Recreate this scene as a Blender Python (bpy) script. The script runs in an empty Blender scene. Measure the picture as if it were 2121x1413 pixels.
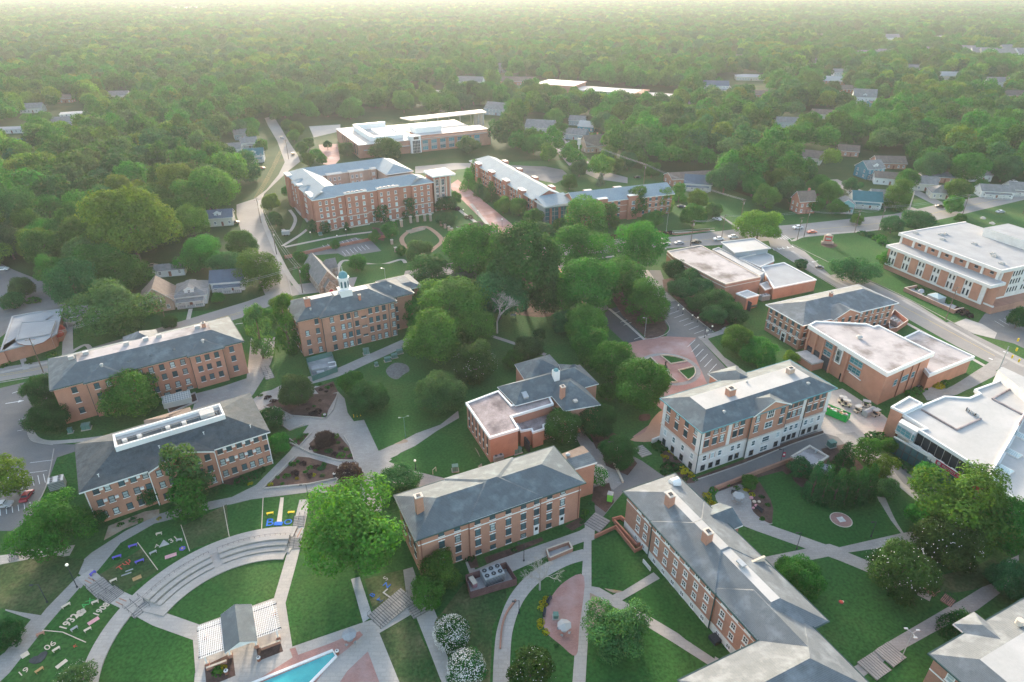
HAZE=.000075; EXPO=1.92
import bpy, math, random
from mathutils import Vector, Matrix
R = math.radians
random.seed(11)
# ---------------------------------------------------------------- camera survey
F=1350.; CX=1060.5; CY=706.5; TH=math.atan((CY+40.)/F); H=105.
S_,C_=math.sin(TH),math.cos(TH)
def G(px,py,z=0.):
    """photo position -> place on the plane at height z (metres)"""
    u=(px-CX)/F; v=(py-CY)/F
    t=(z-H)/(-S_-v*C_)
    return (u*t,(C_-v*S_)*t)
def depth(x,y,z=0.): return y*C_-(z-H)*S_
sc=bpy.context.scene
col=bpy.data.collections.new("campus"); sc.collection.children.link(col)
# ---------------------------------------------------------------- materials
MATS={}
def newmat(name):
    m=bpy.data.materials.new(name); m.use_nodes=True
    nt=m.node_tree; b=nt.nodes['Principled BSDF']; MATS[name]=m
    return m,nt,b
def ramp(nt,stops):
    r=nt.nodes.new('ShaderNodeValToRGB')
    e=r.color_ramp.elements
    while len(e)<len(stops): e.new(0.5)
    for i,(p,c) in enumerate(stops): e[i].position=p; e[i].color=(*c,1)
    return r
def mul(c,k): return tuple(min(1,x*k) for x in c)
def noisy(name,base,var=0.25,scale=0.3,rough=0.9,spec=0.1,stain=None,stain_scale=0.05,stain_lo=0.5,stain_hi=0.65,fine=4.0,bump=0.0,metal=0.0,world=False,brick=None,wave=None):
    m,nt,b=newmat(name); N=nt.nodes; Lk=nt.links
    b.inputs['Roughness'].default_value=rough; b.inputs['Specular IOR Level'].default_value=spec; b.inputs['Metallic'].default_value=metal
    if world:
        tc=N.new('ShaderNodeNewGeometry'); co=tc.outputs['Position']
    else:
        tc=N.new('ShaderNodeTexCoord'); co=tc.outputs['Object']
    n=N.new('ShaderNodeTexNoise'); n.inputs['Scale'].default_value=scale; n.inputs['Detail'].default_value=7; n.inputs['Roughness'].default_value=.65
    Lk.new(co,n.inputs['Vector'])
    r=ramp(nt,[(.32,mul(base,1-var)),(.68,mul(base,1+var))]); Lk.new(n.outputs['Fac'],r.inputs['Fac']); out=r.outputs['Color']
    n2=N.new('ShaderNodeTexNoise'); n2.inputs['Scale'].default_value=fine; n2.inputs['Detail'].default_value=4; Lk.new(co,n2.inputs['Vector'])
    r2=ramp(nt,[(.3,(1-var*.8,)*3),(.7,(1+var*.4,)*3)]); Lk.new(n2.outputs['Fac'],r2.inputs['Fac'])
    mx=N.new('ShaderNodeMix'); mx.data_type='RGBA'; mx.blend_type='MULTIPLY'; mx.inputs[0].default_value=1
    Lk.new(out,mx.inputs[6]); Lk.new(r2.outputs['Color'],mx.inputs[7]); out=mx.outputs[2]
    if brick:
        bt=N.new('ShaderNodeTexBrick'); bt.inputs['Scale'].default_value=brick[0]; bt.inputs['Mortar Size'].default_value=.03
        bt.inputs['Color1'].default_value=(1.12,1.1,1.1,1); bt.inputs['Color2'].default_value=(.8,.8,.82,1); bt.inputs['Mortar'].default_value=(*brick[1],1)
        Lk.new(co,bt.inputs['Vector'])
        m3=N.new('ShaderNodeMix'); m3.data_type='RGBA'; m3.blend_type='MULTIPLY'; m3.inputs[0].default_value=brick[2] if len(brick)>2 else .4
        Lk.new(out,m3.inputs[6]); Lk.new(bt.outputs['Color'],m3.inputs[7]); out=m3.outputs[2]
    if wave:
        # wave=(axis,scale,strength)
        wv=N.new('ShaderNodeTexWave'); wv.bands_direction=wave[0]; wv.inputs['Scale'].default_value=wave[1]; wv.inputs['Distortion'].default_value=.3
        Lk.new(co,wv.inputs['Vector']); rw=ramp(nt,[(.0,(1-wave[2],)*3),(.35,(1,)*3)]); Lk.new(wv.outputs['Fac'],rw.inputs['Fac'])
        m4=N.new('ShaderNodeMix'); m4.data_type='RGBA'; m4.blend_type='MULTIPLY'; m4.inputs[0].default_value=1
        Lk.new(out,m4.inputs[6]); Lk.new(rw.outputs['Color'],m4.inputs[7]); out=m4.outputs[2]
    if stain:
        n3=N.new('ShaderNodeTexNoise'); n3.inputs['Scale'].default_value=stain_scale; n3.inputs['Detail'].default_value=6; n3.inputs['Roughness'].default_value=.6
        Lk.new(co,n3.inputs['Vector']); r3=ramp(nt,[(stain_lo,(0,0,0)),(stain_hi,(1,1,1))]); Lk.new(n3.outputs['Fac'],r3.inputs['Fac'])
        m5=N.new('ShaderNodeMix'); m5.data_type='RGBA'; Lk.new(r3.outputs['Color'],m5.inputs[0]); Lk.new(out,m5.inputs[6])
        m5.inputs[7].default_value=(*stain,1); out=m5.outputs[2]
    Lk.new(out,b.inputs['Base Color'])
    if bump:
        bp=N.new('ShaderNodeBump'); bp.inputs['Strength'].default_value=bump; bp.inputs['Distance'].default_value=.3
        Lk.new(n2.outputs['Fac'],bp.inputs['Height']); Lk.new(bp.outputs['Normal'],b.inputs['Normal'])
    return m
noisy('brick_orange',(.47,.245,.17),.13,.25,stain=(.40,.20,.135),stain_scale=.12,stain_lo=.52,stain_hi=.72,fine=6)
noisy('brick_red',(.45,.20,.14),.13,.25,stain=(.38,.16,.11),stain_scale=.1,stain_lo=.55,stain_hi=.75,fine=6)
noisy('brick_pink',(.43,.235,.17),.13,.25,fine=6)
noisy('brick_tan',(.50,.36,.28),.1,.25,fine=6)
noisy('brick_dark',(.26,.12,.085),.15,.4,fine=6)  # dark brown brick tone, also used for doors and downspouts
noisy('slate',(.125,.147,.158),.12,.5,rough=.8,spec=.15,stain=(.19,.23,.24),stain_scale=.35,stain_lo=.5,stain_hi=.75,fine=5,wave=('Z',3.2,.22))
noisy('slate_grey',(.165,.18,.188),.12,.5,rough=.8,spec=.15,stain=(.26,.28,.29),stain_scale=.3,stain_lo=.5,stain_hi=.75,fine=5,wave=('Z',3.2,.2))
noisy('shingle_dark',(.085,.098,.105),.28,.7,rough=.9,stain=(.13,.13,.125),stain_scale=.25,stain_lo=.5,stain_hi=.8,fine=5,wave=('Z',3.,.15))
noisy('shingle_brown',(.19,.15,.125),.2,.6,rough=.9,fine=5)
noisy('shingle_grey',(.24,.232,.222),.2,.6,rough=.9,fine=5)
noisy('metal_roof',(.29,.35,.38),.07,.2,rough=.8,spec=.15,fine=1,wave=('X',1.6,.22))
noisy('membrane',(.44,.43,.41),.06,.15,rough=.7,spec=.2,stain=(.52,.50,.48),stain_scale=.14,stain_lo=.48,stain_hi=.75,fine=1.5)
noisy('gravel_roof',(.46,.42,.41),.14,.2,stain=(.17,.145,.13),stain_scale=.11,stain_lo=.48,stain_hi=.68,fine=6)
noisy('gravel_dark',(.36,.30,.29),.28,.35,stain=(.16,.13,.13),stain_scale=.16,stain_lo=.46,stain_hi=.62,fine=5)
noisy('flat_grey',(.36,.365,.37),.1,.2,stain=(.32,.33,.34),stain_scale=.07,stain_lo=.5,stain_hi=.72,fine=4)
noisy('white_trim',(.80,.79,.76),.04,.5,rough=.5)
noisy('stone_white',(.72,.69,.65),.07,.4,stain=(.58,.54,.50),stain_scale=.3,stain_lo=.55,stain_hi=.8,fine=3)
noisy('stone_band',(.62,.54,.46),.06,.5)
noisy('stone_brown',(.36,.29,.24),.3,.9,fine=4,stain=(.5,.45,.40),stain_scale=.8,stain_lo=.5,stain_hi=.62)
noisy('copper_green',(.14,.30,.32),.12,1)
noisy('gutter_dark',(.05,.09,.085),.1,1,rough=.5)
noisy('concrete',(.37,.345,.315),.12,.12,stain=(.27,.255,.24),stain_scale=.16,stain_lo=.5,stain_hi=.75,fine=3,world=True,brick=(.42,(.80,.79,.78)))
noisy('concrete_pale',(.46,.42,.375),.09,.12,stain=(.40,.375,.36),stain_scale=.1,stain_lo=.52,stain_hi=.78,fine=3,world=True,brick=(.32,(.78,.77,.76)))
noisy('concrete_raw',(.46,.45,.44),.12,.3,stain=(.30,.31,.31),stain_scale=.35,stain_lo=.5,stain_hi=.7,fine=4)
noisy('asphalt',(.21,.20,.19),.12,.1,stain=(.155,.155,.16),stain_scale=.08,stain_lo=.5,stain_hi=.7,fine=3,world=True)
noisy('asphalt_road',(.32,.295,.27),.09,.08,stain=(.25,.23,.215),stain_scale=.05,stain_lo=.5,stain_hi=.75,fine=2,world=True)
noisy('asphalt_dark',(.085,.085,.09),.14,.15,fine=3,world=True)
noisy('brick_paving',(.42,.235,.20),.14,.15,stain=(.50,.36,.33),stain_scale=.1,stain_lo=.48,stain_hi=.72,fine=4,world=True,brick=(1.1,(.85,.82,.82)))
noisy('brick_paving_tan',(.47,.29,.20),.1,.2,fine=4,world=True)
noisy('mulch',(.11,.07,.055),.3,.5,fine=5,world=True,stain=(.16,.10,.085),stain_scale=.4,stain_lo=.5,stain_hi=.7)
noisy('bare_soil',(.36,.27,.20),.2,.4,fine=3,world=True,stain=(.46,.39,.30),stain_scale=.25,stain_lo=.48,stain_hi=.7)
noisy('gold_soil',(.42,.30,.13),.2,.4,fine=3,world=True)
noisy('grey_gravel',(.16,.17,.17),.3,1.2,fine=6,world=True)
noisy('white_paint',(.78,.78,.76),.05,1)
noisy('yellow_paint',(.70,.50,.12),.1,1)
noisy('plastic_blue',(.03,.17,.62),.1,2,rough=.4)
noisy('plastic_purple',(.16,.13,.52),.1,2,rough=.5)
noisy('paint_red',(.62,.10,.07),.1,2,rough=.5)
noisy('paint_green',(.07,.42,.11),.1,2,rough=.5)
noisy('paint_crimson',(.48,.03,.08),.1,2,rough=.5)
noisy('paint_yellow',(.80,.55,.03),.1,2,rough=.5)
noisy('paint_pink',(.70,.36,.38),.1,2,rough=.5)
noisy('dumpster_green',(.02,.36,.07),.1,.6,rough=.4)
noisy('toilet_green',(.20,.60,.08),.08,.6,rough=.4)
noisy('wood_white',(.78,.76,.74),.06,.8)
noisy('wood_brown',(.19,.105,.10),.2,.6,wave=('X',6,.3))
noisy('wood_tan',(.46,.30,.14),.15,.8)
noisy('steel_grey',(.42,.44,.45),.1,.8,rough=.4,metal=.3)
noisy('steel_dark',(.06,.065,.07),.2,.8,rough=.5)
noisy('steel_green',(.13,.24,.20),.12,.8,rough=.5)
noisy('bronze',(.07,.06,.05),.2,2,rough=.4,metal=.5)
noisy('pole_wood',(.17,.13,.10),.15,1)
noisy('pool_water',(.05,.42,.43),.08,.4,rough=.12,spec=.6,stain=(.03,.33,.36),stain_scale=.5,stain_lo=.45,stain_hi=.7)
noisy('stone_cream',(.66,.56,.44),.08,.6)
noisy('rubber',(.02,.02,.02),.1,2)
noisy('siding_white',(.74,.74,.72),.04,.6,wave=('Z',6,.12))
noisy('siding_blue',(.10,.27,.33),.06,.6)
noisy('siding_teal',(.26,.50,.50),.06,.6)
noisy('siding_cream',(.62,.58,.48),.06,.6)
noisy('siding_grey',(.36,.40,.43),.06,.6)
noisy('roof_teal',(.06,.17,.19),.1,.6)
noisy('roof_blue',(.12,.15,.19),.1,.6)
noisy('awning_red',(.45,.10,.07),.1,.6)
noisy('bark',(.17,.13,.10),.25,2)
noisy('bark_pale',(.44,.40,.36),.2,2)
noisy('blossom',(.86,.83,.76),.03,2)
noisy('blossom_pink',(.62,.50,.44),.1,2)
for n,c in [('car_white',(.75,.75,.75)),('car_silver',(.42,.43,.45)),('car_black',(.02,.02,.022)),('car_navy',(.03,.05,.09)),('car_orange',(.60,.12,.05)),('car_red',(.30,.03,.04)),('car_gold',(.35,.29,.20))]:
    m,nt,b=newmat(n); b.inputs['Base Color'].default_value=(*c,1); b.inputs['Roughness'].default_value=.25; b.inputs['Coat Weight'].default_value=.5
for n,c,r in [('glass_dark',(.022,.028,.032),.15),('glass_blue',(.06,.11,.125),.12),('glass_teal',(.07,.21,.24),.12),('glass_curtain',(.34,.40,.40),.35),('glass_green',(.13,.15,.09),.2),('lattice_glass',(.38,.45,.44),.3)]:
    m,nt,b=newmat(n); N=nt.nodes
    o=N.new('ShaderNodeObjectInfo'); rr=ramp(nt,[(0,mul(c,.6)),(1,mul(c,1.6))]); nt.links.new(o.outputs['Random'],rr.inputs['Fac'])
    nt.links.new(rr.outputs['Color'],b.inputs['Base Color']); b.inputs['Roughness'].default_value=r; b.inputs['Specular IOR Level'].default_value=.6
m,nt,b=newmat('lamp_globe'); b.inputs['Base Color'].default_value=(.9,.88,.8,1); b.inputs['Emission Color'].default_value=(1,.86,.62,1); b.inputs['Emission Strength'].default_value=.1
# grass ground
def grass(name,c1,c2,c3,lo=.5,hi=.72,sc1=.035):
    m,nt,b=newmat(name); N=nt.nodes; Lk=nt.links
    g=N.new('ShaderNodeNewGeometry'); b.inputs['Roughness'].default_value=.95; b.inputs['Specular IOR Level'].default_value=.08
    n=N.new('ShaderNodeTexNoise'); n.inputs['Scale'].default_value=sc1; n.inputs['Detail'].default_value=8; n.inputs['Roughness'].default_value=.62; Lk.new(g.outputs['Position'],n.inputs['Vector'])
    r=ramp(nt,[(.35,c1),(lo,c2),(hi,c3)]); Lk.new(n.outputs['Fac'],r.inputs['Fac'])  # wide noise also puts lit and dark lawn parts into the colour
    n2=N.new('ShaderNodeTexNoise'); n2.inputs['Scale'].default_value=1.7; n2.inputs['Detail'].default_value=6; Lk.new(g.outputs['Position'],n2.inputs['Vector'])
    r2=ramp(nt,[(.3,(.66,)*3),(.7,(1.25,)*3)]); Lk.new(n2.outputs['Fac'],r2.inputs['Fac'])
    mx=N.new('ShaderNodeMix'); mx.data_type='RGBA'; mx.blend_type='MULTIPLY'; mx.inputs[0].default_value=1
    Lk.new(r.outputs['Color'],mx.inputs[6]); Lk.new(r2.outputs['Color'],mx.inputs[7]); Lk.new(mx.outputs[2],b.inputs['Base Color'])
    bp=N.new('ShaderNodeBump'); bp.inputs['Strength'].default_value=.5; bp.inputs['Distance'].default_value=.15; Lk.new(n2.outputs['Fac'],bp.inputs['Height']); Lk.new(bp.outputs['Normal'],b.inputs['Normal'])
grass('grass',(.029,.098,.026),(.043,.120,.031),(.098,.140,.045),.5,.75)
grass('grass_deep',(.028,.098,.024),(.040,.120,.029),(.080,.138,.040))
grass('grass_worn',(.038,.088,.028),(.075,.105,.042),(.20,.17,.095),.5,.72,.10)
grass('ground_base',(.022,.060,.016),(.035,.075,.020),(.075,.085,.035))
def leaf(name,c,yel=.15,trans=.25):
    m=bpy.data.materials.new(name); m.use_nodes=True; MATS[name]=m
    nt=m.node_tree; N=nt.nodes; Lk=nt.links; N.clear()
    out=N.new('ShaderNodeOutputMaterial')
    oi=N.new('ShaderNodeObjectInfo'); g=N.new('ShaderNodeNewGeometry')
    tc=N.new('ShaderNodeTexCoord')
    n=N.new('ShaderNodeTexNoise'); n.inputs['Scale'].default_value=1.6; n.inputs['Detail'].default_value=3; Lk.new(tc.outputs['Object'],n.inputs['Vector'])
    r=ramp(nt,[(.3,mul(c,.72)),(.62,mul(c,1.12)),(.80,(c[0]*1.35,c[1]*1.25,c[2]*1.0))]); Lk.new(n.outputs['Fac'],r.inputs['Fac'])
    # per leaf and per tree variation of the leaf colour itself
    hs=N.new('ShaderNodeHueSaturation'); Lk.new(r.outputs['Color'],hs.inputs['Color'])
    m1=N.new('ShaderNodeMapRange'); m1.inputs['To Min'].default_value=.76; m1.inputs['To Max'].default_value=1.26; Lk.new(g.outputs['Random Per Island'],m1.inputs['Value'])
    m2=N.new('ShaderNodeMapRange'); m2.inputs['To Min'].default_value=.492; m2.inputs['To Max'].default_value=.522; Lk.new(oi.outputs['Random'],m2.inputs['Value'])
    mv=N.new('ShaderNodeMapRange'); mv.inputs['To Min'].default_value=.74; mv.inputs['To Max'].default_value=1.32; Lk.new(oi.outputs['Random'],mv.inputs['Value'])
    mm=N.new('ShaderNodeMath'); mm.operation='MULTIPLY'; Lk.new(m1.outputs[0],mm.inputs[0]); Lk.new(mv.outputs[0],mm.inputs[1])
    Lk.new(mm.outputs[0],hs.inputs['Value']); Lk.new(m2.outputs[0],hs.inputs['Hue'])
    d=N.new('ShaderNodeBsdfPrincipled'); d.inputs['Roughness'].default_value=.9; d.inputs['Specular IOR Level'].default_value=.12; Lk.new(hs.outputs['Color'],d.inputs['Base Color'])
    t=N.new('ShaderNodeBsdfTranslucent')
    mt=N.new('ShaderNodeMix'); mt.data_type='RGBA'; mt.blend_type='MULTIPLY'; mt.inputs[0].default_value=1; Lk.new(hs.outputs['Color'],mt.inputs[6]); mt.inputs[7].default_value=(2.3,1.8,.5,1)
    Lk.new(mt.outputs[2],t.inputs['Color'])
    ms=N.new('ShaderNodeMixShader'); ms.inputs[0].default_value=trans; Lk.new(d.outputs[0],ms.inputs[1]); Lk.new(t.outputs[0],ms.inputs[2]); Lk.new(ms.outputs[0],out.inputs['Surface'])
leaf('leaf_mid',(.042,.150,.022))
leaf('leaf_bright',(.066,.17,.027))
leaf('leaf_yellow',(.105,.205,.028))  # yellowish foliage; also carries the yellow sunlight painted onto lit crowns
leaf('leaf_dark',(.022,.075,.024))
leaf('leaf_deep',(.026,.112,.028))
leaf('leaf_grey',(.060,.135,.045))
leaf('leaf_blue',(.06,.115,.085))
leaf('leaf_purple',(.055,.038,.040))
leaf('leaf_magnolia',(.038,.090,.020))
leaf('leaf_gold',(.33,.30,.02))
# ---------------------------------------------------------------- mesh builder
class MB:
    def __init__(s): s.v=[]; s.f=[]; s.m=[]; s.mats=[]
    def mi(s,n):
        if n not in s.mats: s.mats.append(n)
        return s.mats.index(n)
    def poly(s,pts,m):
        k=len(s.v); s.v+= [tuple(p) for p in pts]; s.f.append(tuple(range(k,k+len(pts)))); s.m.append(s.mi(m)); return s
    def box(s,x0,y0,z0,x1,y1,z1,m,top=None):
        return s.prism([(x0,y0),(x1,y0),(x1,y1),(x0,y1)],z0,z1,m,top)
    def prism(s,p,z0,z1,m,top=None,bottom=True):
        a=sum(p[i-1][0]*p[i][1]-p[i][0]*p[i-1][1] for i in range(len(p)))
        if a<0: p=p[::-1]
        n=len(p); k=len(s.v)
        s.v+=[(x,y,z0) for x,y in p]+[(x,y,z1) for x,y in p]
        im=s.mi(m)
        for i in range(n):
            j=(i+1)%n; s.f.append((k+i,k+j,k+n+j,k+n+i)); s.m.append(im)
        s.f.append(tuple(range(k+n,k+2*n))); s.m.append(s.mi(top or m))
        if bottom: s.f.append(tuple(range(k+n-1,k-1,-1))); s.m.append(im)
        return s
    def tube(s,a,b,r0,r1,m,n=8,cap=True):
        a=Vector(a); b=Vector(b); d=(b-a)
        if d.length<1e-6: return s
        q=d.to_track_quat('Z','Y'); k=len(s.v)
        for c,r in ((a,r0),(b,r1)):
            for i in range(n):
                t=2*math.pi*i/n; s.v.append(tuple(c+q@Vector((r*math.cos(t),r*math.sin(t),0))))
        im=s.mi(m)
        for i in range(n):
            j=(i+1)%n; s.f.append((k+i,k+j,k+n+j,k+n+i)); s.m.append(im)
        if cap: s.f.append(tuple(range(k+n,k+2*n))); s.m.append(im); s.f.append(tuple(range(k+n-1,k-1,-1))); s.m.append(im)
        return s
    def ball(s,c,r,m,nu=10,nv=6,sz=1.,half=False):
        k=len(s.v); im=s.mi(m); lo=0 if half else -math.pi/2
        for j in range(nv+1):
            a=lo+(math.pi/2-lo)*j/nv
            for i in range(nu):
                t=2*math.pi*i/nu; s.v.append((c[0]+r*math.cos(a)*math.cos(t),c[1]+r*math.cos(a)*math.sin(t),c[2]+r*sz*math.sin(a)))
        for j in range(nv):
            for i in range(nu):
                i2=(i+1)%nu; s.f.append((k+j*nu+i,k+j*nu+i2,k+(j+1)*nu+i2,k+(j+1)*nu+i)); s.m.append(im)
        return s
    def hip(s,x0,y0,x1,y1,z,pitch,m,inset=None,top='membrane',axis='x',g0=False,g1=False,gm='brick_orange',over=.6,fascia='white_trim',gut=None,fh=.35):
        """hipped / gabled / truncated roof; ridge runs along axis; g0,g1 = gable at that end"""
        T=(lambda x,y,zz:(x,y,zz)) if axis=='x' else (lambda x,y,zz:(y,x,zz))
        if axis=='y': x0,y0,x1,y1=y0,x0,y1,x1
        X0,Y0,X1,Y1=x0-over,y0-over,x1+over,y1+over
        half=(Y1-Y0)/2; ins=half if inset is None else inset+over
        ins=min(ins,half)
        zt=z+ins*pitch
        a,b=X0+(0 if g0 else ins), X1-(0 if g1 else ins)
        c,d=Y0+ins,Y1-ins
        P=[T(X0,Y0,z),T(X1,Y0,z),T(X1,Y1,z),T(X0,Y1,z)]; Q=[T(a,c,zt),T(b,c,zt),T(b,d,zt),T(a,d,zt)]
        fl=(axis=='y')
        def put(pts,mm):
            s.poly(pts[::-1] if fl else pts,mm)
        flat=(d-c)>.05
        put([P[0],P[1],Q[1],Q[0]],m); put([P[2],P[3],Q[3],Q[2]],m)
        if flat:
            put(Q,top)
            if not g0: put([P[3],P[0],Q[0],Q[3]],m)
            if not g1: put([P[1],P[2],Q[2],Q[1]],m)
        else:
            if not g0: put([P[3],P[0],Q[0]],m)
            if not g1: put([P[1],P[2],Q[1]],m)
        mid=(Y0+Y1)/2
        zg=z+half*pitch if not flat else zt
        def gable(xx,sgn):
            zi=z-.02; h2=(half-over)*pitch
            pts=[T(xx,y0,zi+over*pitch*0),T(xx,y1,zi),T(xx,mid,z+ (half)*pitch-over*pitch*.2)]
            s.poly(pts,gm)
            # rake boards
            for ya,yb in ((Y0,mid),(mid,Y1)):
                za=z if ya==Y0 else zg; zb=zg if ya==Y0 else z
                xe=xx+sgn*over; 
                s.poly([T(xe,ya,za-fh),T(xe,yb,zb-fh),T(xe,yb,zb+.02),T(xe,ya,za+.02)],fascia)
        if g0: gable(x0,-1)
        if g1: gable(x1,1)
        # eave slab
        A=T(X0,Y0,0); B=T(X1,Y1,0)
        if not(g0 or g1):
            s.box(A[0],A[1],z-fh,B[0],B[1],z-.01,fascia)
        else:
            s.box(*T(X0,Y0,0)[:2],z-fh,*T(X1,y0+.02,0)[:2],z-.01,fascia); s.box(*T(X0,y1-.02,0)[:2],z-fh,*T(X1,Y1,0)[:2],z-.01,fascia)
        if gut:
            g=.16
            for (xa,ya,xb,yb) in ((X0-g,Y0-g,X1+g,Y0),(X0-g,Y1,X1+g,Y1+g),(X0-g,Y0,X0,Y1),(X1,Y0,X1+g,Y1)):
                if (g0 and xb==X0) or (g1 and xa==X1): continue
                A=T(xa,ya,0); B=T(xb,yb,0); s.box(A[0],A[1],z-.22,B[0],B[1],z+.06,gut)
        return s
    def mesh(s,name):
        me=bpy.data.meshes.new(name); me.from_pydata(s.v,[],s.f)
        for n in s.mats: me.materials.append(MATS[n])
        me.polygons.foreach_set('material_index',s.m); me.update(); me.validate()
        return me
    def build(s,name,parent=None,loc=(0,0,0),rz=0.):
        if not s.f: return None
        o=bpy.data.objects.new(name,s.mesh(name)); col.objects.link(o)
        o.location=loc; o.rotation_euler=(0,0,rz)
        if parent is not None: o.parent=parent
        return o
def tag(o,label=None,cat=None,group=None,kind=None):
    if label: o['label']=label
    if cat: o['category']=cat
    if group: o['group']=group
    if kind: o['kind']=kind
    return o
def empty(name,loc,rz=0.,label=None,cat=None,group=None):
    o=bpy.data.objects.new(name,None); col.objects.link(o); o.location=loc; o.rotation_euler=(0,0,rz); o.empty_display_size=.5
    return tag(o,label,cat,group)
KIDS={}
def copy_tree(root,children,loc,rz,scale=None,label=None,group=None,mats=None):
    r=root.copy(); col.objects.link(r); r.location=loc; r.rotation_euler=(0,0,rz)
    if scale: r.scale=scale
    if label: r['label']=label
    if group: r['group']=group
    for ch,gs in children:
        c=ch.copy(); col.objects.link(c); c.parent=r
        for g in gs:
            d=g.copy(); col.objects.link(d); d.parent=c
    return r
def kids(o,al):
    return [(c,[g for g in al if g.parent==c]) for c in al if c.parent==o]
# ---------------------------------------------------------------- ground sheets
SHEETS=[]
def sheet(name,pts,mat,world=False,z=None):
    w=pts if world else [G(*p) for p in pts]
    xs=[p[0] for p in w]; ys=[p[1] for p in w]; bb=(min(xs),min(ys),max(xs),max(ys))
    if z is None:
        z=.02
        for (q,zz) in SHEETS:
            if q[0]<bb[2] and q[2]>bb[0] and q[1]<bb[3] and q[3]>bb[1]: z=max(z,zz+.006)
    SHEETS.append((bb,z))
    a=sum(w[i-1][0]*w[i][1]-w[i][0]*w[i-1][1] for i in range(len(w)))
    if a<0: w=w[::-1]
    import bmesh
    bm=bmesh.new(); f=bm.faces.new([bm.verts.new((x,y,z)) for x,y in w]); bm.normal_update(); bmesh.ops.triangulate(bm,faces=[f])
    me=bpy.data.meshes.new(name); bm.to_mesh(me); bm.free(); me.materials.append(MATS[mat])
    o=bpy.data.objects.new(name,me); col.objects.link(o); o['kind']='structure'
    return o,z
def smooth(pts,n=6,closed=False):
    out=[]; L=len(pts)
    rng=range(L) if closed else range(L-1)
    for i in rng:
        if closed: p0,p1,p2,p3=[pts[(i+k)%L] for k in (-1,0,1,2)]
        else: p0=pts[max(i-1,0)];p1=pts[i];p2=pts[i+1];p3=pts[min(i+2,L-1)]
        for k in range(n):
            t=k/n
            out.append(tuple(.5*((2*p1[j])+(-p0[j]+p2[j])*t+(2*p0[j]-5*p1[j]+4*p2[j]-p3[j])*t*t+(-p0[j]+3*p1[j]-3*p2[j]+p3[j])*t**3) for j in (0,1)))
    if not closed: out.append(tuple(pts[-1]))
    return out
def offset_line(w,d):
    out=[]
    for i in range(len(w)):
        a=w[max(i-1,0)]; b=w[min(i+1,len(w)-1)]; dx,dy=b[0]-a[0],b[1]-a[1]; l=math.hypot(dx,dy) or 1
        out.append((w[i][0]-dy/l*d,w[i][1]+dx/l*d))
    return out
def strip(name,pts,width,mat,sm=True,world=False,z=None):
    w=pts if world else [G(*p) for p in pts]
    if sm and len(w)>2: w=smooth(w)
    return sheet(name,offset_line(w,width/2)+offset_line(w,-width/2)[::-1],mat,world=True,z=z)
def gz(x,y):
    z=0
    for q,zz in SHEETS:
        if q[0]<=x<=q[2] and q[1]<=y<=q[3]: z=max(z,zz)
    return z
def kerb(pts,w=.2,h=.16,mat='concrete_pale',name='kerb',sm=True,world=False,kind='structure'):
    q=pts if world else [G(*p) for p in pts]
    if sm and len(q)>2: q=smooth(q,4)
    a=offset_line(q,w/2); b=offset_line(q,-w/2); mb=MB(); z0=-.05
    for i in range(len(q)-1):
        A,B,C,D=a[i],a[i+1],b[i+1],b[i]
        mb.poly([(*A,h),(*D,h),(*C,h),(*B,h)],mat); mb.poly([(*A,z0),(*A,h),(*B,h),(*B,z0)],mat); mb.poly([(*D,h),(*D,z0),(*C,z0),(*C,h)],mat)
    A,D=a[0],b[0]; mb.poly([(*A,z0),(*D,z0),(*D,h),(*A,h)],mat); A,D=a[-1],b[-1]; mb.poly([(*D,z0),(*A,z0),(*A,h),(*D,h)],mat)
    o=mb.build(name)
    if kind: o['kind']=kind
    return o
# ---------------------------------------------------------------- windows and buildings
WCACHE={}
def winmesh(w,h,style):
    k=(w,h,style)
    if k in WCACHE: return WCACHE[k]
    fr={'plain':'steel_dark','white':'white_trim','lintel':'steel_dark','dark':'steel_dark','wide':'white_trim','curtain':'steel_grey','arch':'white_trim','pale':'concrete_raw'}[style]
    t=.14 if fr!='white_trim' else .16; a=MB(); p=MB()
    x=w/2
    y0,y1=-.09,.02
    a.box(-x,y0,0,-x+t,y1,h,fr); a.box(x-t,y0,0,x,y1,h,fr); a.box(-x+t,y0,h-t,x-t,y1,h,fr); a.box(-x+t,y0,0,x-t,y1,t,fr)
    if style in('curtain','wide'):
        n=max(1,int(w/1.3))
        for i in range(1,n): a.box(-x+w*i/n-.05,y0+.02,t,-x+w*i/n+.05,y1-.01,h-t,fr)
    elif style=='white': a.box(-.05,y0+.02,t,.05,y1-.01,h-t,fr)
    a.box(-x+t,y0+.022,h*.5-.05,x-t,y1-.012,h*.5+.05,fr)
    a.box(-x-.1,-.16,-.16,x+.1,.02,-.002,'white_trim' if style in('white','lintel','arch','plain') else 'concrete_raw')
    if style=='lintel': a.box(-x-.12,-.05,h+.002,x+.12,.02,h+.22,'white_trim'); a.box(-.12,-.09,h+.004,.12,.018,h+.34,'white_trim')
    gl={'plain':'glass_blue','white':'glass_dark','lintel':'glass_blue','dark':'glass_dark','wide':'glass_blue','curtain':'glass_teal','arch':'glass_blue','pale':'glass_curtain'}[style]
    p.box(-x+t-.02,-.045,t-.02,x-t+.02,.03,h-t+.02,gl)
    WCACHE[k]=(a.mesh('window'),p.mesh('pane')); return WCACHE[k]
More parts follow.
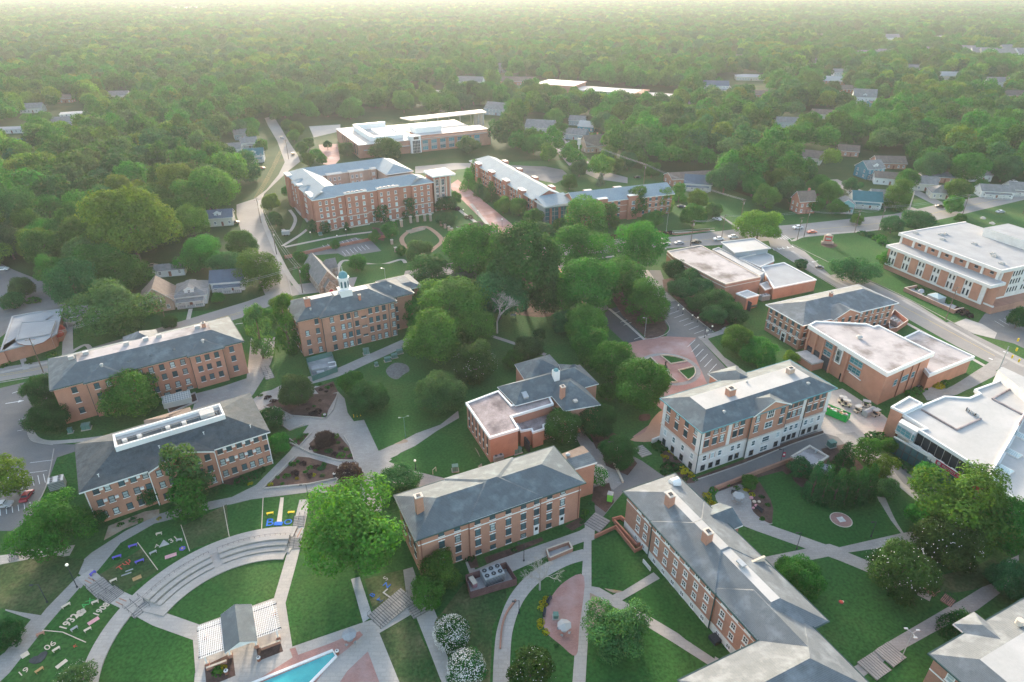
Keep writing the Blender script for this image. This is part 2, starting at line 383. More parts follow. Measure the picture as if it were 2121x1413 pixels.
class Bld:
    def __init__(s,name,label,fl,fr,h,cat='building',group=None):
        a=G(*fl,h); b=G(*fr,h); s.o=a; s.h=h; s.ang=math.atan2(b[1]-a[1],b[0]-a[0]); s.W=math.dist(a,b); s.nw=0
        s.root=empty(name,(a[0],a[1],0),s.ang,label,cat,group); s.extra=None
    def L(s,px,py,z):
        x,y=G(px,py,z); dx,dy=x-s.o[0],y-s.o[1]; c,n=math.cos(s.ang),math.sin(s.ang)
        return (dx*c+dy*n,-dx*n+dy*c)
    def poly(s,pts,z): return [s.L(p[0],p[1],z) for p in pts]
    def win(s,x,y,z,rz,w,h,style='plain',curtain=.25):
        s.nw+=1
        a,p=winmesh(w,h,style)
        if s.nw>98:
            if s.extra is None: s.extra=MB()
            M=Matrix.Translation((x,y,z))@Matrix.Rotation(rz,4,'Z')
            for me in (a,p):
                k=len(s.extra.v); s.extra.v+=[tuple(M@v.co) for v in me.vertices]
                for f in me.polygons:
                    s.extra.f.append(tuple(k+i for i in f.vertices)); nm=me.materials[f.material_index].name; s.extra.m.append(s.extra.mi(nm))
            return
        o=bpy.data.objects.new('window',a); col.objects.link(o); o.parent=s.root; o.location=(x,y,z); o.rotation_euler=(0,0,rz)
        q=bpy.data.objects.new('pane',p); col.objects.link(q); q.parent=o
        if random.random()<curtain and style not in('curtain','wide'):
            q.material_slots[0].link='OBJECT'; q.material_slots[0].material=MATS['glass_curtain']
    def row(s,face,us,zs,w,h,style='plain',off=0.,curtain=.25):
        for u in us:
            for z in zs:
                if face=='F': s.win(u,off,z-h/2,0,w,h,style,curtain)
                elif face=='B': s.win(u,off,z-h/2,math.pi,w,h,style,curtain)
                elif face=='R': s.win(off,u,z-h/2,math.pi/2,w,h,style,curtain)
                elif face=='L': s.win(off,u,z-h/2,-math.pi/2,w,h,style,curtain)
    def part(s,name,mb,parent=None): return mb.build(name,parent or s.root)
    def door(s,x,y,rz,w=1.1,h=2.2,m='white_trim'):
        d=MB(); d.box(-w/2,-.12,.0,w/2,.02,h,m); o=d.build('door',s.root,(x,y,.15),rz)
        g=MB(); g.box(-w*.3,-.14,h*.5,w*.3,-.118,h*.85,'glass_dark'); g.build('pane',o); return o
    def done(s):
        if s.extra: o=s.extra.build('window',s.root); o['kind']='stuff'
def lin(a,b,n): return [a+(b-a)*i/(n-1) for i in range(n)] if n>1 else [(a+b)/2]
def vent(b,x,y,z,r=.5,hh=.5,m='membrane'):
    v=MB(); v.tube((0,0,-.3),(0,0,hh),r*.6,r*.6,m,10); v.ball((0,0,hh),r,m,10,3,.7,True); v.build('roof_vent',b.root,(x,y,z))
def roofz(z,pitch,dist,over=.6): return z+(dist+over)*pitch
def chimney(b,x,y,z0,z1,w=1.2,d=1.2,m='brick_orange'):
    c=MB(); c.box(-w/2,-d/2,z0,w/2,d/2,z1,m); c.box(-w/2-.1,-d/2-.1,z1,w/2+.1,d/2+.1,z1+.2,'stone_band'); c.box(-w/4,-d/4,z1+.2,w/4,d/4,z1+.35,'steel_dark'); return c.build('chimney',b.root,(x,y,0))
def hvac(px,py,w,d,h,rz,label,nf=(3,2),z=0.,m='steel_grey',world=None,group=None,name='air_conditioner'):
    x,y=world or G(px,py,z); r=empty(name,(x,y,max(z,gz(x,y))),rz,label,'air conditioner',group)
    c=MB(); c.box(-w/2,-d/2,.25,w/2,d/2,h,m); 
    for i in range(5): c.box(-w/2-.02,-d/2-.03,.3+i*(h-.4)/5,w/2+.02,-d/2+.01,.3+i*(h-.4)/5+.08,'steel_dark')
    c.build('cabinet',r)
    for i in range(nf[0]):
        for j in range(nf[1]):
            f=MB(); cx=-w/2+w*(i+.5)/nf[0]; cy=-d/2+d*(j+.5)/nf[1]; rr=min(w/nf[0],d/nf[1])*.42
            f.tube((cx,cy,h),(cx,cy,h+.15),rr,rr,m,14); f.tube((cx,cy,h+.151),(cx,cy,h+.17),rr*.85,rr*.85,'steel_dark',14); f.tube((cx,cy,h+.17),(cx,cy,h+.2),rr*.2,rr*.2,m,8)
            f.build('fan',r)
    b=MB(); 
    for sx in(-1,1): b.box(sx*w*.4-.1,-d/2,0,sx*w*.4+.1,d/2,.25,'steel_dark')
    b.build('base',r); return r
# ================================================================ BUILDINGS
def inset(p,d):
    a=sum(p[i-1][0]*p[i][1]-p[i][0]*p[i-1][1] for i in range(len(p)))
    if a<0: p=p[::-1]
    out=[]
    for i in range(len(p)):
        q0,q1,q2=p[i-1],p[i],p[(i+1)%len(p)]
        e1=Vector((q1[0]-q0[0],q1[1]-q0[1])).normalized(); e2=Vector((q2[0]-q1[0],q2[1]-q1[1])).normalized()
        n1=Vector((-e1.y,e1.x)); n2=Vector((-e2.y,e2.x)); bi=(n1+n2); k=d/max(.3,(bi.dot(n1)))
        out.append((q1[0]+bi.x*k,q1[1]+bi.y*k))
    return out
# ---- long three-storey dorm, left
b=Bld('brick_building','long three-storey brick dormitory with pink lit flat roof strip, beside the left street',(108.9,805.6),(499.7,706),11.3)
W=b.W; D=18.2; m=MB()
m.box(0,0,0,W,D,11.3,'brick_orange'); m.box(7.6,-1.,0,15.6,0,11.28,'brick_orange'); m.box(33.2,-1.,0,42.,0,11.28,'brick_orange')
b.part('wall',m)
r=MB(); r.hip(0,0,W,D,11.3,.38,'slate',inset=6.6,top='gravel_roof',gut='gutter_dark'); b.part('roof',r)
r=MB(); r.hip(7.6,-1.,15.6,8,11.33,.375,'slate',axis='y',gut='gutter_dark'); b.part('roof',r)
r=MB(); r.hip(33.2,-1.,42,8,11.33,.375,'slate',axis='y',gut='gutter_dark'); b.part('roof',r)
r=MB(); r.hip(19,12,27,D+3,11.33,.6,'slate_grey',axis='y'); b.part('roof',r)
Z=[9.4,6.3,2.9]
b.row('F',[4.4],Z,1.3,1.8,off=0); b.row('F',[9.6,12.4],Z,1.3,1.8,off=-1.); b.row('F',lin(17.5,31.2,6),Z,1.3,1.8); b.row('F',[35.2,37.6,40.2],Z,1.3,1.8,off=-1.); b.row('F',[44.6],Z,1.3,1.8)
b.row('F',lin(19.,31.2,5),[.75],1.6,.8)
b.row('L',[4,9,14],Z,1.3,1.8,off=0); b.row('R',[4,9,14],Z,1.3,1.8,off=W)
vent(b,12,2.6,13.); vent(b,37.8,2.2,12.9)
for x in(18.5,24,30): 
    v=MB(); v.ball((0,0,0),.5,'slate',8,3,.6,True); v.build('roof_vent',b.root,(x,2.6,12.55))
chimney(b,W-8,9.5,13.5,15.4,1.,1.,'brick_orange'); 
for i,(x,y) in enumerate([(5.5,9.5),(9,10.2),(19,10.),(24,10.),(27.5,10.),(38,9.8)]):
    v=MB(); v.box(-.7,-.5,0,.7,.5,.9,('membrane','steel_grey')[i%2]); v.build('roof_unit',b.root,(x,y,14.02))
d=MB()
for x in(7.5,15.7,33.1,42.1,23.5): d.box(x-.06,-1.1 if x in(7.5,15.7,33.1,42.1) else -.12,0.2,x+.06,-.98 if x!=23.5 else -.003,11,'gutter_dark')
b.part('downspout',d)
b.done(); BC=b
# ---- dorm with dark shingle roof, lower left
b=Bld('brick_building','three-storey brick dormitory with dark shingle roof and long white rooftop well, lower left',(164.6,1020.5),(558,894),10.)
W=b.W; D=19.6; m=MB(); m.box(.6,.6,0,W-.6,D-.6,10,'brick_orange'); m.box(13.4,-.35,0,26.6,.6,9.98,'brick_orange'); b.part('wall',m)
r=MB(); r.hip(0,0,W,D,10,.36,'shingle_dark',over=.15); b.part('roof',r)
r=MB(); r.hip(13.4,-.5,26.6,8,10.01,.40,'shingle_dark',axis='y',g0=True,gm='brick_orange',over=.35); b.part('roof',r)
r=MB(); r.hip(15,12,25,D+1.5,10.01,.40,'shingle_brown',axis='y',over=.35); b.part('roof',r)
r=MB(); x0,x1,y0,y1=8.2,W-8.,7.,12.6
r.box(x0,y0,12.2,x0+.4,y1,13.9,'white_trim'); r.box(x1-.4,y0,12.2,x1,y1,13.9,'white_trim'); r.box(x0+.4,y0,12.2,x1-.4,y0+.4,13.9,'white_trim'); r.box(x0+.4,y1-.4,12.2,x1-.4,y1,13.9,'white_trim'); r.box(x0+.4,y0+.4,12.5,x1-.4,y1-.4,13.2,'membrane')
b.part('roof_well',r)
for i,x in enumerate([10,13,19,22.5,27]):
    v=MB(); v.box(-.5,-.4,0,.5,.4,.7,'steel_grey'); v.build('roof_unit',b.root,(x+.3,9.2,13.2))
v=MB(); v.box(-1.6,-1.1,0,1.6,1.1,1.1,'membrane'); v.build('roof_unit',b.root,(W-11.5,10,13.2))
for x0 in (13.2,16.2,19.2,22.2,25.2):
    v=MB(); v.box(0,0,0,2.4,.12,.6,'steel_dark'); v.build('vent_grille',b.root,(x0,12.52,13.25))
v=MB(); 
for x in lin(10,30,6): v.tube((x,7.5,13.9),(x,7.5,14.9),.03,.03,'steel_grey',5)
v.tube((10,7.5,14.9),(30,7.5,14.9),.03,.03,'steel_grey',5); b.part('railing',v)
Z=[8.7,5.4,2.0]
us=[2.7,4.9,7.6,9.9,12.3]; us2=[28.1,30.1,32.4,34.3,36.3,38.3]
b.row('F',us,Z,1.2,1.7,off=.6,curtain=.3); b.row('F',us2,Z,1.2,1.7,off=.6,curtain=.3); b.row('F',[15,17,23,25.2],Z,1.2,1.7,off=-.35)
b.row('R',[4,8,12,16],Z,1.2,1.7,off=W-.6); b.row('L',[4,8,12,16],Z,1.2,1.7,off=.6)
for u in us[:4]+us2[:5]:
    for z in Z[:2]:
        if random.random()<.65:
            a=MB(); a.box(-.35,-.5,-.25,.35,.02,.25,'white_trim'); a.build('window_unit',b.root,(u+1.05,.6,z+.3))
d=MB()
for x in(.8,13.1,26.9,W-.75): d.box(x-.09,.38 if x<13 or x>27 else -.5,.2,x+.09,.58 if x<13 or x>27 else -.37,9.6,'white_trim')
b.part('downspout',d)
for (x,y) in [(4,2.2),(16.5,4.6),(26,4.6),(36,2.6)]: 
    v=MB(); v.tube((0,0,0),(0,0,.8),.08,.08,'white_trim',6); v.tube((-.2,0,.8),(.2,0,.8),.07,.07,'white_trim',6); v.build('vent_pipe',b.root,(x,y,10+y*.36))
b.done(); BF=b
# ---- hall with cupola
b=Bld('brick_building','four-storey brick hall with slate roof and white cupola, left of centre',(618.5,666.4),(816.2,622),13.)
W=b.W; D=16; m=MB(); m.box(0,.9,0,W-.2,D,13,'brick_orange'); m.box(7,-.3,0,W,.9,12.98,'brick_orange'); m.box(W-.2,3.2,0,W+7.5,D,12.6,'brick_orange'); m.box(W+3,8,0,W+12.5,D+3,12.2,'brick_orange')
b.part('wall',m)
r=MB(); r.hip(0,.9,W,D,13,.46,'slate',inset=6.2,top='membrane',gut='gutter_dark'); b.part('roof',r)
r=MB(); r.hip(7,-.3,W,D-.6,13.01,.47,'slate',inset=6.4,gut='gutter_dark'); b.part('roof',r)
r=MB(); r.hip(W-10,3.2,W+7.5,D,12.72,.47,'slate',gut='gutter_dark'); b.part('roof',r)
r=MB(); r.hip(W+1,8,W+12.5,D+3,12.3,.4,'slate',inset=2.4,top='slate'); b.part('roof',r)
Z=[11.3,8.0,4.7,1.4]
b.row('F',[5.5],Z,1.2,1.8,off=.9,curtain=.6); b.row('F',[10,13.3,15.4,17.9,22.6,24.9,27.2,30.2][:8],Z,1.25,1.9,off=-.3,curtain=.65); b.row('F',[W+1.5],Z,1.2,1.8,off=3.2,curtain=.4); b.row('F',[W+9.5],Z,1.2,1.8,off=8,curtain=.3)
b.row('F',[20.3],[9.8,6.5,3.2],1.6,.6,off=-.3); b.row('F',[2.2],Z[1:],1.2,1.8,off=.9)
b.row('L',[4,8,12],Z,1.2,1.8,off=0)
chimney(b,4.5,5.2,13.2,17.8,1.6,1.2,'brick_red'); chimney(b,20.5,2.6,14,16.3,.7,.7,'brick_red'); vent(b,4.8,3.4,14.5,.4,.4); vent(b,W+1.5,6.8,14.7,.4,.4)
cx,cy=b.L(715,607,16.2); root=b.root
c=MB(); c.box(-1.9,-1.9,15,1.9,1.9,17.6,'white_trim'); c.box(-2.1,-2.1,17.6,2.1,2.1,17.9,'white_trim')
oct=lambda r,z:[(r*math.cos(R(22.5+45*i)),r*math.sin(R(22.5+45*i))) for i in range(8)]
c.prism(oct(1.6,0),17.9,21.6,'white_trim'); c.prism(oct(1.95,0),21.6,21.9,'white_trim')
cu=c.build('cupola',root,(cx,cy,0))
g=MB()
for i in range(8):
    t=R(45*i); ax,ay=math.cos(t),math.sin(t)
    p=lambda s,d,z:(ax*d-ay*s,ay*d+ax*s,z)
    g.poly([p(-.35,1.52,18.6),p(.35,1.52,18.6),p(.35,1.52,20.4),p(.0,1.52,20.9),p(-.35,1.52,20.4)],'glass_blue')
g.build('louvre',cu)
g=MB(); g.ball((0,0,21.9),1.6,'copper_green',8,5,1.25,True); g.tube((0,0,23.7),(0,0,25.6),.07,.03,'white_trim',6); g.build('dome',cu)
d=MB()
for x in(6.9,16.6,28.8,W+.1): d.box(x-.07,-.46,.2,x+.07,-.31,12.7,'gutter_dark')
b.part('downspout',d); b.done(); BB=b
# ---- front centre dorm
b=Bld('brick_building','four-storey brick dormitory with blue-grey slate roof, bottom centre',(862.,1117.),(1208.5,999.),10.6)
W=b.W; D=13.4; m=MB(); m.box(.4,.4,0,W-.3,D-.4,10.6,'brick_orange'); m.box(11.2,.2,0,27.2,.4,10.58,'brick_orange')

b.part('wall',m)
r=MB(); r.hip(0,0,W,D,10.6,.34,'slate',over=.3,gut='gutter_dark'); b.part('roof',r)
r=MB(); r.hip(11.2,0,27.2,D+.4,10.72,.355,'slate',over=.3); 
b.part('roof',r)
ex=b.poly([(1135,951),(1207.5,923),(1237,957),(1175,976)],9.6); e2=b.poly([(1219.6,940.7),(1149.7,963.5)],9.6)
m=MB(); m.prism(inset(ex,.35),0,9.2,'brick_orange'); b.part('wall',m)
r=MB(); r.prism(ex,9.15,9.6,'white_trim','shingle_brown'); r.poly([(*ex[3],9.61),(*ex[2],9.61),(*e2[0],10.2),(*e2[1],10.2)],'slate'); r.poly([(*e2[1],10.2),(*e2[0],10.2),(*ex[1],9.61),(*ex[0],9.61)],'shingle_brown'); r.poly([(*ex[2],9.61),(*ex[1],9.61),(*e2[0],10.2)],'slate_grey'); r.poly([(*ex[0],9.61),(*ex[3],9.61),(*e2[1],10.2)],'slate_grey'); b.part('roof',r)
vx,vy=b.L(1176,944,10.); vent(b,vx,vy,9.8,.6,.5)
Z=[9.45,6.7,3.95,1.25]
for u in [5.2,8.6,12.9,16.2,19.8,23.3,26.4,29.6,32.8]:
    o=.2 if 11.5<u<27 else .4
    b.row('F',[u],[9.5],1.25,1.35,'plain',off=o,curtain=.15); b.row('F',[u],[6.55,3.8],1.2,1.75,'lintel',off=o,curtain=.2)
    if u not in(26.4,32.8): b.row('F',[u],[1.1],1.3,1.2,'plain',off=o)
b.door(26.4,.2,0,1.2,2.5); b.door(32.8,.4,0,1.2,2.5)
b.row('L',[3,6.5,10],[9.3,6.5,3.8],1.2,1.6,'lintel',off=.4); b.row('R',[3,6.5],[9.3,6.5],1.2,1.6,'lintel',off=W-.3)
c=MB(); c.box(.38,.34,8.15,11.2,.4,8.4,'white_trim'); c.box(11.15,.14,8.15,27.25,.2,8.4,'white_trim'); c.box(27.2,.34,8.15,W-.28,.4,8.4,'white_trim'); c.box(.34,.4,8.15,.4,D-.4,8.4,'white_trim'); c.box(W-.3,.4,8.15,W-.24,D-.4,8.4,'white_trim'); b.part('stone_band',c)
chimney(b,2.8,5.9,11,15.6,1.5,1.2)
d=MB()
for x in(.9,11.05,27.35,W-.8): d.box(x-.08,.12 ,.2,x+.08,.27,10.2,'brick_dark')
b.part('downspout',d); b.done(); BD=b
# ---- diagonal dorm
b=Bld('brick_building','long diagonal brick dormitory with white plinth and three roof chimneys, lower right',(1295,1018.6),(1578.9,1332.9),9.9)
W=b.W; D=13.; m=MB()
m.box(.4,.4,1.9,W-.4,D-.4,9.9,'brick_pink'); m.box(.35,.35,0,W-.35,D-.35,1.9,'stone_white'); m.box(9.8,.15,1.88,28.6,.4,9.88,'brick_pink'); m.box(9.8,.1,0,28.6,.35,1.88,'stone_white')
b.part('wall',m)
r=MB(); r.hip(0,0,W+1.2,D,9.9,.40,'slate_grey',inset=5.5,top='membrane',over=.3,gut='gutter_dark'); b.part('roof',r)
r=MB(); r.hip(9.8,-.1,28.6,D,9.96,.41,'slate_grey',inset=5.6,top='membrane',over=.3,gut='gutter_dark'); b.part('roof',r)
# rear cross gable
r=MB(); r.hip(11,8,17.5,D+3,9.4,.5,'slate',axis='y',over=.3,g1=True,gm='brick_pink'); b.part('roof',r)
m=MB(); m.box(11.2,D-.4,0,17.3,D+2.8,9.2,'brick_pink'); b.part('wall',m)
r=MB(); r.hip(28,0.1,W+9,9.2,9.97,.44,'slate_grey',over=.3); b.part('roof',r)
Zs=[8.9,6.4,3.9]
for u in [2.2,5.,7.6,11.8,14.8,17.8,20.8,23.8,26.8,30.8,33.6,36.6][1:]:
    o=.15 if 9.8<u<28.6 else .4
    b.row('F',[u],[8.95],1.35,1.3,'white',off=o,curtain=.0); b.row('F',[u],[6.3,3.7],1.2,1.5,'white',off=o,curtain=.05)
    b.row('F',[u],[.95],1.2,1.1,'white',off=o-.05,curtain=0)
b.row('L',[3,6.5,10],[8.9,6.35,3.75],1.2,1.6,'white',off=.4,curtain=0)
c=MB(); c.box(.4,.34,7.75,9.8,.4,7.95,'white_trim'); c.box(9.75,.09,7.75,28.65,.15,7.95,'white_trim'); c.box(28.65,.34,7.75,W-.4,.4,7.95,'white_trim'); c.box(.34,.4,7.75,.4,D-.4,7.95,'white_trim'); b.part('stone_band',c)
for x,y in((8.7,4.6),(19.9,4.8)): chimney(b,x,y,11,14.4,1.5,1.4,'brick_pink')
c=MB(); c.box(-.8,-.5,0,.8,.5,.35,'steel_grey'); c.build('roof_hatch',b.root,(27.2,6.6,12.4))
c=MB(); c.box(-.2,-1.8,9.6,.2,1.8,11.4,'stone_cream'); c.build('chimney',b.root,(27.,10.9,0))
c=MB(); c.tube((0,-1,1.2),(0,1,1.2),1.0,1.0,'white_trim',14); c.box(-1,-.95,.1,1,.95,1.2,'white_trim'); c.build('dormer',b.root,(3.3,10.2,10.1))
d=MB()
for x in(9.7,28.7): d.box(x-.1,.0,.2,x+.1,.14,9.5,'gutter_dark')
b.part('downspout',d)
c=MB(); c.box(0,-1.3,0,1.8,.2,.9,'steel_dark'); c.build('stairwell',b.root,(30.3,0,0)); c=MB(); c.box(0,-1.8,0,2.6,-1.6,1.,'stone_white'); c.build('bulkhead',b.root,(10.5,0,0))
b.done(); BE=b
# ---- wing at bottom edge, crossing
wy=BE.L(1429.6,1408,9.95)[1]-1
r_=BE; bx_,by_=r_.o; cc,ss=math.cos(r_.ang),math.sin(r_.ang)
root=empty('brick_building',(bx_,by_,0),r_.ang,'cream-roofed brick wing across the end of the diagonal dormitory, bottom edge','building')
m=MB(); m.box(r_.W-.1,wy,0,r_.W+13,9.,9.8,'brick_pink'); m.build('wall',root)
r=MB(); r.hip(r_.W-.3,wy-.4,r_.W+13.4,9.6,9.97,.41,'slate_grey',axis='y',over=.3,gut='gutter_dark'); r.build('roof',root)
for y in lin(wy+1.5,-1.5,3):
    for z in (8.9,6.3,3.7):
        a_,p_=winmesh(1.25,1.6,'white'); o=bpy.data.objects.new('window',a_); col.objects.link(o); o.parent=root; o.location=(r_.W-.1,y,z-.8); o.rotation_euler=(0,0,-math.pi/2); q=bpy.data.objects.new('pane',p_); col.objects.link(q); q.parent=o
# ---- white stone and brick hall
b=Bld('brick_building','four-storey hall, brick above and white stone below, slate roof with white flat centre',(1454.4,894.8),(1730,803.4),13.2)
W=b.W; D=15.2; m=MB()
m.box(.6,.6,5.9,W-.6,D-.6,13.2,'brick_orange'); m.box(.45,.45,0,W-.45,D-.45,5.9,'stone_white'); m.box(15.6,-.1,5.88,27.4,.6,13.18,'brick_orange'); m.box(15.6,-.25,0,27.4,.45,5.88,'stone_white'); b.part('wall',m)
r=MB(); r.hip(0,0,W,D,13.2,.42,'slate',inset=4.6,top='membrane',over=.3,gut='copper_green'); b.part('roof',r)
r=MB(); r.hip(15.6,-.35,27.4,7,13.25,.44,'slate',axis='y',g0=True,gm='brick_orange',over=.3); b.part('roof',r)
r=MB(); r.hip(19.,9,28,D+4.5,13.,.5,'slate',axis='y',over=.3); b.part('roof',r)
m=MB(); m.box(19.2,D-.6,0,27.8,D+4.3,12.8,'brick_orange'); b.part('wall',m)
c=MB()
for (x0,x1,y) in ((.3,1.5,.46),(W-1.5,W-.3,.46),(8.9,9.9,.5),(33.4,34.4,.5)): c.box(x0,y,5.95,x1,.6,12.8,'stone_white')
c.box(.46,1.5,5.95,.6,.6,12.8,'stone_white'); c.box(.3,.3,5.7,15.6,.45,6.,'stone_band'); c.box(27.4,.3,5.7,W-.3,.45,6.,'stone_band'); c.box(15.5,-.4,5.7,27.5,-.25,6.,'stone_band')
c.box(.3,.45,5.7,.45,D-.3,6.,'stone_band'); c.box(.4,.3,2.6,W-.4,.45,2.75,'stone_white')
c.box(.42,D-1.6,5.95,.6,D-.5,12.8,'stone_white'); c.box(.42,.6,5.95,.6,1.8,12.8,'stone_white')
b.part('quoins',c)
Z=[11.6,8.6]
ug=[[2.6,5.,7.3],[11.3,13.3],[17.4],[28.9,30.8,32.6],[36,38.2,40.6]]
for g in ug:
    for u in g:
        o=.6 if not(15.6<u<27.4) else -.1
        b.row('F',[u],Z,1.35,1.95,'white' if 0 else 'lintel',off=o,curtain=.35); b.row('F',[u],[4.3],1.3,1.7,'arch',off=o-.15,curtain=.2); b.row('F',[u],[1.3],1.3,1.6,'dark',off=o-.15,curtain=0)
b.row('F',[25.6],Z,1.35,1.95,'lintel',off=-.1); b.row('F',[25.6],[4.3],1.3,1.7,'arch',off=-.25); b.row('F',[25.6],[1.3],1.3,1.6,'dark',off=-.25,curtain=0)
b.row('F',[21.5],[8.6],2.6,1.9,'wide',off=-.1); b.row('F',[21.5],[4.3],2.5,1.7,'wide',off=-.25); b.row('F',[21.5],[1.3],2.6,1.7,'wide',off=-.25)
# arched gable window
a=MB(); n=10
def arch(r,z0,z1,y,m,mb):
    pts=[(-r,y,z0),(r,y,z0)]+[(r*math.cos(math.pi*i/n),y,z1+r*math.sin(math.pi*i/n)) for i in range(n+1)]
    mb.poly(pts,m)
arch(1.25,0,2.2,-.06,'white_trim',a); arch(.95,.25,2.2,-.09,'glass_blue',a); 
for x in(-.32,.32): a.box(x-.04,-.12,.25,x+.04,-.092,3.,'white_trim')
a.box(-.95,-.12,1.2,.95,-.092,1.3,'white_trim'); a.build('window',b.root,(21.5,-.1,10.6))
for u in lin(2.4,D-2.4,4): 
    b.row('L',[u],Z,1.3,1.95,'lintel',off=.6,curtain=.3); b.row('L',[u],[4.3],1.2,1.7,'arch',off=.45,curtain=.2); b.row('L',[u],[1.3],1.2,1.8,'dark',off=.45,curtain=0)
chimney(b,14.2,7,14,17.1,2.,1.6); chimney(b,35.5,8.2,14,16.6,1.9,1.2,'brick_tan'); vent(b,8.6,2.6,14.4,.45,.3); vent(b,36.5,2.9,14.5,.5,.3); vent(b,22,9.5,15.2,.35,.3)
d=MB()
for x,y in((.36,.2),(15.45,-.1),(27.55,-.1),(34.6,.3)): d.box(x-.08,y,.2,x+.08,y+.14,12.8,'gutter_dark')
b.part('downspout',d)
bx=MB(); bx.box(-.9,-.01,-.8,.9,.02,.8,'brick_pink'); bx.build('blind_panel',b.root,(5.,.42,4.3)); 
b.done(); BH=b
# ---- auditorium
b=Bld('brick_building','windowless-fronted brick auditorium with stained flat roof and hanging picture banner',(1674.3,672.5),(1839.7,773.3),11.)
pp=b.poly([(1674.3,672.5),(1839.7,773.3),(1936.5,730.3),(1819.5,672.4),(1809,675.5),(1795.3,669.8),(1689,664.4)],11.)
def flatroof(bld,p,z,band,rm,fm='white_trim',name='roof',wall='brick_orange',z0=0,step=.5,par=.35):
    """walls, a projecting fascia band and a recessed flat roof"""
    band=max(band,par+.12); w=MB(); w.prism(inset(p,step),z0,z-band,wall); bld.part('wall',w)
    r=MB(); q=inset(p,.45); a=sum(p[i-1][0]*p[i][1]-p[i][0]*p[i-1][1] for i in range(len(p)))
    pp=p if a>0 else p[::-1]; n=len(pp)
    for i in range(n):
        j=(i+1)%n
        r.poly([(*pp[i],z-band),(*pp[j],z-band),(*pp[j],z),(*pp[i],z)],fm); r.poly([(*pp[i],z),(*pp[j],z),(*q[j],z),(*q[i],z)],fm); r.poly([(*q[j],z-par),(*q[i],z-par),(*q[i],z),(*q[j],z)],fm)
        s=inset(p,step); r.poly([(*pp[j],z-band),(*pp[i],z-band),(*s[i],z-band),(*s[j],z-band)],fm)
    r.poly([(*v,z-par) for v in q],rm); bld.part(name,r)
flatroof(b,pp,11.,1.3,'gravel_roof')
W=b.W
b.row('F',[9.8],[8.3,5.6],4.2,1.7,'curtain',off=.5); b.row('F',[19.8],[8.3,5.6],4.6,1.9,'curtain',off=.5)
m=MB(); m.box(12.5,.15,4.6,14.7,.49,9.6,'white_trim'); m.box(12.8,.1,5.,14.4,.14,9.2,'glass_curtain'); m.box(13.2,.06,5.6,14.1,.099,6.9,'glass_blue'); m.box(12.95,.06,7.4,13.7,.099,8.6,'glass_blue'); b.part('banner',m)
m=MB()
for x in(1.,4.2,7.4,11.4,16.8): m.box(x-.3,-.1,0,x+.3,.49,9.6,'brick_orange')
b.part('pilaster',m)
m=MB(); m.box(1.6,-4.2,2.2,9,.49,2.7,'concrete_raw'); m.box(1.6,-4.2,0,9,-3.9,2.2,'brick_orange'); m.box(8.7,-3.9,0,9,.4,2.2,'brick_orange'); m.box(2.2,.3,.1,8,.48,2.1,'glass_dark'); m.box(1.5,.2,.1,10.8,.485,4.3,'steel_dark'); b.part('canopy',m)
m=MB(); m.box(15.6,.35,.1,17.,.49,2.2,'glass_dark'); m.tube((18.5,.3,4.3),(23,.3,4.),.15,.15,'white_trim',8); b.part('service_door',m)
rx=b.L(1839.7,773.3,11.); ry=b.L(1936.5,730.3,11.)
rot=math.atan2(ry[1]-rx[1],ry[0]-rx[0]); LL=math.dist(rx,ry)
def along(t,d=0.): 
    return (rx[0]+math.cos(rot)*t+math.sin(rot)*d, rx[1]+math.sin(rot)*t-math.cos(rot)*d)
for t,w in((6.5,1.6),(11.,3.2),(15.,1.6)):
    x,y=along(t,-.5); b.win(x,y,4.7,rot,w,1.9,'curtain')
m=MB()
for t in(8.6,13.2,16.5):
    x,y=along(t,-.35); x2,y2=along(t,-.6); m.tube((x,y,0),(x,y,9.7),.14,.14,'brick_dark',6)
b.part('downspout',m)
p2=b.poly([(1866,701),(1903,683.5),(2020,738),(1925,776)],6.)
flatroof(b,p2,6.,1.1,'gravel_roof',name='low_roof')
vent(b,12.,8.5,10.65,.9,.5); b.done(); BI=b
# ---- pedimented hall
b=Bld('brick_building','three-storey brick hall with grey slate roof and triangular pediment beside the auditorium',(1589.6,631.8),(1663.5,673.5),9.4)
a1=b.L(1663.5,673.5,9.4); 
D=b.L(1847.8,622.4,9.4); Ln=D[1]; W=b.W
m=MB(); m.box(0.4,0.4,0,W-.4,Ln-.4,9.4,'brick_orange'); m.box(W-1,12,0,W+.8,24,9.35,'brick_orange'); b.part('wall',m)
r=MB(); r.hip(0,0,W,Ln,9.4,.40,'slate_grey',axis='y',over=.3,gut='white_trim'); b.part('roof',r)
r=MB(); r.hip(W-9,11.8,W+1,24.2,9.44,.42,'slate_grey',axis='x',g1=True,gm='brick_orange',over=.3); b.part('roof',r)
Z=[8.0,5.2,2.4]
b.row('F',lin(1.8,W-1.8,6),Z,1.1,1.6,'lintel',off=.4,curtain=.3); b.row('R',lin(2,10,4),Z,1.1,1.6,'lintel',off=W-.4); b.row('R',lin(13.5,22.5,4),Z,1.1,1.6,'lintel',off=W+.8); b.row('R',lin(26,Ln-2.5,6),Z,1.1,1.6,'lintel',off=W-.4,curtain=.3)
c=MB(); c.box(.34,.34,3.7,W-.34,.4,3.95,'white_trim'); c.box(W-.4,.4,3.7,W-.34,12,3.95,'white_trim'); c.box(W+.8,12,3.7,W+.86,24,3.95,'white_trim'); b.part('stone_band',c)
c=MB(); c.box(-1.1,-.1,0,1.1,.42,3.4,'stone_white'); c.box(-.6,-.14,0,.6,-.1,2.7,'glass_dark'); c.build('entrance',b.root,(W*.56,.4,0)); chimney(b,W*.5,19,12,13.8,.9,.9,'brick_red')
b.done(); BJ=b
